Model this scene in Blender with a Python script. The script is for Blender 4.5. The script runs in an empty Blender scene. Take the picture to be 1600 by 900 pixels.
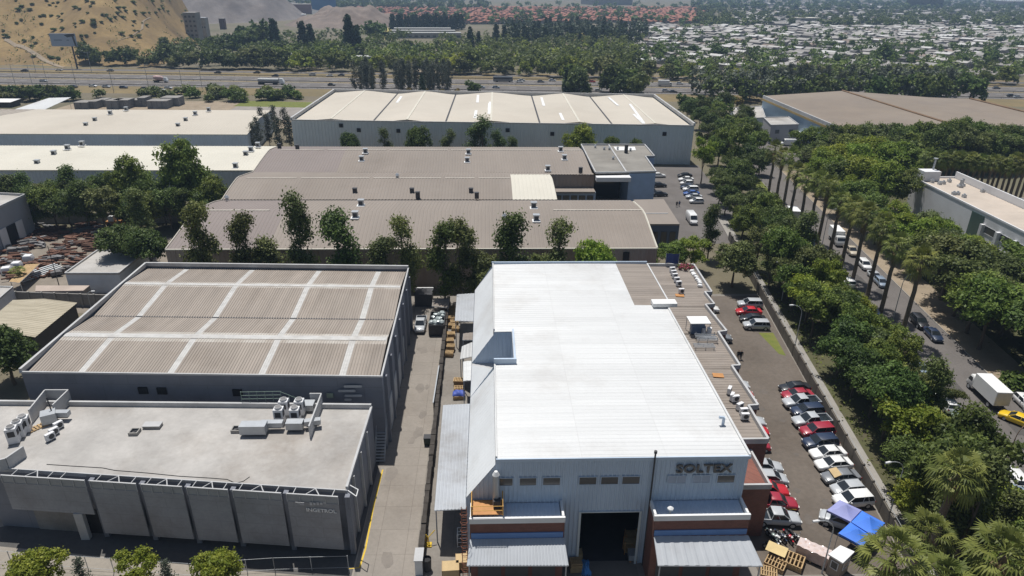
import bpy, bmesh, math, random
import numpy as np
from mathutils import Vector, Matrix
R = math.radians
random.seed(7); rng = np.random.default_rng(7)
SC = bpy.context.scene
COL = SC.collection

# ------------------------------------------------------------------ camera
CH, CF, CP, CA, CR = 55.0, 1060.0, R(24.2), R(2.1), R(0.6)
fw = Vector((math.sin(CA)*math.cos(CP), math.cos(CA)*math.cos(CP), -math.sin(CP)))
rt0 = Vector((math.cos(CA), -math.sin(CA), 0)); up0 = rt0.cross(fw)
rt = rt0*math.cos(CR) + up0*math.sin(CR); up = up0*math.cos(CR) - rt0*math.sin(CR)
cam = bpy.data.objects.new('camera', bpy.data.cameras.new('camera')); COL.objects.link(cam)
cam.matrix_world = Matrix(((rt.x, up.x, -fw.x, 0), (rt.y, up.y, -fw.y, 0), (rt.z, up.z, -fw.z, CH), (0, 0, 0, 1)))
cam.data.sensor_width = 36; cam.data.lens = 36*CF/1600
cam.data.clip_start = 1; cam.data.clip_end = 20000
SC.camera = cam

# ------------------------------------------------------------------ light
SUNV = Vector((-0.11, 0.30, 1.0)).normalized()          # towards the sun
w = bpy.data.worlds.new('World'); SC.world = w; w.use_nodes = True
nt = w.node_tree; bg = nt.nodes['Background']
sky = nt.nodes.new('ShaderNodeTexSky'); sky.sky_type = 'NISHITA'; sky.sun_disc = False
sky.sun_elevation = R(72); sky.sun_rotation = R(-20); sky.air_density = 1.2; sky.dust_density = 1.5
nt.links.new(sky.outputs[0], bg.inputs[0]); bg.inputs[1].default_value = 0.060
sl = bpy.data.lights.new('sun', 'SUN'); sl.energy = 4.6; sl.angle = R(0.53); sl.color = (1.0, 0.97, 0.92)
so = bpy.data.objects.new('sun', sl); COL.objects.link(so)
so.rotation_euler = SUNV.to_track_quat('Z', 'Y').to_euler(); so.location = (0, 0, 300)
SC.view_settings.view_transform = 'Standard'; SC.view_settings.look = 'None'
SC.view_settings.exposure = 0.0; SC.view_settings.gamma = 1
SC.cycles.max_bounces = 6; SC.cycles.volume_bounces = 0; SC.cycles.transparent_max_bounces = 8

# ------------------------------------------------------------------ helpers
def P(px, py, z=0.0):
    "the point of the place at height z that the photograph shows at this pixel"
    d = fw*CF + rt*(px-800) - up*(py-450)
    q = Vector((0, 0, CH)) + d*((z-CH)/d.z)
    return Vector((q.x, q.y, z))

def P2(px, py, z=0.0):
    q = P(px, py, z); return (q.x, q.y)

def mix2(a, b, t): return (a[0]+(b[0]-a[0])*t, a[1]+(b[1]-a[1])*t)

def tag(o, label=None, cat=None, group=None, kind=None):
    if label: o['label'] = label
    if cat: o['category'] = cat
    if group: o['group'] = group
    if kind: o['kind'] = kind
    return o

def thing(name, label, cat, loc=(0, 0, 0), rz=0.0, group=None, scale=None):
    o = bpy.data.objects.new(name, None); COL.objects.link(o)
    o.empty_display_size = 0.5
    o.location = loc; o.rotation_euler = (0, 0, rz)
    if scale is not None: o.scale = scale if hasattr(scale, '__len__') else (scale,)*3
    return tag(o, label, cat, group)

def put(name, mesh, parent=None):
    o = bpy.data.objects.new(name, mesh); COL.objects.link(o)
    if parent is not None: o.parent = parent
    return o

class MB:
    def __init__(s): s.v = []; s.f = []; s.m = []; s.mi = 0
    def mat(s, i): s.mi = i; return s
    def face(s, pts):
        n = len(s.v); s.v += [tuple(p) for p in pts]; s.f.append(tuple(range(n, n+len(pts)))); s.m.append(s.mi)
    def mesh(s, verts, faces):
        n = len(s.v); s.v += [tuple(p) for p in verts]
        for f in faces: s.f.append(tuple(i+n for i in f)); s.m.append(s.mi)
    def box(s, c, d, rz=0.0, taper=1.0):
        cx, cy, cz = c; a, b, h = d[0]/2, d[1]/2, d[2]/2
        cs, sn = math.cos(rz), math.sin(rz); vs = []
        for z, k in ((-h, 1.0), (h, taper)):
            for x, y in ((-a, -b), (a, -b), (a, b), (-a, b)):
                x *= k; y *= k
                vs.append((cx+x*cs-y*sn, cy+x*sn+y*cs, cz+z))
        s.mesh(vs, [(3, 2, 1, 0), (4, 5, 6, 7), (0, 1, 5, 4), (1, 2, 6, 5), (2, 3, 7, 6), (3, 0, 4, 7)])
    def prism(s, poly, z0, z1, top=True, bottom=True):
        n = len(poly)
        area = sum(poly[i][0]*poly[(i+1) % n][1]-poly[(i+1) % n][0]*poly[i][1] for i in range(n))
        if area < 0: poly = poly[::-1]
        vs = [(p[0], p[1], z0) for p in poly] + [(p[0], p[1], z1) for p in poly]
        fs = [(i, (i+1) % n, n+(i+1) % n, n+i) for i in range(n)]
        if top: fs.append(tuple(range(n, 2*n)))
        if bottom: fs.append(tuple(range(n-1, -1, -1)))
        s.mesh(vs, fs)
    def bar(s, a, b, z0, z1, t):
        "an upright slab between plan points a and b"
        dx, dy = b[0]-a[0], b[1]-a[1]; L = math.hypot(dx, dy) or 1
        nx, ny = -dy/L*t/2, dx/L*t/2
        s.prism([(a[0]+nx, a[1]+ny), (a[0]-nx, a[1]-ny), (b[0]-nx, b[1]-ny), (b[0]+nx, b[1]+ny)], z0, z1)
    def tube(s, p, q, r0, r1=None, n=6, caps=True):
        p, q = Vector(p), Vector(q); r1 = r0 if r1 is None else r1
        d = (q-p).normalized(); a = d.orthogonal().normalized(); b = d.cross(a)
        vs = []
        for c, r in ((p, r0), (q, r1)):
            for i in range(n):
                t = 2*math.pi*i/n; vs.append(c + a*(math.cos(t)*r) + b*(math.sin(t)*r))
        fs = [(i, (i+1) % n, n+(i+1) % n, n+i) for i in range(n)]
        if caps: fs += [tuple(range(n-1, -1, -1)), tuple(range(n, 2*n))]
        s.mesh(vs, fs)
    def path(s, pts, r, n=6):
        for a, b in zip(pts[:-1], pts[1:]): s.tube(a, b, r, r, n)
    def wheel(s, c, r, wd, axis='y', n=16):
        d = Vector((0, wd/2, 0)) if axis == 'y' else Vector((wd/2, 0, 0))
        c = Vector(c); s.tube(c-d, c+d, r, r, n)
    def ribwall(s, a, b, z0, z1, pitch=0.5, amp=0.06):
        "corrugated upright sheet from a to b, ribs standing out to the right of a->b; z1 a number or function of t"
        dx, dy = b[0]-a[0], b[1]-a[1]; L = math.hypot(dx, dy); nx, ny = dy/L, -dx/L
        n = max(1, int(L/pitch)); vs = []; fs = []
        for i in range(n):
            for fr, o in ((0.0, 0), (0.5, 0), (0.62, amp), (0.88, amp)):
                t = (i+fr)/n; vs.append((t, o))
        vs.append((1.0, 0)); V = []
        for t, o in vs:
            x, y = a[0]+dx*t+nx*o, a[1]+dy*t+ny*o
            V += [(x, y, z0(t) if callable(z0) else z0), (x, y, z1(t) if callable(z1) else z1)]
        for i in range(len(vs)-1): fs.append((2*i, 2*i+2, 2*i+3, 2*i+1))
        s.mesh(V, fs)
    def ribroof(s, fn, nrib, nv, amp=0.06, vs=None):
        "corrugated sheet fn(u,v)->xyz, ribs run along v"
        us = []
        for i in range(nrib):
            for fr, o in ((0.0, 0), (0.5, 0), (0.62, amp), (0.88, amp)): us.append(((i+fr)/nrib, o))
        us.append((1.0, 0)); vv = vs or [j/nv for j in range(nv+1)]; V = []
        for v in vv:
            for u, o in us:
                p = fn(u, v); V.append((p[0], p[1], p[2]+o))
        k = len(us); F = [(j*k+i, j*k+i+1, (j+1)*k+i+1, (j+1)*k+i) for j in range(len(vv)-1) for i in range(k-1)]
        s.mesh(V, F)
    def sheet(s, fn, nu, nv):
        V = [fn(i/nu, j/nv) for j in range(nv+1) for i in range(nu+1)]; k = nu+1
        s.mesh(V, [(j*k+i, j*k+i+1, (j+1)*k+i+1, (j+1)*k+i) for j in range(nv) for i in range(nu)])
    def data(s, name, mats, smooth=None, origin=None, rz=0.0):
        me = bpy.data.meshes.new(name); V = s.v
        if origin is not None:
            c, sn = math.cos(-rz), math.sin(-rz); ox, oy, oz = origin
            V = [((x-ox)*c-(y-oy)*sn, (x-ox)*sn+(y-oy)*c, z-oz) for x, y, z in V]
        me.from_pydata(V, [], s.f)
        for m in (mats if isinstance(mats, (list, tuple)) else [mats]): me.materials.append(m)
        me.polygons.foreach_set('material_index', s.m)
        if smooth is not None:
            bm = bmesh.new(); bm.from_mesh(me); bmesh.ops.remove_doubles(bm, verts=bm.verts, dist=0.0005)
            bmesh.ops.recalc_face_normals(bm, faces=bm.faces); bm.to_mesh(me); bm.free()
            me.polygons.foreach_set('use_smooth', [True]*len(me.polygons)); me.set_sharp_from_angle(angle=R(smooth))
        me.update(); return me
    def cut(s): s.cuts = getattr(s, 'cuts', []) + [(len(s.v), len(s.f))]
    def build_each(s, name, mats, parent=None, local=False):
        "every piece closed by cut() becomes a part of its own"
        v0 = f0 = 0
        for v1, f1 in s.cuts:
            b = MB(); b.v = s.v[v0:v1]; b.f = [tuple(i-v0 for i in f) for f in s.f[f0:f1]]; b.m = s.m[f0:f1]; b.build(name, mats, parent, None, local); v0, f0 = v1, f1
    def build(s, name, mats, parent=None, smooth=None, local=False):
        "vertices in place coordinates (or, local, in the parent's own)"
        if parent is not None and not local:
            return put(name, s.data(name, mats, smooth, parent.location, parent.rotation_euler.z), parent)
        return put(name, s.data(name, mats, smooth), parent)

def struct(name, mb, mats, smooth=None):
    return tag(mb.build(name, mats, smooth=smooth), kind='structure')

def dup(o, loc, rz=0.0, label=None, group=None, scale=None, cat=None, swap=None):
    "a copy of a thing with its parts and sub-parts; swap replaces materials on parts"
    r = o.copy(); COL.objects.link(r); r.location = loc; r.rotation_euler = (0, 0, rz)
    if scale is not None: r.scale = scale if hasattr(scale, '__len__') else (scale,)*3
    if label: r['label'] = label
    if group: r['group'] = group
    if cat: r['category'] = cat
    def kids(a, b):
        for ch in list(a.children):
            c = ch.copy(); COL.objects.link(c); c.parent = b; kids(ch, c)
    kids(o, r)
    return r

# ------------------------------------------------------------------ materials
def _mat(name):
    m = bpy.data.materials.new(name); m.use_nodes = True
    n = m.node_tree.nodes; return m, n, m.node_tree.links, n['Principled BSDF']

def M(name, col, rough=0.7, var=0.12, scale=0.6, col2=None, stain=0.0, fine=0.0, bump=0.0, metal=0.0, stretch=(1, 1, 1), rnd=0.0, spec=0.4, joints=None):
    "procedural paint / concrete / metal: large blotches, fine grain, stains with a shape of their own"
    m, n, l, b = _mat(name)
    tc = n.new('ShaderNodeTexCoord'); mp = n.new('ShaderNodeMapping'); mp.inputs['Scale'].default_value = stretch
    l.new(tc.outputs['Object'], mp.inputs['Vector'])
    nz = n.new('ShaderNodeTexNoise'); nz.inputs['Scale'].default_value = scale; nz.inputs['Detail'].default_value = 6; nz.inputs['Roughness'].default_value = 0.62
    l.new(mp.outputs[0], nz.inputs['Vector'])
    rp = n.new('ShaderNodeValToRGB'); rp.color_ramp.elements[0].position = 0.3; rp.color_ramp.elements[1].position = 0.7
    c2 = col2 or tuple(min(0.9, c*(1+var)) for c in col); c1 = tuple(c*(1-var) for c in col) if col2 is None else col
    rp.color_ramp.elements[0].color = (*c1, 1); rp.color_ramp.elements[1].color = (*c2, 1)
    l.new(nz.outputs['Fac'], rp.inputs[0]); out = rp.outputs[0]
    def mul(out, fac_socket, dark):
        mx = n.new('ShaderNodeMix'); mx.data_type = 'RGBA'; mx.blend_type = 'MULTIPLY'
        l.new(fac_socket, mx.inputs[0]); l.new(out, mx.inputs[6]); mx.inputs[7].default_value = (*dark, 1); return mx.outputs[2]
    if stain:
        n2 = n.new('ShaderNodeTexNoise'); n2.inputs['Scale'].default_value = scale*0.35; n2.inputs['Detail'].default_value = 8; n2.inputs['Roughness'].default_value = 0.7
        l.new(tc.outputs['Object'], n2.inputs['Vector'])
        r2 = n.new('ShaderNodeValToRGB'); r2.color_ramp.elements[0].position = 0.5; r2.color_ramp.elements[1].position = 0.75
        r2.color_ramp.elements[1].color = (stain, stain, stain, 1)
        l.new(n2.outputs['Fac'], r2.inputs[0]); out = mul(out, r2.outputs[0], (0.45, 0.38, 0.31))
    if fine:
        n3 = n.new('ShaderNodeTexNoise'); n3.inputs['Scale'].default_value = scale*14; n3.inputs['Detail'].default_value = 3
        l.new(tc.outputs['Object'], n3.inputs['Vector'])
        mm = n.new('ShaderNodeMath'); mm.operation = 'MULTIPLY'; mm.inputs[1].default_value = fine
        l.new(n3.outputs['Fac'], mm.inputs[0]); out = mul(out, mm.outputs[0], (0.35, 0.35, 0.35))
    if joints:        # slab or board joints: width, height, darkness, upright?
        sp = n.new('ShaderNodeSeparateXYZ'); l.new(tc.outputs['Object'], sp.inputs[0]); cb = n.new('ShaderNodeCombineXYZ')
        if joints[3]:
            ad = n.new('ShaderNodeMath'); l.new(sp.outputs[0], ad.inputs[0]); l.new(sp.outputs[1], ad.inputs[1]); l.new(ad.outputs[0], cb.inputs[0]); l.new(sp.outputs[2], cb.inputs[1])
        else: l.new(sp.outputs[0], cb.inputs[0]); l.new(sp.outputs[1], cb.inputs[1])
        bt = n.new('ShaderNodeTexBrick'); bt.inputs['Scale'].default_value = 1.0; bt.offset = 0.0 if not joints[3] else .5; bt.inputs['Brick Width'].default_value = joints[0]; bt.inputs['Row Height'].default_value = joints[1]; bt.inputs['Mortar Size'].default_value = 0.035; bt.inputs['Mortar Smooth'].default_value = .4
        l.new(cb.outputs[0], bt.inputs['Vector']); mm = n.new('ShaderNodeMath'); mm.operation = 'MULTIPLY'; mm.inputs[1].default_value = joints[2]; l.new(bt.outputs['Fac'], mm.inputs[0]); out = mul(out, mm.outputs[0], (0.5, 0.48, 0.46))
        bt.inputs['Color1'].default_value = (.88, .88, .88, 1); bt.inputs['Color2'].default_value = (1, 1, 1, 1); mx = n.new('ShaderNodeMix'); mx.data_type = 'RGBA'; mx.blend_type = 'MULTIPLY'; mx.inputs[0].default_value = .2 if joints[3] else .5
        l.new(out, mx.inputs[6]); l.new(bt.outputs['Color'], mx.inputs[7]); out = mx.outputs[2]; bt.inputs['Mortar'].default_value = (1, 1, 1, 1)
    if rnd:
        oi = n.new('ShaderNodeObjectInfo'); hs = n.new('ShaderNodeHueSaturation')
        mr = n.new('ShaderNodeMapRange'); mr.inputs[3].default_value = 1-rnd; mr.inputs[4].default_value = 1+rnd
        l.new(oi.outputs['Random'], mr.inputs[0]); l.new(mr.outputs[0], hs.inputs['Value']); l.new(out, hs.inputs['Color']); out = hs.outputs[0]
    l.new(out, b.inputs['Base Color'])
    b.inputs['Roughness'].default_value = rough; b.inputs['Metallic'].default_value = metal; b.inputs['Specular IOR Level'].default_value = spec
    if bump:
        bp = n.new('ShaderNodeBump'); bp.inputs['Strength'].default_value = bump; bp.inputs['Distance'].default_value = 0.05
        n4 = n.new('ShaderNodeTexNoise'); n4.inputs['Scale'].default_value = scale*8; n4.inputs['Detail'].default_value = 4
        l.new(tc.outputs['Object'], n4.inputs['Vector']); l.new(n4.outputs['Fac'], bp.inputs['Height']); l.new(bp.outputs[0], b.inputs['Normal'])
    return m

def M_leaf(name, a, bcol, trans=0.25, rnd=0.22):
    "leaves: every leaf its own tone (attribute tone), every tree its own cast"
    m, n, l, b = _mat(name)
    at = n.new('ShaderNodeAttribute'); at.attribute_name = 'tone'
    rp = n.new('ShaderNodeValToRGB'); rp.color_ramp.elements[0].color = (*a, 1); rp.color_ramp.elements[1].color = (*bcol, 1)
    l.new(at.outputs['Fac'], rp.inputs[0])
    oi = n.new('ShaderNodeObjectInfo'); hs = n.new('ShaderNodeHueSaturation')
    mr = n.new('ShaderNodeMapRange'); mr.inputs[3].default_value = 1-rnd; mr.inputs[4].default_value = 1+rnd
    l.new(oi.outputs['Random'], mr.inputs[0]); l.new(mr.outputs[0], hs.inputs['Value'])
    m2 = n.new('ShaderNodeMath'); m2.operation = 'MULTIPLY_ADD'; m2.inputs[1].default_value = 0.04; m2.inputs[2].default_value = 0.474
    wn = n.new('ShaderNodeTexWhiteNoise'); wn.noise_dimensions = '1D'; l.new(oi.outputs['Random'], wn.inputs['W'])
    l.new(wn.outputs['Value'], m2.inputs[0]); l.new(m2.outputs[0], hs.inputs['Hue'])
    l.new(rp.outputs[0], hs.inputs['Color']); l.new(hs.outputs[0], b.inputs['Base Color'])
    b.inputs['Roughness'].default_value = 0.55; b.inputs['Specular IOR Level'].default_value = 0.25
    tr = n.new('ShaderNodeBsdfTranslucent'); l.new(hs.outputs[0], tr.inputs['Color'])
    mx = n.new('ShaderNodeMixShader'); mx.inputs[0].default_value = trans
    l.new(b.outputs[0], mx.inputs[1]); l.new(tr.outputs[0], mx.inputs[2])
    l.new(mx.outputs[0], n['Material Output'].inputs['Surface'])
    return m

def M_brick(name, c1, c2, mortar):
    m, n, l, b = _mat(name)
    tc = n.new('ShaderNodeTexCoord'); sp = n.new('ShaderNodeSeparateXYZ'); l.new(tc.outputs['Object'], sp.inputs[0])
    ad = n.new('ShaderNodeMath'); l.new(sp.outputs[0], ad.inputs[0]); l.new(sp.outputs[1], ad.inputs[1])
    cb = n.new('ShaderNodeCombineXYZ'); l.new(ad.outputs[0], cb.inputs[0]); l.new(sp.outputs[2], cb.inputs[1])
    bt = n.new('ShaderNodeTexBrick'); bt.inputs['Scale'].default_value = 1.0; bt.inputs['Brick Width'].default_value = 0.28; bt.inputs['Row Height'].default_value = 0.09
    bt.inputs['Mortar Size'].default_value = 0.008
    bt.inputs['Color1'].default_value = (*c1, 1); bt.inputs['Color2'].default_value = (*c2, 1); bt.inputs['Mortar'].default_value = (*mortar, 1)
    l.new(cb.outputs[0], bt.inputs['Vector'])
    nz = n.new('ShaderNodeTexNoise'); nz.inputs['Scale'].default_value = 0.8; nz.inputs['Detail'].default_value = 6; l.new(tc.outputs['Object'], nz.inputs['Vector'])
    mx = n.new('ShaderNodeMix'); mx.data_type = 'RGBA'; mx.blend_type = 'MULTIPLY'; l.new(nz.outputs['Fac'], mx.inputs[0])
    l.new(bt.outputs['Color'], mx.inputs[6]); mx.inputs[7].default_value = (0.6, 0.55, 0.55, 1); l.new(mx.outputs[2], b.inputs['Base Color'])
    b.inputs['Roughness'].default_value = 0.85
    return m

def M_glass(name, col=(0.02, 0.025, 0.03), rough=0.08):
    m, n, l, b = _mat(name)
    nz = n.new('ShaderNodeTexNoise'); nz.inputs['Scale'].default_value = 0.7
    rp = n.new('ShaderNodeValToRGB'); rp.color_ramp.elements[0].color = (*[c*0.7 for c in col], 1); rp.color_ramp.elements[1].color = (*[c*1.4 for c in col], 1)
    l.new(nz.outputs['Fac'], rp.inputs[0]); l.new(rp.outputs[0], b.inputs['Base Color'])
    b.inputs['Roughness'].default_value = rough; b.inputs['Specular IOR Level'].default_value = 0.7
    return m

def M_paint(name, col, coat=0.6):
    m, n, l, b = _mat(name)
    nz = n.new('ShaderNodeTexNoise'); nz.inputs['Scale'].default_value = 1.5; nz.inputs['Detail'].default_value = 4
    tc = n.new('ShaderNodeTexCoord'); l.new(tc.outputs['Object'], nz.inputs['Vector'])
    rp = n.new('ShaderNodeValToRGB'); rp.color_ramp.elements[0].color = (*[c*0.9 for c in col], 1); rp.color_ramp.elements[1].color = (*[min(0.85, c*1.06) for c in col], 1)
    l.new(nz.outputs['Fac'], rp.inputs[0]); l.new(rp.outputs[0], b.inputs['Base Color'])
    b.inputs['Roughness'].default_value = 0.35; b.inputs['Coat Weight'].default_value = coat; b.inputs['Coat Roughness'].default_value = 0.12
    b.inputs['Metallic'].default_value = 0.0
    return m

m_asphalt = M('asphalt', (0.165, 0.138, 0.114), 0.9, 0.16, 0.12, stain=0.6, fine=0.6)
m_road = M('road_asphalt', (0.16, 0.145, 0.135), 0.9, 0.12, 0.2, stain=0.4, fine=0.5)
m_drive = M('driveway_concrete', (0.30, 0.268, 0.232), 0.9, 0.10, 0.18, stain=0.5, fine=0.4, joints=(3.0, 3.6, .6, 0))
m_yard = M('yard_concrete', (0.27, 0.245, 0.215), 0.9, 0.13, 0.15, stain=0.6, fine=0.5, joints=(4, 4, .4, 0))
m_shadeconc = M('forecourt_paving', (0.20, 0.195, 0.19), 0.9, 0.10, 0.2, stain=0.4, fine=0.4)
m_ground = M('earth_ground', (0.20, 0.165, 0.12), 0.95, 0.2, 0.02, col2=(0.13, 0.125, 0.07), stain=0.4, fine=0.4)
m_dirt = M('bare_dirt', (0.33, 0.265, 0.19), 0.95, 0.15, 0.25, stain=0.5, fine=0.4)
m_drygrass = M('dry_grass', (0.36, 0.25, 0.10), 0.95, 0.2, 0.03, col2=(0.24, 0.175, 0.08), stain=0.5, fine=0.4)
m_lawn = M('lawn', (0.13, 0.17, 0.03), 0.95, 0.2, 0.5, col2=(0.20, 0.20, 0.05), fine=0.5)
m_pave = M('pavement', (0.33, 0.31, 0.28), 0.9, 0.1, 0.3, stain=0.4, fine=0.4)
m_white = M('white_paint', (0.74, 0.74, 0.73), 0.6, 0.05, 0.4, stain=0.2)
m_yellow = M('yellow_paint', (0.62, 0.42, 0.03), 0.7, 0.15, 2.0, stain=0.3)
m_whiteroof = M('white_roof_paint', (0.66, 0.665, 0.66), 0.45, 0.06, 0.25, stain=0.35, fine=.14, stretch=(0.15, 1, 1), joints=(8.2, 1.24, .3, 0))
m_greyroof = M('weathered_roof_sheet', (0.305, 0.265, 0.228), 0.8, 0.16, 0.3, stain=0.35, stretch=(2, 0.15, 1))
m_brownroof = M('unpainted_roof_sheet', (0.255, 0.22, 0.19), 0.8, 0.22, 0.35, stain=0.5, stretch=(0.15, 2, 1))
m_greyroof2 = M('long_grey_roof_sheet', (0.255, 0.22, 0.19), 0.85, 0.09, 0.05, stain=0.3, stretch=(2, 0.4, 1))
m_greyroof3 = M('newer_grey_roof_sheet', (0.235, 0.20, 0.185), 0.85, 0.06, 0.05, stain=0.15)
m_cream = M('cream_roof_sheet', (0.50, 0.455, 0.385), 0.75, 0.06, 0.05, stain=0.2)
m_creamwhite = M('pale_roof_sheet', (0.58, 0.55, 0.47), 0.7, 0.05, 0.08, stain=0.15)
m_translucent = M('skylight_sheet', (0.50, 0.49, 0.47), 0.5, 0.14, 1.2, stain=0.4)
m_bluewall = M('blue_grey_cladding', (0.47, 0.56, 0.67), 0.5, 0.07, 0.3, stain=0.25, stretch=(1, 1, 0.2))
m_palewall = M('pale_cladding', (0.60, 0.65, 0.66), 0.55, 0.05, 0.15, stain=0.2, stretch=(1, 1, 0.2))
m_darkwall = M('dark_grey_render', (0.19, 0.20, 0.23), 0.8, 0.10, 0.3, stain=0.4, joints=(6.2, 3.1, .4, 1))
m_panel = M('grey_screen_panel', (0.33, 0.335, 0.355), 0.7, 0.14, 0.25, stain=0.6, fine=0.3, joints=(4.8, 1.3, .3, 1))
m_slab = M('roof_screed', (0.44, 0.42, 0.395), 0.85, 0.2, 0.16, stain=0.65, fine=0.3)
m_parapet = M('parapet_render', (0.45, 0.45, 0.45), 0.8, 0.10, 0.5, stain=0.4)
m_conc = M('concrete', (0.36, 0.345, 0.32), 0.9, 0.14, 0.5, stain=0.5, fine=0.4)
m_blockwall = M('block_wall', (0.30, 0.285, 0.265), 0.9, 0.15, 0.6, stain=0.5, fine=0.4)
m_office = M('office_render', (0.68, 0.68, 0.69), 0.8, 0.06, 0.3, stain=0.3)
m_metal = M('galvanised_metal', (0.42, 0.44, 0.46), 0.45, 0.1, 0.8, metal=0.3, stain=0.2)
m_canopy = M('metal_canopy_sheet', (0.40, 0.42, 0.445), 0.5, 0.07, 0.4, stain=0.35)
m_dark = M('dark_steel', (0.05, 0.05, 0.055), 0.6, 0.2, 1.0)
m_black = M('black_rubber', (0.02, 0.02, 0.022), 0.8, 0.2, 2.0)
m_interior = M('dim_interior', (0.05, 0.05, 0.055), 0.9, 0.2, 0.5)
m_brick = M_brick('red_brick', (0.27, 0.105, 0.075), (0.20, 0.08, 0.06), (0.22, 0.17, 0.14))
m_wood = M('raw_timber', (0.42, 0.29, 0.15), 0.85, 0.22, 1.5, stain=0.3)
m_card = M('cardboard', (0.50, 0.37, 0.20), 0.85, 0.12, 1.5)
m_rust = M('rusty_scrap', (0.135, 0.07, 0.048), 0.9, 0.35, 1.2, rnd=0.4)
m_scrap = M('grey_scrap', (0.17, 0.165, 0.165), 0.7, 0.3, 1.0, rnd=0.4)
m_orange = M('orange_paint', (0.46, 0.22, 0.075), 0.6, 0.15, 1.0)
m_blue = M('blue_fabric', (0.06, 0.20, 0.70), 0.7, 0.06, 0.8)
m_lilac = M('faded_blue_fabric', (0.29, 0.31, 0.56), 0.7, 0.07, 0.8)
m_bluepaint = M('blue_flashing', (0.14, 0.26, 0.52), 0.5, 0.08, 0.8)
m_bark = M('bark', (0.13, 0.10, 0.075), 0.95, 0.25, 2.0, stretch=(1, 1, 0.3))
m_palmbark = M('palm_bark', (0.15, 0.115, 0.085), 0.95, 0.25, 2.5, stretch=(0.5, 0.5, 3))
m_deadfrond = M('dry_frond', (0.24, 0.17, 0.09), 0.9, 0.25, 1.5)
m_glass = M_glass('dark_glass')
m_winglass = M_glass('window_glass', (0.05, 0.055, 0.06), 0.15)
m_bluedull = M('blinded_window', (0.33, 0.38, 0.47), 0.4, 0.06, 1.0)
m_redtile = M('red_roof_tile', (0.34, 0.14, 0.09), 0.85, 0.2, 0.1, rnd=0.25)
m_house = M('house_wall', (0.31, 0.29, 0.26), 0.9, 0.1, 0.2, rnd=0.3)
m_zincroof = M('zinc_house_roof', (0.35, 0.335, 0.315), 0.8, 0.2, 0.05, rnd=0.3)
m_roofs = [M('grey_house_roof', (0.27, 0.255, 0.24), 0.85, 0.25, 0.05, rnd=.3), M('brown_house_roof', (0.22, 0.175, 0.145), 0.85, 0.25, 0.05, rnd=.3), M('white_house_roof', (0.50, 0.49, 0.475), 0.7, 0.1, 0.05), M('dark_house_roof', (0.13, 0.125, 0.125), 0.85, 0.2, 0.05)]
m_lead = M('light_lens', (0.75, 0.75, 0.72), 0.2, 0.05, 3)
m_redlens = M('red_lens', (0.35, 0.02, 0.02), 0.25, 0.05, 3)
m_quarry = M('quarry_rock', (0.30, 0.265, 0.245), 0.95, 0.2, 0.03, col2=(0.17, 0.15, 0.145), stain=0.8, fine=0.7)

L_dark = M_leaf('dark_foliage', (0.042, 0.074, 0.018), (0.145, 0.205, 0.046), .32)
L_mid = M_leaf('mid_foliage', (0.066, 0.110, 0.020), (0.220, 0.280, 0.056), .34)
L_bright = M_leaf('bright_foliage', (0.12, 0.19, 0.018), (0.34, 0.40, 0.06), .38)
L_olive = M_leaf('olive_foliage', (0.070, 0.095, 0.030), (0.205, 0.240, 0.072), .3)
L_grey = M_leaf('grey_foliage', (0.065, 0.08, 0.055), (0.14, 0.155, 0.11))
L_yellow = M_leaf('yellow_foliage', (0.13, 0.12, 0.02), (0.28, 0.22, 0.04))
L_con = M_leaf('conifer_foliage', (0.022, 0.048, 0.020), (0.062, 0.10, 0.040), .2)
L_palm = M_leaf('palm_foliage', (0.040, 0.072, 0.015), (0.250, 0.280, 0.068), 0.22)
def PY(px, py, Y):
    "the point of the upright plane y = Y seen at this pixel"
    d = fw*CF + rt*(px-800) - up*(py-450)
    q = Vector((0, 0, CH)) + d*(Y/d.y); return q

# ================================================================== the setting
def sheet(name, pts, z, m):
    b = MB(); b.face([(x, y, z) for x, y in pts]); return struct(name, b, m)

def poly_area(poly): return sum(poly[i][0]*poly[(i+1) % len(poly)][1]-poly[(i+1) % len(poly)][0]*poly[i][1] for i in range(len(poly)))
def ccw(p): return p if poly_area(p) > 0 else p[::-1]

# the ground: one sheet to the horizon
sheet('ground', [(-9000, -200), (9000, -200), (9000, 12000), (-9000, 12000)], 0.0, m_ground)

def hwy_y(X, o): return 408-0.065*X+o
def band(name, o0, o1, z, m, x0=-700, x1=700):
    sheet(name, [(x0, hwy_y(x0, o0)), (x1, hwy_y(x1, o0)), (x1, hwy_y(x1, o1)), (x0, hwy_y(x0, o1))], z, m)
band('verge', -46, 64, 0.004, M('bank_grass', (0.27, 0.20, 0.095), 0.95, 0.2, 0.03, col2=(0.17, 0.14, 0.075), stain=0.5, fine=0.5))
band('motorway_road', -20, 5, 0.010, m_road); band('motorway_road', 9, 30, 0.010, m_road); band('service_road', 48, 57, 0.010, m_road)
b = MB()
for o in (-16.3, -9, -1.8, 4.4, 9.6, 16, 22.5, 29.4):
    for i in range(-40, 60):
        x = i*12.0
        solid = o in (-16.3, 4.4, 9.6, 29.4); L = 12.0 if solid else 4.0
        b.face([(x, hwy_y(x, o), 0.016), (x+L, hwy_y(x+L, o), 0.016), (x+L, hwy_y(x+L, o+0.25), 0.016), (x, hwy_y(x, o+0.25), 0.016)])
struct('motorway_markings', b, m_white)

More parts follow.
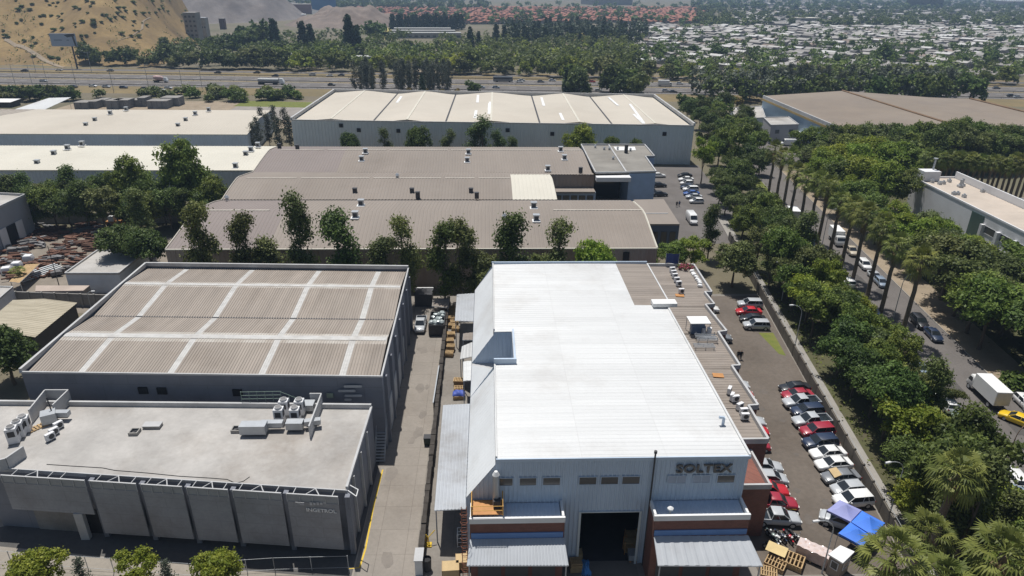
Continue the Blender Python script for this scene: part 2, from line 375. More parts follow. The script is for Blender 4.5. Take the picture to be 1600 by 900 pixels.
# site paving
sheet('yard', [(-62, 20), (66, 20), (66, 119), (-62, 119)], 0.008, m_yard)
sheet('driveway', [(-13.6, 36), (-7.7, 36), (-8.2, 119), (-13.6, 119)], 0.014, m_drive)
sheet('forecourt', [(-62, 44.8), (-13.9, 41.5), (-13.9, 72), (-62, 74)], 0.014, M('forecourt_concrete', (0.33, 0.295, 0.25), 0.9, 0.10, 0.18, stain=0.5, fine=0.4))
FX = lambda y, d=0: 45.0+0.134*(y-61.8)+d
sheet('forecourt_shadow_strip', [P2(-40, 832), P2(-40, 850), P2(32, 857), P2(400, 893), P2(548, 905), P2(590, 735), P2(597, 700)], 0.019, M('shadow_asphalt', (0.115, 0.11, 0.105), 0.9, 0.15, 0.15, stain=0.4, fine=0.5))  # dark asphalt cut to the office's shadow edge; its colour paints that shadow darker
sheet('car_park', [(27.5, 45.5), (FX(45.5, -0.3), 45.5), (FX(118, -0.3), 118), (27.5, 118)], 0.014, m_asphalt)
sheet('apron', [(15.2, 40), (41, 40), (41, 50.3), (15.2, 50.3)], 0.018, m_yard)
sheet('apron', [(-7.4, 38), (15.1, 38), (15.1, 53), (-7.4, 53)], 0.018, M('stained_yard', (0.215, 0.195, 0.17), 0.9, 0.14, 0.25, stain=0.6, fine=0.4))
RX = lambda y, d=0: 66.2+0.138*(y-72)+d            # left kerb of the street
def sstrip(name, d0, d1, y0, y1, z, m, f=RX):
    sheet(name, [(f(y0, d0), y0), (f(y0, d1), y0), (f(y1, d1), y1), (f(y1, d0), y1)], z, m)
sstrip('street_road', 0, 9.2, 30, 226, 0.012, m_road)
sstrip('verge', -4.6, -0.15, 30, 222, 0.010, m_lawn); sstrip('verge', 9.3, 16, 30, 214, 0.010, m_dirt)
sstrip('pavement', 0.35, 2.4, 30, 165, 0.06, m_pave, FX)
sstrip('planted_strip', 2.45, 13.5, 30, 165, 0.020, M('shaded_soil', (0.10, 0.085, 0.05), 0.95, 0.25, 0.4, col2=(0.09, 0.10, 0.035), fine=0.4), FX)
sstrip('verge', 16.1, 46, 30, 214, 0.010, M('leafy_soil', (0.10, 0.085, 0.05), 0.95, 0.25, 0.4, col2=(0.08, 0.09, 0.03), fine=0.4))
b = MB()
for d0 in (-0.15, 9.2): b.prism([(RX(30, d0), 30), (RX(30, d0+0.15), 30), (RX(222, d0+0.15), 222), (RX(222, d0), 222)], 0, 0.13)
b.prism([(FX(30, 0.2), 30), (FX(30, 0.34), 30), (FX(165, 0.34), 165), (FX(165, 0.2), 165)], 0, 0.14)
struct('kerb', b, m_pave)
sheet('lawn', [P2(1185, 520), P2(1208, 520), P2(1228, 556), P2(1217, 553)], 0.02, m_lawn)
sheet('lot_road', [(44, 146), (63, 148), (70, 222), (46, 218)], 0.014, m_road)
sheet('lot_road', [(97, 222), (125, 222), (125, 262), (97, 262)], 0.014, m_road)
sheet('scrap_yard', [(-140, 112), (-66, 112), (-66, 152), (-140, 152)], 0.014, M('yard_dirt', (0.25, 0.215, 0.175), 0.95, 0.2, 0.25, stain=0.6, fine=0.4))
sheet('back_yard', [(-200, 282), (-80, 282), (-80, 350), (-200, 350)], 0.014, m_dirt)
sheet('gravel_yard', [(-120, 300), (-66, 300), (-60, 345), (-120, 352)], 0.02, M('pale_gravel', (0.32, 0.29, 0.26), 0.95, 0.15, 0.2, fine=0.5))
sheet('green_patch', [(-122, 336), (-62, 330), (-62, 346), (-122, 352)], 0.026, m_lawn)
sheet('park_dirt', [P2(640, 118), P2(700, 118), P2(690, 92), P2(660, 92)], 0.01, m_dirt)
sheet('playing_field', [P2(1090, 40), P2(1195, 40), P2(1195, 26), P2(1105, 27)], 0.02, m_lawn)
sheet('ochre_field', [P2(895, 64), P2(935, 64), P2(930, 52), P2(905, 52)], 0.02, M('ochre_dirt', (0.45, 0.28, 0.10), 0.95, 0.2, 0.05))
sheet('ochre_field', [P2(600, 62), P2(612, 62), P2(612, 24), P2(600, 24)], 0.02, M('straw_field', (0.34, 0.29, 0.10), 0.95, 0.2, 0.02))
sheet('town_ground', [P2(985, 104), P2(2000, 128), P2(2000, 36), P2(1000, 40)], 0.03, M('town_earth', (0.24, 0.22, 0.20), 0.95, 0.2, 0.02, stain=0.4, fine=0.4))
sheet('footpath', [P2(938, 120), P2(946, 120), P2(958, 72), P2(946, 72)], 0.03, m_dirt)
sheet('footpath', [P2(750, 88), P2(800, 86), P2(800, 84), P2(750, 86)], 0.03, m_dirt)
# repair patches, drains and oil marks in the paving
m_patch = M('tar_patch', (0.095, 0.088, 0.082), 0.92, 0.15, 0.5, fine=0.4); m_oil = M('oil_mark', (0.135, 0.115, 0.098), 0.8, 0.2, 0.6, fine=0.4)
rp_ = random.Random(21); bp_ = MB(); bo_ = MB()
def blot(b, x, y, r, z, n=11, sy=1.0):
    a0 = rp_.uniform(0, 6); b.face([(x+r*rp_.uniform(.6, 1.15)*math.cos(a0+6.283*i/n), y+sy*r*rp_.uniform(.6, 1.15)*math.sin(a0+6.283*i/n), z) for i in range(n)])
for k in range(16):
    y = rp_.uniform(48, 200); d = rp_.uniform(1.2, 6.5); w_ = rp_.uniform(.7, 1.6); L = rp_.uniform(1.5, 7)
    bp_.face([(RX(y, d), y, .0165+k*.0004), (RX(y, d+w_), y, .0165+k*.0004), (RX(y+L, d+w_), y+L, .0165+k*.0004), (RX(y+L, d), y+L, .0165+k*.0004)])
for k in range(26): blot(bo_, rp_.uniform(33, 41), rp_.uniform(50, 108), rp_.uniform(.25, .8), .0185+k*.0003)
bd_ = MB()
for k in range(9): blot(bd_, rp_.uniform(-12.6, -8.8), rp_.uniform(48, 112), rp_.uniform(.3, .9), .0185+k*.0003, sy=1.8)
struct('oil_stain', bd_, M('driveway_mark', (0.235, 0.208, 0.18), 0.85, 0.15, 0.6, fine=0.4))
struct('street_patch', bp_, m_patch); struct('oil_stain', bo_, m_oil)
# painted lines
b = MB()
yl = [P2(598, 734), P2(584, 790), P2(571, 858), P2(562, 887)]
for a, c in zip(yl[:-1], yl[1:]): b.face([(a[0]-.09, a[1], .02), (a[0]+.09, a[1], .02), (c[0]+.09, c[1], .02), (c[0]-.09, c[1], .02)])
a, c = P2(562, 887), P2(545, 889)
b.face([(a[0], a[1]-.05, .02), (a[0], a[1]+.05, .02), (c[0], c[1]+.05, .02), (c[0], c[1]-.05, .02)])
struct('yellow_marking', b, m_yellow)

# hill: dry slope left of the motorway, ridge outside the frame
def hill_h(x, y):
    base = hwy_y(x, 66)
    d = y-base
    edge = -215-(y-480)*0.27          # right flank
    e = max(0.0, min(1.0, (edge-x)/70.0)); e = e*e*(3-2*e)
    g = max(0.0, d)
    h = 0.40*g*(1-math.exp(-g/26.0))
    h += 3.2*math.sin(x*0.021+y*0.011)*min(1, g/60)+2.4*math.sin(x*0.047-y*0.018)*min(1, g/50)+1.3*math.sin(x*0.11+0.04*y)*min(1, g/40)
    h -= 4.0*(1-abs(math.sin(x*.024+.5*math.sin(y*.03)+1)))**4*min(1, g/40)+2.0*(1-abs(math.sin(x*.06+y*.02+.7*math.sin(y*.05))))**4*min(1, g/30)
    return min(max(h, 0)*e, 84+3*math.sin(x*0.02))
b = MB(); nx, ny = 220, 90
b.sheet(lambda u, v: (-900+760*u, hwy_y(-900+760*u, 62)+300*v, hill_h(-900+760*u, hwy_y(-900+760*u, 62)+300*v)-0.15), nx, ny)
m_hill = M('hill_grass', (0.40, 0.275, 0.115), 0.95, 0.2, 0.028, col2=(0.20, 0.135, 0.06), stain=0.75, fine=0.7)
struct('hill', b, m_hill, smooth=60)
def mound(name, cx, cy, rx, ry, h, m, seed):
    r = random.Random(seed); ph = [r.uniform(0, 6) for _ in range(6)]
    def fn(u, v):
        x, y = (u*2-1), (v*2-1); d = math.hypot(x, y)
        k = max(0.0, 1-d); k = min(1.0, k*1.7)
        z = h*k*(1+0.18*math.sin(5*x+ph[0])*math.cos(4*y+ph[1])+0.1*math.sin(11*x+ph[2]+7*y)+0.06*math.sin(23*x+ph[3])+0.05*math.sin(31*y+9*x+ph[4])+0.03*math.sin(57*x-41*y+ph[5]))
        return (cx+x*rx, cy+y*ry, z-0.1)
    b = MB(); b.sheet(fn, 60, 60); struct(name, b, m, smooth=70)
c = P(330, 34); mound('quarry_hill', c.x-28, c.y+120, 130, 180, 60, m_quarry, 3)
c = P(400, 22); mound('gravel_hill', c.x+20, c.y+60, 90, 60, 16, M('dark_gravel', (0.15, 0.145, 0.14), 0.95, 0.2, 0.05), 4)
c = P(535, 42); mound('spoil_hill', c.x, c.y+60, 88, 95, 20, M('spoil_earth', (0.32, 0.25, 0.205), 0.95, 0.2, 0.05, col2=(0.19, 0.15, 0.125), stain=0.8, fine=0.7), 5)
# tracks on the hill follow its surface
b = MB()
for pts in ([(185, 64), (205, 58), (222, 46), (224, 34), (235, 28)], [(8, 62), (40, 76), (70, 95), (100, 106)]):
    W = []
    for px, py in pts:
        d = fw*CF + rt*(px-800) - up*(py-450); t = 400.0/CF
        for k in range(900):
            q = Vector((0, 0, CH))+d*t
            if q.z <= hill_h(q.x, q.y): break
            t += 0.9/CF
        W.append(q)
    for a, c in zip(W[:-1], W[1:]):
        n = 6
        for i in range(n):
            p, q = a.lerp(c, i/n), a.lerp(c, (i+1)/n)
            def s(v, o): return (v.x, v.y+o, hill_h(v.x, v.y+o)+0.25)
            b.face([s(p, -2), s(q, -2), s(q, 2), s(p, 2)])
struct('hill_track', b, m_dirt)

# ================================================================== buildings
def building(name, label, loc, group=None): return thing(name, label, 'building', (loc[0], loc[1], 0), 0, group)

def wall_window(parent, name, a, b2, z0, z1, glass, frame, out=0.03, depth=0.06, ft=0.07, mull=False):
    "framed window on an upright wall; a->b2 plan points, outward is to the right of a->b2"
    dx, dy = b2[0]-a[0], b2[1]-a[1]; L = math.hypot(dx, dy); nx, ny = dy/L, -dx/L; ux, uy = dx/L, dy/L
    def bx(mb, s0, s1, za, zb, o0, o1):
        p = [(a[0]+ux*s0+nx*o0, a[1]+uy*s0+ny*o0), (a[0]+ux*s1+nx*o0, a[1]+uy*s1+ny*o0), (a[0]+ux*s1+nx*o1, a[1]+uy*s1+ny*o1), (a[0]+ux*s0+nx*o1, a[1]+uy*s0+ny*o1)]
        mb.prism(p, za, zb)
    g = MB(); bx(g, ft, L-ft, z0+ft, z1-ft, out, out+depth*0.4); go = g.build(name, glass, parent)
    f = MB(); bx(f, 0, L, z0, z0+ft, out, out+depth); bx(f, 0, L, z1-ft, z1, out, out+depth); bx(f, 0, ft, z0+ft, z1-ft, out, out+depth); bx(f, L-ft, L, z0+ft, z1-ft, out, out+depth)
    if L > 1.6 and mull: bx(f, L/2-ft/2, L/2+ft/2, z0+ft, z1-ft, out, out+depth*0.9)
    fo = f.build('frame', frame, parent)
    fo.parent = go; fo.location = (0, 0, 0)
    fo.data.update()
    return go

def fix_child(o):
    "sub-part meshes were built relative to the thing; their part sits at its origin"
    return o

# ---- striped warehouse (left) -------------------------------------------------
F0, F1, B1_, B0 = P2(32, 580, 11), P2(596, 587, 11), P2(638, 418, 11), P2(228, 413, 11)
T = building('striped_warehouse', 'long dark grey warehouse whose brown ribbed roof has four pale lengthwise stripes', F0)
def q4(u, v): return mix2(mix2(F0, F1, u), mix2(B0, B1_, u), v)
bw = MB()
for a, c in ((F0, F1), (F1, B1_), (B1_, B0), (B0, F0)):
    bw.face([(a[0], a[1], 0), (c[0], c[1], 0), (c[0], c[1], 10.75), (a[0], a[1], 10.75)])
bw.build('wall', m_darkwall, T)
prof = [(0.004, 10.45), (0.265, 11.15), (0.468, 10.35), (0.478, 10.35), (0.76, 11.15), (0.992, 10.35)]
vv = [p[0] for p in prof]; zz = [p[1] for p in prof]
bounds = [0.008, 0.147, 0.166, 0.397, 0.416, 0.652, 0.671, 0.878, 0.897, 0.992]
ro = MB(); sk = MB()
for i in range(9):
    u0, u1 = bounds[i], bounds[i+1]
    fn = lambda u, v: (*q4(u0+(u1-u0)*u, v), float(np.interp(v, vv, zz)))
    if i % 2 == 0: ro.ribroof(fn, max(1, int((u1-u0)*44/0.36)), 0, 0.07, vs=[0.004, 0.13, 0.265, 0.36, 0.468, 0.478, 0.62, 0.76, 0.88, 0.992])
    else: sk.ribroof(fn, 3, 0, 0.03, vs=[0.004, 0.13, 0.265, 0.36, 0.468, 0.478, 0.62, 0.76, 0.88, 0.992])
ro.build('roof', m_greyroof, T)
s_ = sk.build('skylight_strips', m_translucent, T)
r = MB()
for v, wd, z in ((0.265, 0.016, 11.24), (0.76, 0.012, 11.235)):
    for dv0, dv1, z0, z1 in ((-wd, 0, z-0.06, z), (0, wd, z, z-0.06)):
        r.face([(*q4(0.01, v+dv0), z0), (*q4(0.99, v+dv0), z0), (*q4(0.99, v+dv1), z1), (*q4(0.01, v+dv1), z1)])
r.build('ridge_cap', m_translucent, T)
# faded paint either side of the ridges, on the sheets themselves
r = MB()
for v0, v1 in ((0.225, 0.250), (0.280, 0.305), (0.735, 0.748), (0.772, 0.79)):
    for i in range(0, 9, 2):
        u0, u1 = bounds[i], bounds[i+1]
        r.ribroof(lambda u, v: (*q4(u0+(u1-u0)*u, v), float(np.interp(v, vv, zz))+0.006), max(1, int((u1-u0)*44/0.36)), 0, 0.07, vs=[v0, v1])
    r.cut()
r.build_each('faded_sheets', M('faded_roof_sheet', (0.52, 0.495, 0.455), 0.8, 0.3, 0.35, col2=(0.36, 0.315, 0.27), stain=0.2), T)
g = MB(); g.bar(q4(0.008, 0.473), q4(0.992, 0.473), 10.36, 10.40, 0.32); g.build('valley_gutter', m_dark, T)
pr = MB(); pr.bar(q4(0.0, 0.0), q4(0.0, 1.0), 10.752, 11.35, 0.34); pr.bar(q4(0.0, 1.0), q4(1.0, 1.0), 10.752, 11.353, 0.34)
pr.bar(q4(1.0, 0.0), q4(1.0, 1.0), 10.752, 11.0, 0.22); pr.bar(q4(-0.003, 0.0), q4(1.003, 0.0), 10.752, 10.98, 0.2)
pr.build('parapet', m_parapet, T)
for px in (222, 252, 372):
    q = PY(px, 612, 72.7); a = (q.x-0.6, 72.9-0.04*(q.x+57)); 
    w_ = MB(); w_.box((q.x, 73.6-0.041*(q.x+57.5)-0.02, q.z), (1.15, 0.2, 0.95)); w_.build('wall_vent', m_black, T)
# pale rounded bars of the emblem and the small sign board
em = MB()
for x0, x1, y in ((538, 566, 602), (529, 556, 609), (539, 566, 616.5), (539, 550, 622.5)):
    a, c = PY(x0, y, 72), PY(x1, y, 72); yw = 71.72
    em.box(((a.x+c.x)/2, yw, a.z), (c.x-a.x-0.3, 0.05, 0.34))
    for p in (a.x+0.15, c.x-0.15): em.tube((p, yw-0.026, a.z), (p, yw+0.024, a.z), 0.17, 0.17, 12)
em.build('emblem_bars', m_parapet, T)
q = PY(516, 617, 72); s2 = MB(); s2.box((q.x, 71.85, q.z), (0.8, 0.06, 0.62)); s2.build('sign_board', M('pale_green_board', (0.30, 0.36, 0.27), 0.7, 0.1, 2), T)
# side wall facing the driveway: columns and loading doors
for i in range(7):
    v = 0.05+i*0.15; p = mix2(F1, B1_, v)
    c_ = MB(); c_.box((p[0]+0.2, p[1], 5.0), (0.4, 0.5, 10.0)); c_.build('column', m_darkwall, T)
for i, v in enumerate((0.12, 0.27, 0.42, 0.62)):
    p, q = mix2(F1, B1_, v), mix2(F1, B1_, v+0.08)
    d = MB(); d.bar((p[0]+0.06, p[1]), (q[0]+0.06, q[1]), 0.05, 4.6, 0.1); d.build('loading_door', M('pale_steel_door', (0.40, 0.42, 0.45), 0.6, 0.08, 0.8), T)

# ---- office block with screens (front left) ------------------------------------
A0, A1, A2, A3 = P2(-30, 730, 8), P2(541, 767, 8), P2(580, 632, 8.5), P2(-30, 626, 8.5)
T = building('screened_office', 'flat roofed office block behind six grey facade screens at bottom left', A0)
def ao(u, v): return mix2(mix2(A0, A1, u), mix2(A3, A2, u), v)
wl = MB(); ring = [A0, A1, A2, A3]
for i in range(4):
    a, c = ring[i], ring[(i+1) % 4]; wl.face([(a[0], a[1], 0), (c[0], c[1], 0), (c[0], c[1], 7.7), (a[0], a[1], 7.7)])
wl.build('wall', m_darkwall, T)
rf = MB(); rf.prism(ring, 7.702, 7.95); rf.build('roof', m_slab, T)
pp = MB(); pp.bar(ao(0, 1), ao(1, 1), 7.952, 8.55, 0.3); pp.bar(ao(1, 0.02), ao(1, 0.995), 7.952, 8.30, 0.25)
pp.bar(ao(-.01, 0.005), ao(1.002, 0.005), 7.60, 8.05, 0.12); pp.build('parapet', m_parapet, T)
# screens stand 1.1 m off the wall
S0, S1 = P2(1, 743, 8), P2(528, 777, 8)
def sx(px):
    d0 = (px-1)/(528-1); return mix2(S0, S1, d0)
for i, (x0, x1, zb) in enumerate(((1, 136, 3.6), (144, 217, 1.1), (225, 289, 1.1), (296.5, 360, 1.1), (367.5, 442, 1.1), (450, 528, 1.1))):
    s_ = MB(); a, c = sx(x0), sx(x1); s_.bar(a, c, zb, 7.15, 0.12); so_ = s_.build('facade_screen', m_panel, T)
    t_ = MB(); t_.bar(a, c, 7.153, 8.0, 0.05)
    n = 7 if i == 0 else 4
    so2 = t_.build('mesh_band', M('perforated_band', (0.30, 0.31, 0.32), 0.6, 0.08, 1.0) if i == 0 else bpy.data.materials['perforated_band'], T)
    l_ = MB()
    for k in range(n+1):
        p = mix2(a, c, k/n); l_.box((p[0], p[1]-0.07, 7.55), (0.06, 0.06, 0.86), math.atan2(c[1]-a[1], c[0]-a[0]))
    l_.bar(a, c, 8.002, 8.10, 0.14)
    l_.build('top_rail', m_parapet, T)
    # brackets back to the roof edge
    k_ = MB()
    nor = Vector((c[0]-a[0], c[1]-a[1], 0)).normalized().cross(Vector((0, 0, 1))) * -1
    for f in ((0.12, 0.88) if i else (0.12, 0.55, 0.7)):
        p = Vector((*mix2(a, c, f), 8.03)); k_.tube(p, p+nor*1.05+Vector((0, 0, 0.02)), 0.05); k_.cut()
    for f0, f1, f2 in (((0.36, 0.5, 0.64),) if i else ((0.28, 0.36, 0.44),)):
        apex = Vector((*mix2(a, c, f1), 8.03))+nor*1.0
        k_.tube(Vector((*mix2(a, c, f0), 8.05)), apex, 0.06); k_.cut(); k_.tube(Vector((*mix2(a, c, f2), 8.05)), apex, 0.06); k_.cut()
    k_.build_each('bracket', m_parapet, T)
for px in (140, 221, 293, 364, 446, 540):
    p = sx(px); c_ = MB(); c_.box((p[0], p[1]+0.75, 3.9), (0.5, 0.7, 7.6)); c_.build('column', m_darkwall, T)
p = sx(108); c_ = MB(); c_.box((p[0], p[1]+0.1, 1.8), (0.9, 0.5, 3.6)); c_.build('column', m_parapet, T)
ga = MB(); a, c = ao(0.245, 0), ao(0.36, 0); ga.bar((a[0], a[1]-0.06), (c[0], c[1]-0.06), 0.02, 3.3, 0.1); ga.build('garage_opening', m_black, T)
ga = MB(); a, c = ao(0.11, 0), ao(0.235, 0); ga.bar((a[0], a[1]-0.06), (c[0], c[1]-0.06), 0.02, 3.3, 0.1); ga.build('garage_door', m_blockwall, T)
# raised screens round the plant on the roof
def screen(pts, z0, z1, t=0.16, name='plant_screen'):
    s_ = MB()
    for k, (a, c) in enumerate(zip(pts[:-1], pts[1:])): s_.bar(a, c, z0, z1+0.003*k, t)
    s_.build(name, m_parapet, T)
screen([P2(51, 660, 8), P2(76, 628, 8), P2(112, 628, 8), P2(88, 652, 8)], 7.952, 9.75)
screen([P2(539/1.0-54, 684, 8), P2(504, 632, 8), P2(486, 632, 8)], 7.952, 9.6)
lw = [P2(2, 735, 8.0), P2(14, 732, 8), P2(41, 713, 8.0)]
screen(lw, 7.952, 9.35, 0.2, 'plant_screen')
# lettering on the last screen
def text_part(name, body, size, loc, rotz, mat, parent, ext=0.03, offset=0.0, sx_=1.0):
    cu = bpy.data.curves.new(name, 'FONT'); cu.body = body; cu.size = size; cu.extrude = ext; cu.offset = offset; cu.resolution_u = 3
    cu.align_x = 'CENTER'; cu.align_y = 'CENTER'; cu.materials.append(mat)
    tmp = bpy.data.objects.new(name, cu); COL.objects.link(tmp); me = bpy.data.meshes.new_from_object(tmp.evaluated_get(bpy.context.evaluated_depsgraph_get())); bpy.data.objects.remove(tmp)
    o = put(name, me, parent)
    L = Vector(loc)-Vector(parent.location); o.location = L; o.rotation_euler = (R(90), 0, rotz); o.scale = (sx_, 1, 1); return o
ang = math.atan2(S1[1]-S0[1], S1[0]-S0[0])
q = PY(502, 798, sx(502)[1]-0.12); text_part('lettering', 'INGETROL', 0.62, (q.x, q.y, q.z), ang, m_white, T, 0.02, 0.012, 1.05)
em = MB(); q = PY(500, 787, sx(500)[1]-0.09); dull = M('dull_letter_grey', (0.5, 0.5, 0.51), 0.6, 0.1, 1)
for k in range(7):
    em.box((q.x-0.9+k*0.34, q.y, q.z), (0.24, 0.03, 0.30 if k % 2 else 0.36), ang)
em.build('small_letters', dull, T); em = MB()
for k in range(3): em.box((q.x-2.0+k*0.1, q.y, q.z+0.18-0.14*k), (0.9-0.22*k, 0.03, 0.06), ang)
em.build('emblem', dull, T)
# side wall details to the driveway
for v in (0.18, 0.45, 0.7):
    p = ao(1, v); c_ = MB(); c_.box((p[0]+0.14, p[1], 3.9), (0.28, 0.22, 7.6)); c_.build('column', m_parapet, T)
st = MB(); a = Vector((*ao(1, 0.02), 7.9)); st.tube(a, a+Vector((1.1, -0.9, -0.1)), 0.05); st.tube(a+Vector((0, 0.8, 0)), a+Vector((1.1, 0.1, -0.1)), 0.05); st.tube(a+Vector((1.1, -0.9, -0.1)), a+Vector((1.1, 0.1, -0.1)), 0.05)
st.build('bracket', m_white, T)

# external steel stair beside it
p = P(600, 722); T = thing('steel_stair', 'grey open steel stair beside the driveway behind the screened office', 'stair', (p.x-0.5, p.y, 0))
stb = MB(); rl = MB()
for k in range(13):
    stb.box((0, k*0.29, 0.22+k*0.26), (1.1, 0.28, 0.04))
stb.build('treads', m_metal, T, local=True)
pl = MB(); pl.box((0, 4.9, 3.55), (1.2, 2.2, 0.06)); pl.build('landing', m_metal, T, local=True)
for s in (-0.6, 0.6):
    rl.tube((s, -0.1, 0.1), (s, 3.7, 3.5), 0.05); rl.tube((s, -0.1, 1.1), (s, 3.7, 4.5), 0.03); rl.tube((s, 3.8, 4.5), (s, 6.0, 4.5), 0.03)
    for k in range(5): rl.tube((s, -0.1+k*0.95, 0.1+k*0.85), (s, -0.1+k*0.95, 1.1+k*0.85), 0.025)
    for k in (4.2, 5.9): rl.tube((s, k, 0), (s, k, 4.5), 0.04)
rl.tube((-0.6, 6.0, 4.5), (0.6, 6.0, 4.5), 0.03)
rl.build('railing', m_metal, T, local=True)

# ---- white-roofed hall -----------------------------------------------------------
YF = 52.3; XL, XR, YB = 0.6, 25.0, 101.6
T = building('white_roof_hall', 'big hall with brilliant white ribbed roof and blue grey front bearing raised letters', (XL, YF))
def eavez(y): return 13.7
# main roof: the notch leaves a gap on the left between y 69.6 and 78.2
NX, NY0, NY1 = 2.9, 69.9, 78.2
rf = MB(); br = MB()
def mroof(b, x0, x1, y0, y1, pitch=0.62):
    n = max(1, int((y1-y0)/pitch))
    b.ribroof(lambda u, v: (x0+(x1-x0)*v, y0+(y1-y0)*u, 13.58+0.10*math.sin(math.pi*min(1, max(0, (x0+(x1-x0)*v-XL)/(XR-XL))))), n, 6, 0.035)
mroof(rf, XL, XR, YF, NY0); mroof(rf, NX, XR, NY0, NY1); mroof(rf, XL, XR, NY1, 85.9); mroof(rf, XL, 20.5, 85.9, 101.4)
rf.build('roof', m_whiteroof, T)
mroof(br, 20.5, XR+0.6, 85.9, 101.4, 0.7); br.build('unpainted_roof', m_brownroof, T)
fl = MB(); fl.bar((XL-0.05, YF-0.06), (XR+0.15, YF-0.06), 13.30, 13.66, 0.14); fl.build('fascia', m_bluewall, T); fl = MB(); fl.bar((XL-0.2, 101.5), (XR+0.6, 101.5), 13.3, 14.0, 0.2); fl.build('fascia', m_bluewall, T)
for a, c, z0, z1, t in (((XR+0.08, YF), (XR+0.08, 85.8), 13.45, 13.78, 0.22), ((XR+0.62, 86.0), (XR+0.62, 101.3), 13.5, 13.74, 0.2), ((XL, NY1+0.3), (XL, 101.3), 13.45, 13.85, 0.16), ((XL, YF+0.1), (XL, NY0-0.3), 13.45, 13.85, 0.16)):
    fl = MB(); fl.bar(a, c, z0, z1, t); fl.build('roof_edge', m_whiteroof, T)
# west skirt slopes
SK0, SKZ = -2.35, 9.0
sk = MB()
def skirt(y0, y1):
    n = max(1, int((y1-y0)/0.62))
    sk.ribroof(lambda u, v: (SK0+(XL-0.1-SK0)*v, y0+(y1-y0)*u, SKZ+(12.95-SKZ)*v), n, 3, 0.03)
skirt(YF+0.02, NY0); skirt(NY1, 101.5)
sk.face([(SK0, NY0, SKZ+.02), (XL-.1, NY0, 12.97), (SK0, 77.4, SKZ+.02)])
sk.build('skirt_roof', M('white_skirt_paint', (0.76, 0.78, 0.79), 0.5, 0.05, 0.3, stain=0.35, fine=.15), T)
# walls
wl = MB()
D0, D1, DZ = 8.95, 15.0, 6.95
fy = YF
wl.ribwall((SK0, fy), (D0, fy), 0, lambda t: min(13.55, 9.0+max(0, (t*(D0-SK0)))*1.38) if t*(D0-SK0) < 2.85 else 13.5, 0.42, 0.06)
wl.ribwall((D0, fy), (D1, fy), DZ, 13.5, 0.42, 0.06)
wl.ribwall((D1, fy), (XR, fy), 0, 13.5, 0.42, 0.06)
wl.ribwall((XR, fy), (XR, YB), 0, 13.5, 0.6, 0.05); wl.ribwall((XR, YB), (SK0, YB), 0, lambda t: 13.5 if t < 0.89 else 13.5-4.5*(t-0.89)/0.11, 0.6, 0.05)
wl.ribwall((SK0, YB), (SK0, fy), 0, SKZ, 0.6, 0.05)
wl.ribwall((SK0, NY1), (XL, NY1), 6.0, lambda t: SKZ+4.3*t, 0.5, 0.06); wl.ribwall((XL, NY1), (NX, NY1), 6.0, 13.55, 0.5, 0.06)
wl.ribwall((NX, NY1), (NX, NY0), 6.0, 13.6, 0.5, 0.05)
wl.ribwall((NX, NY0), (SK0, NY0), 6.0, lambda t: 13.55 if t < 0.43 else 13.55-4.5*(t-0.43)/0.57, 0.5, 0.05)
wl.build('wall', m_bluewall, T)
cb = MB(); cb.bar((XL-0.1, NY0+0.1), (NX+0.3, NY0+0.1), 13.55, 14.35, 0.25); cb.bar((NX+0.15, NY0+0.25), (NX+0.15, NY1-0.05), 13.5, 14.05, 0.22); cb.build('notch_kerb', m_bluewall, T)
nf = MB(); nf.face([(SK0, NY0, 8.9), (NX, NY0, 8.9), (NX, NY1, 8.9), (SK0, NY1, 8.9)]); nf.build('notch_floor', m_parapet, T)
# a dim loading bay behind the door opening
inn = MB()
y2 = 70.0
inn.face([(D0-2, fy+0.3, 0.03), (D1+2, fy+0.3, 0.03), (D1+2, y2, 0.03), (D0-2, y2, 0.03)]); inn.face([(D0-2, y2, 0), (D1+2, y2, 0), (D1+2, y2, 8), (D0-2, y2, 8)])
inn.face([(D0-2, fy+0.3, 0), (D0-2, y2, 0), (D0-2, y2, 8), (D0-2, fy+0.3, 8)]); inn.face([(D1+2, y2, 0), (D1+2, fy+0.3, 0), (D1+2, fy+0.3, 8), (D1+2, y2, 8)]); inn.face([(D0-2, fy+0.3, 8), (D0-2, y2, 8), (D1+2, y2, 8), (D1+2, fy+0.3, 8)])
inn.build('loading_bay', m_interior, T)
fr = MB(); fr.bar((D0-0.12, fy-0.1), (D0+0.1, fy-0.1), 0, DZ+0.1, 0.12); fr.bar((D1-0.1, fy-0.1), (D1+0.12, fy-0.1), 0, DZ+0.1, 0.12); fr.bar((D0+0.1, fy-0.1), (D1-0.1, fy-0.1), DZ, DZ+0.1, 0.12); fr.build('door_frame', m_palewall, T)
zA, zB = PY(900, 757, fy).z, PY(900, 744, fy).z
for x0, x1, kind in ((774, 802, 0), (811, 839, 0), (847.5, 876, 0), (904, 932.5, 0), (938, 966.5, 0), (971, 1000, 0), (1042, 1071.5, 1), (1081, 1109.5, 1), (1119, 1147.5, 0)):
    a, c = PY(x0, 750, fy), PY(x1, 750, fy)
    wall_window(T, 'window', (a.x, fy), (c.x, fy), zA, zB, m_bluedull if kind else m_winglass, m_bluewall, out=0.07, mull=bool(kind))
q = PY(1099, 730.5, fy); text_part('lettering', 'SOLTEX', 1.36, (q.x, fy-0.2, q.z), 0, M('bronze_letter', (0.13, 0.12, 0.11), 0.5, 0.15, 2), T, 0.09, 0.022, 1.12)
pi = MB(); a, c = PY(1025, 707, fy-0.4), PY(1018, 880, fy-0.4); pi.tube((a.x, fy-0.3, 14.3), (a.x, fy-0.3, 0), 0.09, 0.09, 8); pi.tube((a.x, fy-0.3, 14.3), (a.x, fy-0.3, 14.55), 0.16, 0.16, 8); pi.build('flue_pipe', m_dark, T)
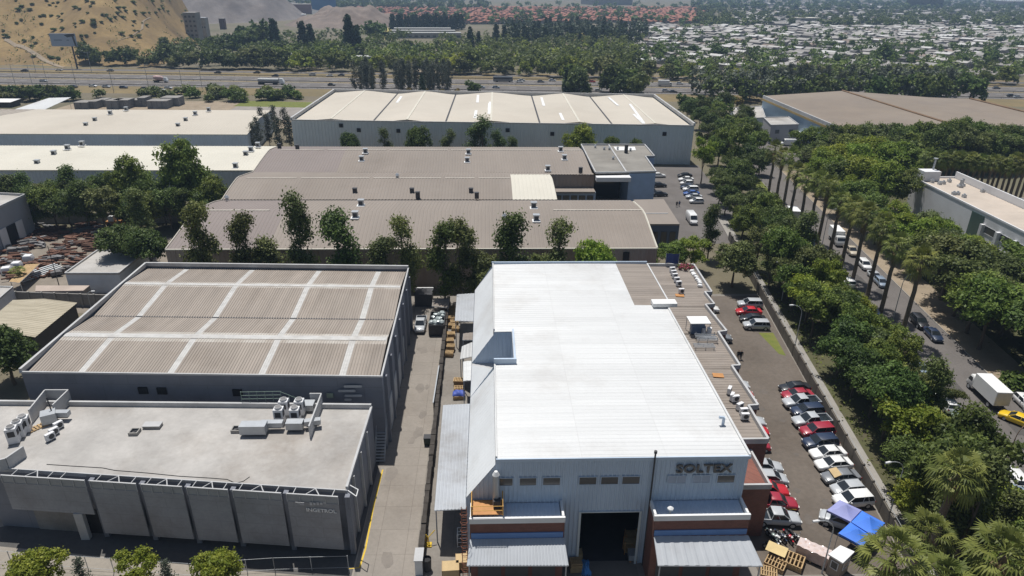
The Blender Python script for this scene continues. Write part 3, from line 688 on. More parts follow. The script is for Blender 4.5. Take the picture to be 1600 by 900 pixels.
# front blocks in brick with parapet and recessed sheet roof, each with its awning
def front_block(x0, x1):
    y0, y1 = 49.75, YF-0.12
    w_ = MB(); w_.prism([(x0, y0), (x1, y0), (x1, y1), (x0, y1)], 0, 8.0, top=False); wo = w_.build('brick_block', m_brick, T)
    p_ = MB()
    p_.bar((x0-0.05, y0+0.12), (x1+0.05, y0+0.12), 8.002, 8.62, 0.24); p_.bar((x0+0.12, y0+0.3), (x0+0.12, y1), 8.002, 8.615, 0.22); p_.bar((x1-0.12, y0+0.3), (x1-0.12, y1), 8.002, 8.615, 0.22)
    p_.build('coping', m_white, T)
    r_ = MB(); r_.ribroof(lambda u, v: (x0+0.3+(x1-x0-0.6)*u, y0+0.3+(y1-y0-0.3)*v, 8.05+0.25*v), int((x1-x0)/0.45), 1, 0.04); r_.build('block_roof', m_bluewall, T)
    f_ = MB(); f_.bar((x0+0.1, y0-0.06), (x1-0.1, y0-0.06), 6.25, 6.9, 0.1); f_.build('blue_flashing', m_bluepaint, T)
    d_ = MB(); n = 3
    for k in range(n):
        xa = x0+0.5+(x1-x0-1)*k/n+0.2; xb = x0+0.5+(x1-x0-1)*(k+1)/n-0.2
        d_.bar((xa, y0-0.03), (xb, y0-0.03), 0.1, 4.3, 0.06)
    d_.build('roller_door', M('dark_roller_door', (0.11, 0.105, 0.10), 0.6, 0.1, 1) if 'dark_roller_door' not in bpy.data.materials else bpy.data.materials['dark_roller_door'], T)
def awning(name, label, cs, m, pitch, thick=0.05, posts=(), cat='canopy'):
    "sheet canopy through four corners (rear-left, rear-right, front-right, front-left), on posts"
    o = thing(name, label, cat, (cs[3][0], cs[3][1], 0))
    L = math.hypot(cs[1][0]-cs[0][0], cs[1][1]-cs[0][1])
    def fn(u, v):
        a = [cs[0][k]+(cs[1][k]-cs[0][k])*u for k in range(3)]; c = [cs[3][k]+(cs[2][k]-cs[3][k])*u for k in range(3)]
        return [a[k]+(c[k]-a[k])*v for k in range(3)]
    s_ = MB(); s_.ribroof(lambda u, v: fn(u, v), max(2, int(L/pitch)), 2, 0.035); s_.build('sheeting', m, o)
    f_ = MB()
    for a, c in ((0, 1), (1, 2), (2, 3), (3, 0)):
        f_.tube(Vector(cs[a])-Vector((0, 0, 0.06)), Vector(cs[c])-Vector((0, 0, 0.06)), 0.045, 0.045, 6)
    f_.build('edge_frame', m_metal, o)
    for u, v in posts:
        p = fn(u, v); k = MB(); k.tube((p[0], p[1], 0), (p[0], p[1], p[2]-0.04), 0.07, 0.07, 8); k.build('post', m_metal, o)
    return o
front_block(-1.95, 7.1); front_block(15.75, 25.0)
awning('metal_awning', 'grey ribbed metal awning under the left brick block of the white roofed hall', [(-1.95, 49.6, 6.25), (7.1, 49.6, 6.25), (7.3, 47.2, 5.2), (-2.2, 47.4, 5.2)], m_canopy, 0.3, posts=((0.02, 0.97), (0.98, 0.97)))
awning('metal_awning', 'grey ribbed metal awning under the right brick block below the raised letters', [(15.85, 49.6, 6.25), (25.05, 49.5, 6.25), (25.6, 46.7, 5.2), (15.75, 47.0, 5.2)], m_canopy, 0.9, posts=((0.02, 0.97), (0.98, 0.97)))
# east annex with stepped brick parapet
SAW = [P2(*q, 8.2) for q in ((1200, 687), (1169, 635), (1184, 634), (1143, 572.5), (1156, 572), (1122, 519.6), (1135, 518), (1102, 477), (1116, 476), (1101, 457), (1112, 457), (1084, 414))]
ring = [(25.12, 61.9)]+SAW+[(25.12, 114.4)]
w_ = MB(); w_.prism(ring, 0, 7.75, top=False); w_.build('annex_wall', m_brick, T)
rf = MB()
def right_x(y):
    xs = []
    for a, c in zip(SAW[:-1], SAW[1:]):
        y0, y1 = min(a[1], c[1]), max(a[1], c[1])
        if y0 <= y <= y1 and y1-y0 > 0.8: xs.append(a[0]+(c[0]-a[0])*(y-a[1])/(c[1]-a[1]))
    return min(xs) if xs else None
edges = [(SAW[k][1], SAW[k+1][1], SAW[k], SAW[k+1]) for k in range(0, len(SAW)-1, 2)]
for y0, y1, a, c in edges:
    n = max(1, int((y1-y0)/0.62))
    rf.ribroof(lambda u, v: (25.2+(a[0]+(c[0]-a[0])*u-0.1-25.2)*v, y0+(y1-y0)*u, 7.85+0.1*(1-v)), n, 2, 0.05)
rf.build('annex_roof', m_brownroof, T)
cp = MB(); k = 0
for a, c in zip([(25.12, 61.9)]+SAW, SAW+[(25.12, 114.4)]):
    cp.bar(a, c, 7.752, 8.42+0.004*(k % 3), 0.28); k += 1
cp.build('annex_coping', m_parapet, T)
w_ = MB(); w_.prism([(25.12, 55.75), (29.6, 55.75), (29.6, 61.7), (25.12, 61.7)], 0, 6.5); w_.build('annex_wall', m_brick, T)
cp = MB(); cp.bar((25.1, 55.85), (29.7, 55.85), 6.502, 7.1, 0.26); cp.bar((29.5, 56.0), (29.5, 61.7), 6.502, 7.094, 0.24); cp.build('annex_coping', m_parapet, T)
vb = MB(); vb.box((24.6, 85.6, 14.05), (3.4, 1.5, 0.55)); vb.build('roof_box', m_white, T)
db = MB(); q = P(1130, 660, 13.9); db.path([(q.x, q.y, 13.6), (q.x, q.y, 14.5), (q.x-0.5, q.y, 14.55)], 0.16, 8); db.build('roof_flue', m_bluewall, T)

# ---- canopies west of the hall ---------------------------------------------------
awning('metal_canopy', 'long smoke stained grey metal canopy along the hall side facing the driveway', [(-6.05, 74.4, 4.9), (-2.45, 74.3, 5.15), (-2.45, 55.0, 5.15), (-5.8, 55.1, 4.9)],
       M('stained_canopy_sheet', (0.40, 0.42, 0.445), 0.5, 0.07, 0.35, stain=0.7), 0.4, posts=((0.03, 0.03), (0.03, 0.5), (0.03, 0.97)))
awning('metal_canopy', 'grey square metal canopy at the far end of the alley beside the hall', [P(714, 460, 5), P(743, 458, 5.2), P(741, 502, 5.2), P(711, 501, 5)], m_canopy, 0.5, posts=((0.03, 0.03), (0.03, 0.97)))
awning('metal_canopy', 'small brownish canopy between the grey canopy and the white tilted one', [P(724, 521, 4.6), P(742, 519, 4.8), P(742, 531, 4.8), P(723, 531, 4.6)], m_brownroof, 0.5, posts=((0.03, 0.97),))
awning('metal_canopy', 'white tilted canopy rising toward the notch in the hall roof', [P(722, 541, 4.4), P(742, 533, 6.2), P(742, 556, 6.2), P(719, 561, 4.4)], m_whiteroof, 0.6, posts=((0.03, 0.97), (0.03, 0.03)))
awning('metal_canopy', 'white flat canopy above the timber stack and blue tarpaulin', [P(724, 565, 5), P(741, 563, 5.2), P(739, 594, 5.2), P(724, 595, 5)], m_whiteroof, 0.6, posts=((0.03, 0.97), (0.03, 0.03)))
# ---- long grey complex in the middle ---------------------------------------------
T = building('grey_roof_works', 'very long factory with wavy brown grey roofs behind the row of gum trees', (-60, 121.5))
# west edge follows the gables; profile along y
def gl(y): return float(np.interp(y, [121.5, 141, 153.5, 168.5, 179, 199, 209], [-60.9, -62.6, -61.8, -62.8, -62.5, -63.8, -63.9]))
def gr(y): return float(np.interp(y, [121.5, 139, 151], [32.4, 33.5, 33.3])) if y < 152 else (16.1 if y < 174.6 else 27.8)
gp_y = [121.5, 127, 133, 138, 141, 145, 150, 153.3, 154.0, 158, 163, 167, 169, 173, 178.6, 183, 190, 196, 199, 203, 208]
gp_z = [8.6, 9.05, 9.6, 9.95, 10.05, 9.75, 9.2, 8.55, 8.55, 9.1, 9.65, 9.95, 9.9, 9.4, 8.65, 9.0, 9.6, 9.95, 10.0, 9.6, 9.0]
gz = lambda y: float(np.interp(y, gp_y, gp_z))
def groof(y0, y1, x0, x1, m, name, pitch=0.75, amp=0.06, dz=0.0):
    b = MB(); ys = sorted({y0, y1} | {y for y in gp_y if y0 < y < y1})
    L = 40
    f0 = x0 if callable(x0) else (lambda y: x0); f1 = x1 if callable(x1) else (lambda y: x1)
    n = max(2, int((f1(y0)-f0(y0))/pitch))
    vs = [(y-y0)/(y1-y0) for y in ys]
    b.ribroof(lambda u, v: (f0(y0+(y1-y0)*v)+(f1(y0+(y1-y0)*v)-f0(y0+(y1-y0)*v))*u, y0+(y1-y0)*v, gz(y0+(y1-y0)*v)+dz), n, 0, amp, vs=vs)
    return b.build(name, m, T)
groof(121.5, 153.3, lambda y: gl(y), lambda y: gl(y)+19, m_greyroof3, 'newer_roof')
groof(121.5, 153.3, lambda y: gl(y)+19, lambda y: gr(min(y, 151)), m_greyroof2, 'roof')
groof(154.0, 178.6, lambda y: gl(y), 5.6, m_greyroof2, 'roof')
groof(154.0, 174.5, 5.6, 16.1, m_creamwhite, 'pale_roof_patch', 0.9, 0.05)
groof(178.6, 208, lambda y: gl(y), lambda y: gl(y)+22, m_greyroof3, 'newer_roof')
groof(178.6, 208, lambda y: gl(y)+22, 27.8, m_greyroof2, 'roof'); groof(174.5, 178.6, 5.6, 27.8, m_greyroof2, 'roof')
m_dullcap = M('dull_ridge_cap', (0.43, 0.395, 0.345), 0.8, 0.2, 0.3)
for y, x1 in ((141, 33.4), (168, 5.4), (199, 27.6)):
    segs = [(-60.5, -48), (-47, -30), (-29, -12), (-11, x1-9), (x1-8, x1)] if y != 141 else [(-62, -47), (14, x1)]
    for x0, xa in segs: rc = MB(); rc.prism([(x0, y-0.28), (xa, y-0.28), (xa, y+0.28), (x0, y+0.28)], gz(y)+0.03, gz(y)+0.12); rc.build('ridge_cap', m_dullcap, T)
gt = MB(); gt.prism([(-61.6, 153.32), (33, 153.32), (33, 153.98), (-61.6, 153.98)], 8.2, 8.45); gt.build('valley_gutter', m_dark, T)
wl = MB(); wl.ribwall((-60.9, 121.4), (32.4, 121.4), 0, 8.5, 0.9, 0.07); wl.ribwall((32.4, 121.4), (33.4, 150.8), 0, lambda t: gz(121.5+t*29)-0.1, 0.9, 0.07)
wl.ribwall((-63.9, 208), (-60.9, 121.5), 0, lambda t: gz(208-t*86.5)-0.12, 0.9, 0.07)
wl.ribwall((33, 153.9), (5, 153.9), 0, 8.4, 0.9, 0.05); wl.ribwall((16.15, 154), (16.15, 174.4), 0, lambda t: gz(154+t*20.4)-0.1, 0.9, 0.05); wl.ribwall((16.1, 174.45), (27.8, 174.45), 0, 9.1, 0.9, 0.05); wl.ribwall((27.8, 208), (-63.9, 208), 0, 8.9, 0.9, 0.05)
wl.build('wall', M('brown_grey_cladding', (0.33, 0.295, 0.26), 0.7, 0.14, 0.12, col2=(0.27, 0.20, 0.155), stain=0.35, stretch=(1, 1, 0.2)), T)
fb = MB(); fb.bar((-60.9, 121.42), (32.5, 121.42), 8.5, 8.72, 0.3); fb.build('eave_gutter', m_creamwhite, T)
vb = MB(); a = PY(978, 402, 121.3); vb.box((a.x, 121.25, a.z), (1.2, 0.2, 2.2)); vb.build('wall_door', m_black, T)
# edges: pale flashing on the gables
fl = MB(); f2 = MB()
for y0, y1 in zip(gp_y[:-1], gp_y[1:]):
    fl.tube((gl(y0), y0, gz(y0)+0.08), (gl(y1), y1, gz(y1)+0.08), 0.16, 0.16, 5)
    if y1 < 152: f2.tube((gr(y0), y0, gz(y0)+0.08), (gr(y1), y1, gz(y1)+0.08), 0.2, 0.2, 5)
fl.build('edge_flashing', m_dullcap, T); f2.build('edge_flashing', m_creamwhite, T)
# roof ventilators: a cowl on a pale base
def roof_vent(px, py, kind, parent, zf=None, s=1.0):
    q = P(px, py, 9.6); z = zf(q.x, q.y) if zf else gz(q.y)
    q = P(px, py, z)
    if kind == 'hood':
        v_ = MB(); v_.box((q.x, q.y, z+0.12), (1.7*s, 1.9*s, 0.2)); o = v_.build('vent_base', m_white, parent)
        c_ = MB(); c_.box((q.x, q.y+0.35*s, z+0.75*s), (1.1*s, 1.0*s, 1.1*s)); c_.box((q.x, q.y+0.35*s, z+1.36*s), (1.4*s, 1.3*s, 0.14)); c = c_.build('cowl', m_metal, parent)
        d_ = MB(); d_.box((q.x, q.y-0.17*s, z+0.72*s), (0.8*s, 0.05, 0.75*s)); d = d_.build('louvre', m_dark, parent)
        c.parent = o; d.parent = o
    elif kind == 'dark':
        v_ = MB(); v_.box((q.x, q.y, z+0.8*s), (1.15*s, 0.9*s, 1.6*s)); v_.box((q.x, q.y, z+1.66*s), (1.3*s, 1.1*s, 0.12)); v_.build('dark_vent', m_dark, parent)
    else:
        v_ = MB(); v_.tube((q.x, q.y, z), (q.x, q.y, z+0.7*s), 0.35*s, 0.35*s, 10); v_.tube((q.x, q.y, z+0.7*s), (q.x, q.y, z+1.2*s), 0.55*s, 0.2*s, 10); v_.build('round_vent', m_metal, parent)
for px, py, k in ((571, 240, 'hood'), (565, 252, 'hood'), (732, 241, 'hood'), (730, 254, 'hood'), (465, 234, 'dark'), (437, 232, 'dark'), (621, 278, 'round'),
                  (555, 303, 'dark'), (644, 303, 'dark'), (653, 309, 'dark'), (736, 303, 'dark'), (745, 310, 'dark'), (564, 322, 'hood'), (555, 341, 'hood'), (834, 326, 'hood'), (838, 346, 'hood'), (788, 342, 'round'),
                  (355, 313, 'round'), (876, 237, 'hood'), (882, 250, 'hood'), (856, 267, 'hood'), (907, 270, 'dark')):
    roof_vent(px, py, k, T, s=0.85 if k == 'dark' else 1.0)
# offices in the re-entrant corner
T2 = building('works_office', 'blue grey walled office with flat grey roof and deep shaded porch at the works', (27.5, 174))
rg = [(27.9, 173.4), (44.1, 174.6), (44.9, 191.5), (47.6, 192), (48.0, 207.2), (28.4, 207.1)]
w_ = MB(); w_.prism([(36.9, 173.9)]+rg[1:]+[(28.3, 184), (36.9, 184)], 0, 9.6, top=False); w_.build('wall', M('blue_office_wall', (0.34, 0.44, 0.60), 0.7, 0.10, 0.3, stain=0.3), T2)
r_ = MB(); r_.prism(rg, 9.602, 9.8); r_.build('roof', M('grey_flat_roof', (0.24, 0.225, 0.20), 0.85, 0.2, 0.15, stain=0.4), T2)
cp = MB(); k = 0
for a, c in zip(rg, rg[1:]+rg[:1]): cp.bar(a, c, 9.802, 10.2+0.004*k, 0.3); k += 1
cp.bar((36.2, 174.2), (36.9, 207), 9.802, 10.05, 0.4); cp.build('parapet', m_parapet, T2)
f_ = MB(); f_.prism([(27.9, 171.0), (36.9, 171.0), (36.9, 173.6), (27.9, 173.2)], 8.2, 9.3); f_.build('porch_canopy', m_office, T2)
d_ = MB(); d_.bar((28.2, 183.9), (36.8, 183.9), 0.02, 8.3, 0.1); d_.build('shaded_glazing', m_glass, T2)
for px, py in ((930, 231), (944, 234), (952, 234), (965, 234), (985, 236), (958, 249)):
    roof_vent(px, py, 'round', T2, lambda x, y: 9.8, 0.8)
v_ = MB(); q = P(978, 239, 9.8); v_.box((q.x, q.y, 11.0), (0.9, 0.9, 2.4)); v_.build('dark_vent', m_dark, T2)
v_ = MB(); v_.prism([(38, 200), (44, 200.5), (44.5, 205), (38, 205)], 9.81, 9.86); v_.build('white_patch', m_white, T2)
T2 = building('low_office', 'low blue grey office strip with dark windows in the works courtyard', (17, 171))
w_ = MB(); w_.prism([(16.6, 171.5), (28.0, 171.5), (28.0, 174.3), (16.6, 174.3)], 0, 5.2); w_.build('wall', bpy.data.materials['blue_office_wall'], T2)
f_ = MB(); f_.prism([(16.5, 170.4), (27.7, 170.4), (27.7, 174.35), (16.5, 174.35)], 5.3, 5.7); f_.build('roof', m_greyroof2, T2)
for k in range(5):
    wall_window(T2, 'window', (17.3+k*2.1, 171.5), (19.0+k*2.1, 171.5), 1.6, 4.4, m_glass, m_dark, out=0.03)
T2 = building('flat_annex', 'flat roofed annex with dark blue front at the right end of the long works', (36, 144))
ax = [P2(990, 312, 6), P2(1037, 311, 6), P2(1062, 350, 6), P2(1016, 350, 6)]
w_ = MB(); w_.prism(ax, 0, 5.6, top=False); w_.build('wall', M('dark_blue_wall', (0.10, 0.13, 0.19), 0.6, 0.12, 0.4), T2)
r_ = MB(); r_.prism(ax, 5.602, 6.0); r_.build('roof', m_greyroof2, T2)
k_ = MB(); q = P(1037, 334, 6); k_.tube((q.x-6, q.y, 6.1), (q.x+1, q.y, 6.1), 0.12); k_.build('roof_pipe', m_white, T2)
for x in (0.2, 0.5, 0.8):
    a = mix2(ax[3], ax[2], x-0.1); c = mix2(ax[3], ax[2], x+0.1); wall_window(T2, 'window', a, c, 1.2, 4.2, m_glass, m_dark)

# ---- big pale warehouse ------------------------------------------------------------
E0, E1, E2, E3 = P2(455, 187, 13), P2(1085, 196, 13), P2(1022, 150, 13), P2(522, 142, 13)
T = building('pale_vault_warehouse', 'huge pale warehouse with five shallow roof bays behind the grey works', E0)
def eq(u, v): return mix2(mix2(E0, E1, u), mix2(E3, E2, u), v)
w_ = MB()
for a, c in ((E0, E1), (E1, E2), (E2, E3), (E3, E0)): w_.ribwall(a, c, 0, 12.8, 1.1, 0.09)
w_.build('wall', m_palewall, T)
ur = [(x-455)/630 for x in (455, 517, 582, 637, 697, 769, 846, 907, 960, 1025, 1085)]
uz = [12.4, 13.4, 12.35, 13.5, 12.35, 13.5, 12.35, 13.5, 12.35, 13.4, 12.4]
rf = MB(); us = np.linspace(0.004, 0.996, 120)
for k in range(len(us)-1):
    pass
def zz_(u):
    i = max(j for j in range(len(ur)) if ur[j] <= u+1e-9); i = min(i, len(ur)-2); t = (u-ur[i])/(ur[i+1]-ur[i]); t = 0.5-0.5*math.cos(math.pi*t) ; return uz[i]+(uz[i+1]-uz[i])*(t*0.5+0.5*(u-ur[i])/(ur[i+1]-ur[i]))
rf.sheet(lambda u, v: (*eq(0.004+0.992*u, 0.003+0.994*v), zz_(0.004+0.992*u)), 130, 6); rf.build('roof', m_cream, T, smooth=40)
lc = MB(); dk = MB()
for i in range(1, 10):
    b_ = lc if i % 2 else dk
    a, c = eq(ur[i], 0.01), eq(ur[i], 0.99); b_.bar(a, c, uz[i]-0.02, uz[i]+0.10, 0.7 if i % 2 else 0.55)
lc.build('ridge_cap', m_creamwhite, T); dk.build('valley_gutter', m_dark, T)
pt = MB()
for x0, y0, x1, y1 in ((620, 158, 627, 148), (764, 179, 766, 160), (765, 162, 764, 173), (744, 172, 742, 184), (850, 163, 846, 150), (951, 151, 966, 164), (984, 163, 1006, 192), (990, 178, 1006, 193), (747, 148, 746, 160), (875, 176, 880, 187)):
    a, c = P2(x0, y0, 13.25), P2(x1, y1, 13.25)
    u0 = min(0.99, max(0.01, (a[0]-E0[0])/(E1[0]-E0[0])));  u1 = min(0.99, max(0.01, (c[0]-E0[0])/(E1[0]-E0[0])))
    n = 6
    for k in range(n):
        p, q = mix2(a, c, k/n), mix2(a, c, (k+1)/n); z0 = zz_(u0+(u1-u0)*k/n)+0.05; z1 = zz_(u0+(u1-u0)*(k+1)/n)+0.05
        pt.face([(p[0]-0.5, p[1], z0), (p[0]+0.5, p[1], z0), (q[0]+0.5, q[1], z1), (q[0]-0.5, q[1], z1)])
pt.build('repair_strips', m_white, T)
pp = MB(); pp.bar(eq(0, 0), eq(0, 1), 12.803, 13.75, 0.6); pp.bar(eq(0, 1), eq(1, 1), 12.803, 13.756, 0.6); pp.bar(eq(1, 1), eq(1, 0), 12.803, 13.753, 0.6); pp.bar(eq(-0.002, 0), eq(1.002, 0), 12.803, 13.1, 0.4); pp.build('parapet', m_parapet, T)
for px, py in ((533, 199), (560.5, 206), (623, 206.5), (795, 203.5), (865, 208.5), (1040, 206.5)):
    q = PY(px, py, 226); u = (px-455)/630; p = eq(u, 0); v_ = MB(); v_.box((p[0], p[1]-0.15, q.z), (1.3, 0.16, 1.25)); v_.build('wall_vent', m_black, T)

# ---- cream warehouses, left -----------------------------------------------------------
def low_warehouse(name, label, x0, x1a, y0, x1b, y1, ze, zr, mroof_, vents, dark=None):
    T = building(name, label, (x0, y0))
    n = int((x1a-x0)/0.9); r_ = MB(); ym = (y0+y1)/2
    ys = [y0, ym, y1]; zs = [ze, zr, ze]
    rz = lambda y: float(np.interp(y, ys, zs))
    f1 = lambda y: x1a+(x1b-x1a)*(y-y0)/(y1-y0)
    r_.ribroof(lambda u, v: (x0+(f1(y0+(y1-y0)*v)-x0)*u, y0+(y1-y0)*v, rz(y0+(y1-y0)*v)), n, 2, 0.04); r_.build('roof', mroof_, T)
    w_ = MB(); w_.ribwall((x0, y0+0.05), (x1a, y0+0.05), 0, ze-0.12, 1.0, 0.08); w_.ribwall((x1a, y0+0.05), (x1b, y1), 0, lambda t: rz(y0+(y1-y0)*t)-0.15, 1.0, 0.05); w_.ribwall((x1b, y1), (x0, y1), 0, ze-0.12, 1.0, 0.05); w_.build('wall', M('pale_blue_cladding', (0.50, 0.56, 0.62), 0.6, 0.06, 0.2, stain=0.3) if 'pale_blue_cladding' not in bpy.data.materials else bpy.data.materials['pale_blue_cladding'], T)
    f_ = MB(); f_.bar((x0, y0-0.02), (x1a, y0-0.02), ze-0.12, ze+0.12, 0.25); f_.build('eave_trim', m_creamwhite, T)
    if dark: d_ = MB(); d_.ribroof(lambda u, v: (dark[0]+(dark[1]-dark[0])*u, ym+(y1-ym)*v, rz(ym+(y1-ym)*v)+0.02), 20, 1, 0.04); d_.build('dark_roof_patch', m_greyroof2, T)
    for px, py in vents: roof_vent(px, py, 'hood', T, lambda x, y: rz(y), 1.0)
a0 = P(398, 266, 8); a1 = P(435, 228, 8); z0 = P(0, 266, 8)
low_warehouse('cream_warehouse', 'cream roofed warehouse behind the dark trees at left, nearer of the two', -175, a0.x, a0.y, a1.x, a1.y, 7.9, 9.2, m_creamwhite, ((58, 258), (84, 243), (105, 234), (368, 263), (384, 244), (392, 237), (128, 228), (403, 230)))
a0 = P(386, 210, 8); a1 = P(424, 172, 8)
low_warehouse('cream_warehouse', 'cream roofed warehouse at left, farther of the two, before the concrete stacks', -230, a0.x, a0.y, a1.x, a1.y, 7.9, 9.2, m_cream, ((134, 198), (148, 190), (172, 179), (278, 199), (290, 190), (305, 180), (326, 174), (197, 173)), dark=(-228, -178))

# ---- small buildings, far left ----------------------------------------------------------
def flat_block(name, label, poly, z, wall, roof, cat='building', par=0.5, zb=0):
    T = thing(name, label, cat, (poly[0][0], poly[0][1], 0))
    w_ = MB(); w_.prism(poly, zb, z-0.2, top=False); w_.build('wall', wall, T)
    r_ = MB(); r_.prism(poly, z-0.198, z); r_.build('roof', roof, T)
    if par:
        p_ = MB()
        pl = ccw(list(poly))
        for k, (a, c) in enumerate(zip(pl, pl[1:]+pl[:1])): p_.bar(a, c, z+0.002, z+par+0.004*k, 0.25)
        p_.build('parapet', m_parapet, T)
    return T
T = flat_block('grey_workshop', 'plain grey workshop with a dark doorway and pale door leaves beside the scrap yard', [P2(-60, 330, 9), P2(-30, 339, 9), P2(40, 306, 9), P2(-20, 303, 9)], 9, M('workshop_wall', (0.36, 0.37, 0.39), 0.8, 0.08, 0.3, stain=0.3), m_slab)
a, c = P2(12, 380, 0), P2(38, 366, 0); e = P2(-2, 388, 0)
d = MB(); dx, dy = c[0]-a[0], c[1]-a[1]; L = math.hypot(dx, dy); ux, uy = dx/L, dy/L
edge_a, edge_b = P2(-30, 339, 9), P2(40, 306, 9)
def on_edge(t): return mix2(edge_a, edge_b, t)
d.bar((on_edge(0.40)[0]+0.1, on_edge(0.40)[1]-0.1), (on_edge(0.60)[0]+0.1, on_edge(0.60)[1]-0.1), 0.03, 4.6, 0.12); d.build('doorway', m_black, T)
for t0, t1 in ((0.24, 0.39), (0.61, 0.76)):
    d = MB(); d.bar((on_edge(t0)[0]+0.2, on_edge(t0)[1]-0.2), (on_edge(t1)[0]+0.2, on_edge(t1)[1]-0.2), 0.03, 4.7, 0.12); d.build('door_leaf', m_white, T)
flat_block('pale_shed', 'low white walled shed with flat roof in front of the big dark tree', [P2(102, 428, 4), P2(186, 428, 4), P2(230, 392, 4), P2(153, 392, 4)], 4, M('pale_shed_wall', (0.55, 0.58, 0.62), 0.8, 0.06, 0.4, stain=0.3), m_slab, par=0.3)
T = thing('ribbed_shed', 'low shed with wide stained cream ribbed roof beside the striped warehouse', 'shed', P(0, 520, 4.5))
c0, c1, c2, c3 = P(-40, 520, 4.5), P(55, 527, 4.3), P(121, 473, 4.3), P(20, 469, 4.9)
def cq(u, v):
    a = c0.lerp(c1, u); c = c3.lerp(c2, u); p = a.lerp(c, v); return (p.x, p.y, p.z+0.5*(1-abs(2*u-1)))
r_ = MB(); r_.ribroof(lambda u, v: cq(v, u), 22, 8, 0.05); r_.build('roof', M('stained_fibre_roof', (0.48, 0.43, 0.33), 0.85, 0.25, 0.35, col2=(0.34, 0.30, 0.22), stain=0.4, stretch=(0.3, 2, 1)), T)
w_ = MB(); w_.prism([(c0.x, c0.y), (c1.x-0.3, c1.y+0.2), (c2.x-0.3, c2.y-0.2), (c3.x, c3.y)], 0, 4.1, top=False); w_.build('wall', m_dark, T)
flat_block('low_shed', 'low flat topped shed behind the block wall with a small palm', [P2(55, 455, 2.5), P2(130, 454, 2.5), P2(140, 446, 2.5), P2(56, 446, 2.5)], 2.5, m_blockwall, M('pinkish_roof', (0.40, 0.33, 0.28), 0.85, 0.12, 0.3), par=0)
T = flat_block('edge_house', 'small grey house with mono roof at the far left edge by the block wall', [P2(-40, 490, 3.5), P2(-8, 473, 3.5), P2(20, 449, 3.5), P2(-30, 448, 3.5)], 3.5, m_office, m_slab, par=0.2)
o = thing('block_wall', 'long grey concrete block wall between the scrap yard and the cream ribbed shed', 'wall', (*P2(20, 482, 0), 0))
b = MB(); b.bar(P2(10, 474, 0), P2(172, 480, 0), 0, 2.5, 0.25); b.build('wall_panels', m_blockwall, o)
b = MB()
for k in range(9): p = mix2(P2(10, 474, 0), P2(172, 480, 0), k/8); b.box((p[0], p[1]-0.1, 1.3), (0.3, 0.36, 2.65))
b.build('posts', m_conc, o)
o = thing('block_wall', 'dark boundary wall shaded by the trees behind the scrap yard', 'wall', (*P2(60, 355, 0), 0))
b = MB(); b.bar(P2(40, 349, 0), P2(290, 348, 0), 0, 2.6, 0.25); b.build('wall_panels', m_blockwall, o)
flat_block('dark_canopy_shed', 'small pale roofed open shed half hidden among the dark trees', [P2(166, 301, 4), P2(192, 301, 4), P2(186, 290, 4), P2(174, 290, 4)], 4, m_dark, m_metal, par=0, cat='shed')

# ---- right: office with parapet, far beige warehouse and gatehouse -------------------------
G0, G1 = P2(1427, 276, 9), P2(1592, 357, 9)
dirx, diry = G1[0]-G0[0], G1[1]-G0[1]; L = math.hypot(dirx, diry); ux, uy = dirx/L, diry/L
G1 = (G0[0]+ux*62, G0[1]+uy*62); px_, py_ = -uy, ux        # away from the street is +x
W = 11.5
T = building('street_office', 'long pale grey office with ribbed beige roof between trees at the right edge', G0)
poly = [G0, G1, (G1[0]+W, G1[1]), (G0[0]+W, G0[1])]
w_ = MB(); w_.prism(ccw(poly), 0, 8.6, top=False); w_.build('wall', m_office, T)
r_ = MB(); r_.ribroof(lambda u, v: (G0[0]+(G1[0]-G0[0])*u+0.3+(W-0.6)*v, G0[1]+(G1[1]-G0[1])*u, 8.62), 60, 1, 0.05); r_.build('roof', M('beige_ribbed_roof', (0.50, 0.43, 0.36), 0.8, 0.08, 0.2, stain=0.2), T)
p_ = MB(); p_.bar((G0[0]+0.05, G0[1]), (G1[0]+0.05, G1[1]), 8.602, 9.0, 0.3); p_.bar((G0[0], G0[1]+0.1), (G0[0]+W, G0[1]+0.1), 8.602, 9.02, 0.3); p_.bar((G0[0]+W, G0[1]), (G1[0]+W, G1[1]), 8.602, 10.4, 0.35); p_.build('parapet', m_office, T)
b_ = MB(); b_.prism([(G0[0]+0.6, G0[1]-3.4), (G0[0]+5, G0[1]-3.4), (G0[0]+5, G0[1]-0.2), (G0[0]+0.6, G0[1]-0.2)], 8.7, 11.2); b_.build('roof_hut', m_office, T)
b_ = MB(); b_.tube((G0[0]+4.2, G0[1]-1, 11.2), (G0[0]+4.2, G0[1]-1, 14), 0.25); b_.tube((G0[0]+4.2, G0[1]-1, 14), (G0[0]+4.2, G0[1]-1, 14.2), 0.6); b_.build('flue', m_metal, T)
gw = (G0[0]+ux*26.5-0.08, G0[1]+uy*26.5); gw2 = (G0[0]+ux*31-0.08, G0[1]+uy*31)
b_ = MB(); b_.bar(gw, gw2, 0.5, 8.0, 0.1); b_.build('stair_glazing', M_glass('green_glass', (0.06, 0.10, 0.09), 0.2), T)
for k in range(5):
    s0 = 31.8+k*5.4; a, c = (G0[0]+ux*s0, G0[1]+uy*s0), (G0[0]+ux*(s0+3.9), G0[1]+uy*(s0+3.9))
    c_ = MB(); c_.box((a[0]-0.35, a[1]+0.3, 3.2), (0.8, 0.8, 6.4)); c_.build('pilaster', m_office, T)
    wall_window(T, 'window', (a[0]-0.02, a[1]-0.2), (c[0]-0.02, c[1]), 4.6, 6.3, m_winglass, m_office, out=0.03)
    wall_window(T, 'window', (a[0]-0.02, a[1]-0.2), (c[0]-0.02, c[1]), 1.2, 3.0, m_winglass, m_office, out=0.03)
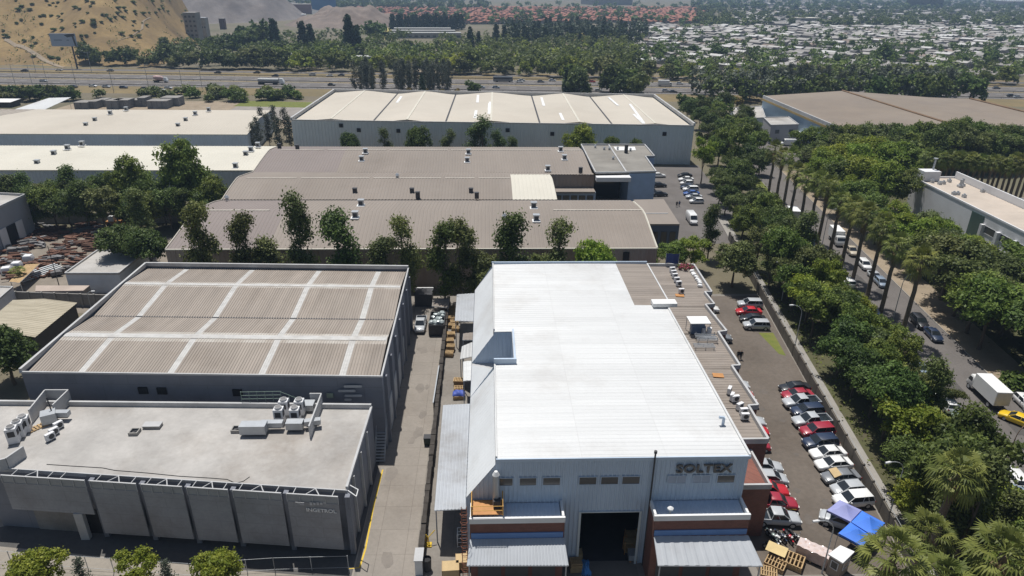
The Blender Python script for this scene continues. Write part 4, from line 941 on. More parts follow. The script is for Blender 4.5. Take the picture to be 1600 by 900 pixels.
for k, (px, py) in enumerate(((1456, 285), (1468, 288), (1474, 287), (1483, 284), (1500, 292), (1503, 290), (1490, 304), (1496, 304), (1506, 308), (1535, 300))):
    q = P(px, py, 8.7); v_ = MB()
    if k in (4, 5): v_.tube((q.x, q.y, 8.7), (q.x, q.y, 10.6), 0.3); v_.box((q.x, q.y, 8.95), (1.2, 1.0, 0.5))
    else: v_.box((q.x, q.y, 9.0), (0.8, 0.8, 0.7)); v_.tube((q.x, q.y, 9.3), (q.x, q.y, 9.6), 0.25)
    v_.build('roof_vent', m_metal, T)
flat_block('pale_side_hall', 'pale roofed hall behind the street office at the right edge', [(G0[0]+W+0.6, G0[1]-12), (G0[0]+W+0.6+ux*40, G0[1]-12+uy*40), (G0[0]+W+40, G0[1]-52), (G0[0]+W+40, G0[1]-14)], 6.5, m_office, m_creamwhite, par=0.3)

K0, K1 = P2(1193, 149, 10.5), P2(1320, 202, 10.5)
T = building('beige_bay_warehouse', 'broad beige two bay warehouse with pale blue side wall beyond the street trees', K0)
ddx, ddy = K1[0]-K0[0], K1[1]-K0[1]
K1 = (K0[0]+ddx*1.05, K0[1]+ddy*1.05)
edge = [K0, P2(1316, 143, 11.3), P2(1452, 152, 10.2), P2(1516, 155, 10.9), P2(1590, 172, 10.0), P2(1720, 185, 10)]
zt = [10.3, 11.6, 10.2, 11.0, 10.2, 10.2]
near = [(p[0]+(K1[0]-K0[0])*1.0, K1[1]) for p in edge]
r_ = MB()
for i in range(len(edge)-1):
    def fn(u, v, i=i):
        a = mix2(edge[i], edge[i+1], u); c = mix2(near[i], near[i+1], u); p = mix2(a, c, v); return (*p, zt[i]+(zt[i+1]-zt[i])*u)
    r_.sheet(fn, 4, 4)
r_.build('roof', M('beige_roof', (0.27, 0.22, 0.17), 0.85, 0.10, 0.04, col2=(0.21, 0.175, 0.145), stain=0.35), T)
g_ = MB()
for i in (1, 3): g_.tube((*edge[i], zt[i]+0.15), (*near[i], zt[i]+0.15), 0.45, 0.45, 6); g_.cut()
g_.build_each('ridge_cap', M('rusty_ridge', (0.20, 0.13, 0.08), 0.9, 0.2, 0.3), T)
w_ = MB(); w_.ribwall(K0, K1, 0, 8.4, 1.0, 0.08); w_.face([(*near[0], 0), (*near[-1], 0), (*near[-1], 10), (*near[0], 10)]); 
for i in range(len(edge)-1): w_.face([(*edge[i+1], 0), (*edge[i], 0), (*edge[i], zt[i]), (*edge[i+1], zt[i+1])])
w_.build('wall', M('sky_blue_cladding', (0.42, 0.53, 0.62), 0.55, 0.06, 0.1, stain=0.2), T)
p_ = MB(); p_.bar(K0, K1, 9.2, 10.55, 0.5); p_.build('parapet', m_parapet, T)
p_ = MB(); p_.bar((K0[0]-0.2, K0[1]), (K1[0]-0.2, K1[1]), 8.4, 9.2, 0.25); p_.build('yellow_band', M('ochre_band', (0.42, 0.30, 0.12), 0.7, 0.15, 0.2), T)
T = flat_block('gatehouse', 'small two storey grey building with flat roof and white bus parked in front', [P2(1205, 196, 7), P2(1248, 195, 7), P2(1232, 183, 7), P2(1193, 184, 7)], 7, M('grey_gate_wall', (0.36, 0.36, 0.38), 0.8, 0.08, 0.2), m_slab, par=0.3)
a, c = P2(1206, 196, 7), P2(1248, 195, 7)
for t in (0.15, 0.66):
    p, q = mix2(a, c, t), mix2(a, c, t+0.17); wall_window(T, 'window', (p[0], p[1]), (q[0], q[1]), 3.8, 5.4, m_winglass, m_parapet, out=0.03)
flat_block('low_depot', 'low pale roofed depot beside the blue wall of the beige warehouse', [P2(1150, 186, 5), P2(1196, 184, 5), P2(1190, 166, 5), P2(1142, 169, 5)], 5, M('depot_wall', (0.45, 0.50, 0.55), 0.8, 0.06, 0.2), m_slab, par=0.25)
flat_block('small_shelter', 'small white topped shelter against the blue warehouse wall', [P2(1250, 211, 3), P2(1262, 213, 3), P2(1258, 205, 3), P2(1246, 205, 3)], 3, m_dark, m_white, par=0, cat='shelter')

# ---- walls and fences -----------------------------------------------------------------------
o = thing('boundary_wall', 'dark narrow wall dividing the driveway from the hall service lane', 'wall', (-7.4, 53, 0))
b = MB(); a, c = P2(657, 868, 1.2), P2(701, 462, 1.2); n = 60; rr = random.Random(5)
for i in range(n):
    p, q = mix2(a, c, i/n), mix2(a, c, (i+1)/n); b.bar(p, q, 0, 1.5+rr.uniform(-.08, .1), 0.5+rr.uniform(-.06, .12))
b.build('wall_body', M('ivy_dark_wall', (0.055, 0.048, 0.042), 0.95, 0.3, 1.2), o)
o = thing('white_gate_pillar', 'short white gate pillar at the near end of the dark dividing wall', 'pillar', (*P2(655, 890, 0), 0))
b = MB(); p = P2(656, 890, 0); b.box((p[0], p[1], 1.0), (0.75, 1.6, 2.0)); b.build('pillar_body', m_white, o); b = MB(); b.box((p[0], p[1], 2.05), (0.9, 1.8, 0.1)); b.build('pillar_cap', m_parapet, o)
o = thing('car_park_wall', 'long concrete boundary wall with top wire beside the car park pavement', 'wall', (FX(60), 60, 0))
b = MB(); b.bar((FX(47), 47), (FX(150), 150), 0, 1.9, 0.22); b.build('wall_panels', M('dark_panel_wall', (0.13, 0.115, 0.095), 0.9, 0.2, 0.5, stain=0.5), o)
b = MB()
for k in range(35): y = 47+k*3; b.box((FX(y), y, 1.05), (0.28, 0.2, 2.1))
b.build('posts', bpy.data.materials['dark_panel_wall'], o)
b = MB(); 
for k in range(34): b.tube((FX(47+k*3), 47+k*3, 2.35), (FX(50+k*3), 50+k*3, 2.35), 0.03, 0.03, 4)
b.build('top_wire', m_metal, o)
o = thing('mesh_fence', 'low wire mesh fence on posts along the paving below the screened office', 'fence', (-40, 43, 0))
b = MB(); pts = [P2(-20, 872), P2(120, 884), P2(280, 898), P2(425, 897), P2(545, 889)]
pts = [P2(-20, 880), P2(300, 902), P2(430, 893), P2(545, 890)]
w2 = MB()
for a, c in zip(pts[:-1], pts[1:]):
    L = math.hypot(c[0]-a[0], c[1]-a[1]); n = max(1, int(L/2.5))
    for k in range(n+1): p = mix2(a, c, k/n); b.tube((p[0], p[1], 0), (p[0], p[1], 1.9), 0.04); b.cut()
    for z in (0.3, 1.85): w2.tube((*a, z), (*c, z), 0.018, 0.018, 4)
b.build_each('post', m_metal, o); w2.build('wires', m_metal, o)
# motorway rails
for k, (off, lab) in enumerate(((-18.2, 'steel guard rail on the near side of the motorway'), (7.0, 'steel guard rail on the motorway centre strip'), (32.0, 'steel guard rail on the far side of the motorway'))):
    o = thing('guard_rail', lab, 'guard rail', (0, hwy_y(0, off), 0))
    b = MB(); b.bar((-480, hwy_y(-480, off)), (480, hwy_y(480, off)), 0.45, 0.85, 0.12); b.build('rail', M('dull_rail', (0.17, 0.165, 0.16), 0.7, 0.15, 0.3) if k == 0 else bpy.data.materials['dull_rail'], o)
    b = MB()
    for i in range(-60, 61): x = i*8.0; b.box((x, hwy_y(x, off)+0.12, 0.4), (0.14, 0.14, 0.8))
    b.build('posts', m_dark, o)
# ================================================================== vehicles
def loft(b, secs):
    "lower body from stations (x, half width, z bottom, z top)"
    V = []
    for x, w_, zb, zt in secs:
        h = zt-zb
        V += [(x, -w_*.88, zb), (x, -w_, zb+h*.22), (x, -w_, zb+h*.72), (x, -w_*.93, zb+h*.93), (x, -w_*.84, zt), (x, w_*.84, zt), (x, w_*.93, zb+h*.93), (x, w_, zb+h*.72), (x, w_, zb+h*.22), (x, w_*.88, zb)]
    k = 10; F = []
    for j in range(len(secs)-1):
        for i in range(k): F.append((j*k+i, j*k+(i+1) % k, (j+1)*k+(i+1) % k, (j+1)*k+i))
    F.append(tuple(range(k))); F.append(tuple(range((len(secs)-1)*k+k-1, (len(secs)-1)*k-1, -1)))
    b.mesh(V, F)

CARK = {
 'sedan': dict(L=[(-2.28, .66, .38, .84), (-2.2, .80, .28, .97), (-1.75, .87, .24, 1.0), (-1.0, .89, .22, .98), (0.9, .89, .22, .97), (1.15, .89, .22, .95), (1.95, .84, .24, .82), (2.2, .74, .28, .70), (2.28, .60, .36, .60)],
    base=(-1.70, 1.10, .95, .80), roof=(-1.0, .28, 1.45, .60), wx=1.35, wr=.32),
 'hatch': dict(L=[(-1.95, .70, .38, .92), (-1.88, .80, .28, 1.0), (-1.4, .85, .24, 1.0), (.8, .86, .22, .98), (1.05, .86, .22, .96), (1.6, .82, .24, .84), (1.88, .74, .28, .72), (1.95, .6, .36, .6)],
    base=(-1.85, 1.05, .96, .78), roof=(-1.5, .2, 1.5, .62), wx=1.22, wr=.31),
 'suv': dict(L=[(-2.25, .74, .45, 1.0), (-2.18, .86, .34, 1.10), (-1.6, .92, .3, 1.12), (.85, .93, .28, 1.10), (1.1, .93, .28, 1.08), (1.85, .89, .3, 1.0), (2.15, .80, .34, .86), (2.25, .66, .42, .72)],
    base=(-2.15, 1.12, 1.08, .84), roof=(-1.9, .35, 1.70, .68), wx=1.38, wr=.37),
 'pickup': dict(L=[(-2.62, .84, .50, .84), (-2.55, .90, .42, .88), (-.82, .92, .34, .88), (-.75, .92, .34, 1.12), (1.2, .93, .34, 1.12), (1.4, .92, .34, 1.10), (2.25, .88, .36, 1.02), (2.55, .80, .4, .88), (2.65, .66, .48, .74)],
    base=(-.78, 1.38, 1.10, .84), roof=(-.55, .55, 1.76, .68), wx=1.6, wr=.39),
 'van': dict(L=[(-2.9, .9, .4, 1.5), (-2.85, .97, .34, 2.3), (-2.6, 1.0, .3, 2.42), (1.3, 1.0, .3, 2.42), (1.55, .98, .3, 2.3), (2.15, .96, .3, 1.30), (2.6, .92, .34, 1.05), (2.85, .78, .42, .8)],
    base=None, roof=None, wx=1.75, wr=.36),
}
car_paint = {k: M_paint('car_'+k, c) for k, c in dict(white=(.78, .78, .77), silver=(.46, .48, .50), grey=(.19, .20, .215), black=(.022, .023, .027), navy=(.025, .04, .08), red=(.50, .02, .03), darkred=(.34, .025, .045),
    blue=(.05, .12, .36), bluegrey=(.24, .30, .38), green=(.36, .45, .40), yellow=(.75, .50, .02), beige=(.52, .45, .35)).items()}
CACHE = {}
def car_meshes(kind, colour):
    key = (kind, colour)
    if key in CACHE: return CACHE[key]
    K = CARK[kind]; p = car_paint[colour]
    b = MB(); loft(b, K['L'])
    g = MB(); l1 = MB(); wmax = max(s[1] for s in K['L'])
    x1 = K['L'][-1][0]; x0 = K['L'][0][0]
    if K['base']:
        bx0, bx1, bz, bw = K['base']; rx0, rx1, rz, rw = K['roof']
        V = [(bx0, -bw, bz), (bx1, -bw, bz), (bx1, bw, bz), (bx0, bw, bz), (rx0, -rw, rz-.04), (rx1, -rw, rz-.04), (rx1, rw, rz-.04), (rx0, rw, rz-.04)]
        g.mesh(V, [(0, 1, 5, 4), (1, 2, 6, 5), (2, 3, 7, 6), (3, 0, 4, 7)])
        o = .045
        b.mesh([(rx0-o, -rw-o, rz-.06), (rx1+o, -rw-o, rz-.06), (rx1+o, rw+o, rz-.06), (rx0-o, rw+o, rz-.06), (rx0+.12, -rw*.86, rz+.02), (rx1-.15, -rw*.86, rz+.02), (rx1-.15, rw*.86, rz+.02), (rx0+.12, rw*.86, rz+.02)],
               [(0, 1, 5, 4), (1, 2, 6, 5), (2, 3, 7, 6), (3, 0, 4, 7), (4, 5, 6, 7)])
        for sgn in (-1, 1):
            for (xa, xb) in ((bx0, rx0), (bx1, rx1)): b.tube((xa, sgn*bw, bz-.02), (xb, sgn*rw, rz-.05), .05, .045, 5)
            xm = (bx0+bx1)/2-.12; xr = (rx0+rx1)/2-.12
            b.tube((xm, sgn*(bw+.005), bz-.02), (xr, sgn*(rw+.005), rz-.05), .04, .04, 5)
            if kind == 'suv': b.tube((bx0+.75, sgn*(bw+.005), bz-.02), (rx0+.6, sgn*(rw+.005), rz-.05), .05, .05, 5)
            b.box((bx1-.25, sgn*(wmax+.08), bz+.06), (.12, .16, .14))
    if kind == 'pickup':
        b.box((-1.68, -.86, 1.0), (1.78, .08, .26)); b.box((-1.68, .86, 1.0), (1.78, .08, .26)); b.box((-2.55, 0, 1.0), (.08, 1.8, .262))
        g.box((-1.68, 0, .895), (1.66, 1.60, .02))
    if kind == 'van':
        for s in (-1, 1): g.face([(1.42, s*.975, 1.45), (2.02, s*.955, 1.38), (1.72, s*.975, 2.0), (1.42, s*.99, 2.1)])
        g.mesh([(1.60, -.80, 2.22), (2.17, -.84, 1.36), (2.17, .84, 1.36), (1.60, .80, 2.22)], [(0, 1, 2, 3)])
        g.box((-2.88, 0, 1.75), (.04, 1.5, .6))
    hz = K['L'][-2][3]-.06
    for s in (-1, 1): l1.box((x1-.12, s*(K['L'][-2][1]-.16), hz), (.16, .30, .13))
    l2 = MB()
    for s in (-1, 1): l2.box((x0+.04, s*(K['L'][1][1]-.12), K['L'][1][3]-.2), (.1, .2, .16))
    r = dict(body=b.data(kind+'_body', p, smooth=38), glass=g.data(kind+'_glass', m_glass), head=l1.data(kind+'_lamp', m_lead), tail=l2.data(kind+'_tail', m_redlens), K=K, w=wmax)
    if 'wheel' not in CACHE:
        t = MB(); t.wheel((0, 0, 0), 1.0, .62, 'y', 16); CACHE['wheel'] = t.data('wheel_tyre', m_black, smooth=40)
        t = MB(); t.wheel((0, 0, 0), .62, .66, 'y', 10); CACHE['rim'] = t.data('wheel_rim', m_metal, smooth=40)
    CACHE[key] = r; return r

NAMES = dict(sedan='sedan_car', hatch='hatchback_car', suv='suv_car', pickup='pickup_truck', van='panel_van')
CATS = dict(sedan='car', hatch='car', suv='car', pickup='pickup truck', van='van')
def car(kind, colour, loc, head, label, group=None):
    m = car_meshes(kind, colour); K = m['K']
    T = thing(NAMES[kind], label, CATS[kind], loc, R(head), group)
    put('body', m['body'], T); put('windows', m['glass'], T); put('headlights', m['head'], T); put('tail_lights', m['tail'], T)
    for sx_ in (-1, 1):
        for sy in (-1, 1):
            wo = put('wheel', CACHE['wheel'], T); wo.location = (sx_*K['wx'], sy*(m['w']-.11), K['wr']); wo.scale = (K['wr'],)*3
            put('rim', CACHE['rim'], wo)
    return T
def gl_(px, py, z=0.75, g=0.016): q = P(px, py, z); return (q.x, q.y, g)

E_ROW = 'cars parked along the car park wall'
for px, py, k, c, lab in (
    (1238.5, 604, 'sedan', 'black', 'black sedan at the far end of the wall row, beside the bright red sedan'),
    (1243, 615, 'sedan', 'darkred', 'red sedan parked between the black sedan and a silver pickup by the wall'),
    (1249, 627, 'pickup', 'silver', 'silver pickup parked right in front of the red sedan by the wall'),
    (1258, 641, 'suv', 'navy', 'dark blue sport utility car squeezed between two silver pickups'),
    (1265, 656, 'pickup', 'silver', 'silver pickup with dark load bed next to the red sport utility car'),
    (1273, 672, 'suv', 'darkred', 'red sport utility car with dark roof glass between silver pickup and dark blue car'),
    (1278, 690, 'suv', 'navy', 'dark blue sport utility car between the red one and a white sedan'),
    (1290, 706, 'sedan', 'white', 'white sedan beside the dark blue sport utility car, farther of two white sedans'),
    (1299, 723, 'sedan', 'white', 'white sedan beside the grey car with cardboard on its windscreen'),
    (1310, 743, 'sedan', 'grey', 'dark grey sedan with a cardboard sunshade across the windscreen'),
    (1321, 762, 'hatch', 'silver', 'silver hatchback between the sunshade car and the pale silver car by the tents'),
    (1329, 780, 'suv', 'white', 'pearl white sport utility car nearest to the lilac and blue tents')):
    x, y, g = gl_(px, py, 0.8)
    car(k, c, (x+0.3, y, g), 180+5, lab, E_ROW)
x, y, g = gl_(1310, 743, 0.8)
o = thing('windscreen_sunshade', 'folded brown cardboard sunshade lying on the dark grey sedan', 'sunshade', (x+0.3-0.75, y-0.05, 1.1))
b = MB(); b.mesh([(-.5, -.8, .05), (.35, -.72, .42), (.35, .72, .42), (-.5, .8, .05), (-.5, -.8, .09), (.35, -.72, .46), (.35, .72, .46), (-.5, .8, .09)], [(0, 1, 2, 3), (7, 6, 5, 4), (0, 4, 5, 1), (1, 5, 6, 2), (2, 6, 7, 3), (3, 7, 4, 0)]); b.build('sheet', m_card, o, local=True)
W_ROW = 'cars parked with fronts out along the brick annex'
for fx, fy, k, c, lab in (
    (1222, 727, 'sedan', 'silver', 'silver sedan under the brick annex, farther of the two silver cars side by side'),
    (1230, 746, 'hatch', 'silver', 'silver hatchback parked right behind the bright red pickup with a yellow stripe'),
    (1231, 765, 'pickup', 'red', 'bright red pickup with yellow side stripe by the brick annex'),
    (1245, 785, 'pickup', 'darkred', 'dark red pickup with yellow side stripe beside the silver pickup'),
    (1249, 808, 'pickup', 'silver', 'silver pickup parked right beside the row of motorcycles'),
    (1170, 601, 'suv', 'silver', 'silver car poking out beyond the brick step opposite the black sedan'),
    (1177, 615, 'hatch', 'red', 'red hatchback half hidden by the brick parapet, next to a silver car'),
    (1184, 627, 'sedan', 'red', 'red sedan half hidden by the brick parapet, nearer of two red cars'),
    (1195, 658, 'suv', 'silver', 'silver sport utility car peeking past the last brick step'),
    (1201, 672, 'hatch', 'red', 'red hatchback peeking past the annex corner beside a silver car'),
    (1203, 694, 'hatch', 'darkred', 'dark red hatchback just visible at the front corner of the brick annex'),
    (1143, 527, 'suv', 'grey', 'grey sport utility car next to two walking people near the brick annex'),
    (1123, 481, 'sedan', 'white', 'white sedan tucked beside a far brick step of the annex'),
    (1120, 494, 'hatch', 'white', 'white hatchback tucked beside a far brick step, nearer of the two')):
    q = P(fx, fy, 0.7); L = CARK[k]['L'][-1][0]
    T = car(k, c, (q.x-L, q.y-0.0, 0.016), -6, lab, W_ROW)
    if k == 'pickup' and 'red' in c:
        for s in (-1, 1):
            b = MB(); b.box((0.1, s*.945, .68), (4.3, .02, .09)); b.build('side_stripe', m_yellow, T, local=True)
for px, py, k, c, lab in ((1172, 474, 'suv', 'silver', 'silver sport utility car at the far back of the car park under trees'),
    (1170, 485, 'sedan', 'red', 'bright red sedan in the back corner of the car park'), (1176, 496, 'sedan', 'black', 'black sedan between the bright red sedan and a silver wagon at the back'), (1182, 507, 'suv', 'silver', 'silver sport utility car nearest the small lawn in the car park')):
    x, y, g = gl_(px, py, 0.8); car(k, c, (x, y, g), 176, lab, 'cars in the back corner of the car park')
# lot behind, by the works office
for px, py, k, c, lab in ((1067, 273, 'sedan', 'black', 'black sedan at the far end of the distant lot'), (1069, 279, 'sedan', 'white', 'white sedan next to the black one in the distant lot'), (1070, 285, 'hatch', 'white', 'white hatchback second in front of the black sedan in the distant lot'),
    (1072, 291, 'sedan', 'navy', 'navy sedan in the distant lot between white cars'), (1076, 295, 'suv', 'white', 'white sport utility car just behind the blue sedan in the distant lot'), (1077, 301, 'sedan', 'blue', 'bright blue sedan in the distant lot'),
    (1081, 306, 'sedan', 'silver', 'silver sedan between the blue and the last white car in the distant lot'), (1085, 313, 'hatch', 'white', 'white hatchback nearest the two people in the distant lot')):
    x, y, g = gl_(px, py, 0.8); car(k, c, (x+0.6, y, 0.02), 180, lab, 'cars in the lot by the works office')
for px, py, c, lab in ((1029, 273, 'white', 'white sedan close to the blue office wall, farther one'), (1030, 288, 'black', 'black sedan close to the blue office wall'), (1031, 302, 'black', 'black sedan at the near corner of the blue office wall')):
    x, y, g = gl_(px, py, 0.8); car('sedan', c, (x, y, 0.02), 5, lab, 'cars against the blue office wall')
x, y, g = gl_(1081, 340, 1.2); car('van', 'white', (x, y, 0.02), -92, 'white delivery van driving through the distant lot')
x, y, g = gl_(657, 504, 1.0); car('pickup', 'silver', (x, y, 0.02), -90, 'silver pickup parked in the driveway beside the skip of bags')
x, y, g = gl_(1306, 812, 0.9); car('suv', 'silver', (x+0.6, y, 0.02), 150, 'silver sport utility car sheltered under the lilac tent')
# street
AW, TO = 82.1, -97.9
S_ = 'vehicles along the palm lined street'
for px, py, k, c, h, lab in (
    (1217, 322, 'sedan', 'navy', AW, 'dark sedan at the far end of the street by the palms'), (1250, 357, 'van', 'white', AW, 'white van parked among the palms behind a box truck'),
    (1262, 343, 'pickup', 'silver', TO, 'silver pickup driving along the far street beside the box truck'), (1257, 365, 'hatch', 'navy', AW, 'dark hatchback parked in front of the white van among palms'),
    (1266, 377, 'suv', 'bluegrey', AW, 'blue grey sport utility car parked among the palm trunks'), (1281, 391, 'suv', 'grey', AW, 'dark grey sport utility car parked ahead of a palm trunk on the left kerb'),
    (1313, 427, 'hatch', 'silver', AW, 'silver hatchback between palm trunks on the left kerb'), (1325, 440, 'suv', 'white', AW, 'white sport utility car between palm trunks on the left kerb'),
    (1344, 466, 'sedan', 'white', AW, 'white sedan at the left kerb near the leafy gap in the trees'), (1362, 484, 'sedan', 'navy', AW, 'navy sedan at the left kerb just past the white sedan'),
    (1330, 391, 'pickup', 'beige', TO, 'beige pickup at the right kerb in front of the white truck'), (1351, 413, 'suv', 'white', TO, 'white sport utility car at the right kerb past the beige pickup'),
    (1367, 430, 'sedan', 'silver', TO, 'silver sedan at the right kerb, farther of two'), (1377, 440, 'hatch', 'bluegrey', TO, 'blue grey hatchback at the right kerb under trees'),
    (1437, 502, 'suv', 'black', TO, 'black sport utility car shaded by trees on the right kerb'), (1459, 521, 'sedan', 'navy', TO, 'dark blue sedan half shaded on the right kerb'),
    (1435, 572, 'sedan', 'bluegrey', AW, 'blue grey sedan alone in the middle stretch of the street'), (1479, 629, 'suv', 'white', AW, 'white wagon parked ahead of the pale green sedan'),
    (1508, 659, 'sedan', 'green', AW, 'pale green sedan partly under leaves on the left kerb'), (1529, 682, 'sedan', 'bluegrey', AW, 'pale blue sedan partly under leaves nearest the palm crown'),
    (1549, 711, 'suv', 'white', AW, 'white sport utility car at lower right, beside the tall palm'), (1583, 744, 'suv', 'white', AW, 'white sport utility car at lower right, close to the leaning lamp post'),
    (1604, 775, 'suv', 'bluegrey', AW, 'blue grey car cut off by the right picture edge'), (1550, 758, 'suv', 'grey', TO, 'dark roofed car with pale bonnet on the inner strip beside the big palm'),
    (1583, 800, 'hatch', 'bluegrey', TO, 'blue grey hatchback on the inner strip behind the small tree'), (1591, 653, 'sedan', 'yellow', 165+82, 'bright yellow coupe on the dirt at the right picture edge'),
    (1603, 628, 'hatch', 'white', TO, 'white hatchback half hidden by bushes at the right picture edge')):
    x, y, g = gl_(px, py, 0.8); car(k, c, (x, y, 0.03), h if c != 'yellow' else 128, lab, S_)
x, y, g = gl_(1247, 393, 1.3); car('van', 'white', (x, y, 0.03), AW, 'white van parked between the trees left of the palm row')
x, y, g = gl_(1232, 222, 1.3); car('van', 'white', (x, y, 0.03), 175, 'white minibus in front of the grey gatehouse')
def box_truck(loc, head, label, L=5.4, H=2.6, W=2.3):
    T = thing('box_truck', label, 'truck', loc, R(head))
    b = MB(); b.box((-1.2, 0, 1.0+H/2), (L, W, H)); b.build('cargo_box', m_white, T, local=True)
    b = MB(); b.box((-1.2-L/2-.02, 0, 1.0+H/2), (.04, W-.2, H-.2)); b.box((-1.2-L/2-.05, 0, 1.0+H/2), (.03, .05, H-.3)); b.build('rear_door', M('truck_door_grey', (0.50, 0.48, 0.44), 0.6, 0.08, 0.8) if 'truck_door_grey' not in bpy.data.materials else bpy.data.materials['truck_door_grey'], T, local=True)
    b = MB(); xc = -1.2+L/2
    loft(b, [(xc+.12, 1.0, .5, 2.1), (xc+.2, 1.05, .45, 2.4), (xc+1.1, 1.05, .45, 2.42), (xc+1.55, 1.02, .45, 1.5), (xc+1.75, .98, .48, 1.1), (xc+1.8, .9, .5, .9)]); b.build('cab', car_paint['white'], T, local=True, smooth=35)
    g = MB(); g.mesh([(xc+1.15, -.9, 2.3), (xc+1.57, -.92, 1.52), (xc+1.57, .92, 1.52), (xc+1.15, .9, 2.3)], [(0, 1, 2, 3)])
    for s in (-1, 1): g.face([(xc+.4, s*1.06, 1.5), (xc+1.4, s*1.055, 1.5), (xc+1.05, s*1.06, 2.2), (xc+.4, s*1.06, 2.2)])
    g.build('windows', m_glass, T, local=True)
    c = MB(); c.box((-.4, 0, .75), (L+1.5, .9, .3)); c.build('chassis', m_dark, T, local=True)
    for x in (xc+.9, -1.2-L/2+1.2):
        for s in (-1, 1):
            wo = put('wheel', CACHE['wheel'], T); wo.location = (x, s*(W/2-.22), .45); wo.scale = (.45, .45, .45); put('rim', CACHE['rim'], wo)
    return T
x, y, g = gl_(1541, 607, 1.5); box_truck((x, y, 0.03), AW+3, 'white box truck parked under trees on the right kerb, near the yellow coupe', 5.2, 2.2, 2.2)
x, y, g = gl_(1237, 335, 1.6); box_truck((x, y, 0.03), AW, 'white box truck at the far left kerb among palm trunks', 4.6, 2.5)
x, y, g = gl_(1309, 370, 1.6); box_truck((x, y, 0.03), TO, 'white box truck on the right kerb behind the beige pickup', 4.8, 2.3, 2.1)

# motorcycles
def motorcycle(loc, head, label, paint):
    T = thing('motorcycle', label, 'motorcycle', loc, R(head), 'motorcycles beside the brick annex')
    for x in (-.68, .68):
        wo = put('wheel', CACHE['wheel'], T); wo.location = (x, 0, .31); wo.scale = (.31, .2, .31); put('rim', CACHE['rim'], wo)
    b = MB(); b.box((.0, 0, .45), (.55, .24, .34)); b.tube((-.68, .1, .31), (0, .1, .45), .04); b.tube((-.68, -.1, .31), (0, -.1, .45), .04); b.tube((.68, .07, .31), (.42, .07, .95), .03); b.tube((.68, -.07, .31), (.42, -.07, .95), .03); b.build('frame', m_dark, T, local=True)
    b = MB(); loft(b, [(-.05, .08, .68, .84), (.05, .15, .62, .92), (.3, .16, .62, .93), (.45, .08, .7, .86)]); b.build('fuel_tank', paint, T, local=True, smooth=50)
    b = MB(); loft(b, [(-.75, .09, .74, .84), (-.6, .13, .7, .84), (-.1, .12, .68, .8), (-.02, .08, .7, .78)]); b.build('seat', m_black, T, local=True, smooth=50)
    b = MB(); b.tube((.4, -.36, 1.02), (.4, .36, 1.02), .022); b.tube((.42, -.3, 1.02), (.36, -.34, 1.24), .012); b.tube((.42, .3, 1.02), (.36, .34, 1.24), .012); b.box((.36, -.34, 1.26), (.03, .14, .09)); b.box((.36, .34, 1.26), (.03, .14, .09)); b.build('handlebar', m_metal, T, local=True)
    b = MB(); b.box((.55, 0, .9), (.14, .2, .2)); b.build('headlight', m_lead, T, local=True)
    b = MB(); b.box((-.85, 0, .66), (.3, .16, .04)); b.box((.68, 0, .66), (.5, .14, .03)); b.build('mudguard', paint, T, local=True)
for px, py, c, lab in ((1206, 836, 'green', 'pale green motorcycle at the left end of the row by the brick annex'), (1212, 838, 'white', 'white motorcycle second from the left in the row'), (1220, 837, 'navy', 'dark motorcycle with a white tank in the middle of the row'),
    (1232, 838, 'red', 'red motorcycle in the row by the silver pickup'), (1241, 837, 'black', 'black motorcycle at the right end of the row')):
    q = P(px, py, .6); motorcycle((q.x, q.y, .02), -72 + random.uniform(-8, 8), lab, car_paint[c])
q = P(1207, 852, .6); motorcycle((q.x, q.y, .02), -20, 'black motorcycle standing apart in the annex shadow', car_paint['black'])

# motorway traffic: a few pixels each
def far_car(colour):
    key = ('far', colour)
    if key not in CACHE:
        b = MB(); loft(b, [(-2.2, .75, .3, .9), (-2.0, .88, .25, 1.0), (1.1, .88, .25, .98), (2.0, .82, .25, .8), (2.2, .7, .3, .65)]); 
        b.mat(1); b.mesh([(-1.9, -.8, .97), (1.1, -.8, .97), (1.1, .8, .97), (-1.9, .8, .97), (-1.3, -.62, 1.45), (.3, -.62, 1.45), (.3, .62, 1.45), (-1.3, .62, 1.45)], [(0, 1, 5, 4), (1, 2, 6, 5), (2, 3, 7, 6), (3, 0, 4, 7)])
        b.mat(0); b.box((-.5, 0, 1.47), (1.5, 1.2, .06)); b.mat(2)
        for x in (-1.35, 1.35):
            for s in (-.8, .8): b.wheel((x, s, .32), .32, .2, 'y', 10)
        CACHE[key] = b.data('far_car', [car_paint[colour], m_glass, m_black])
    return CACHE[key]
cols = ['white', 'silver', 'grey', 'black', 'white', 'navy', 'red', 'silver', 'bluegrey', 'darkred']
HW = math.degrees(math.atan(-.065))
mw = [(38, 110, 'black'), (92, 109, 'white'), (172, 110, 'grey'), (68, 126, 'silver'), (18, 136, 'white'), (115, 135, 'black'), (145, 134, 'white'), (166, 135, 'silver'), (193, 136, 'navy'), (226, 138, 'navy'), (263, 137, 'silver'), (252, 140, 'white'), (303, 144, 'white'), (340, 113, 'black'),
      (401, 113, 'black'), (430, 118, 'black'), (518, 132, 'black'), (488, 116, 'silver'), (515, 118, 'white'), (533, 117, 'navy'), (752, 136, 'bluegrey'), (775, 136, 'bluegrey'), (815, 125, 'silver'), (845, 127, 'grey'), (863, 125, 'white'), (915, 142, 'bluegrey'), (935, 141, 'silver'), (925, 127, 'red'), (950, 130, 'grey'), (988, 141, 'bluegrey'),
      (1040, 141, 'silver'), (1052, 143, 'black'), (1062, 130, 'white'), (985, 129, 'grey'), (1538, 150, 'white'), (1580, 149, 'black'), (1590, 151, 'silver'), (1517, 138, 'white'), (1557, 137, 'grey'), (812, 127, 'white')]
LBL = {}
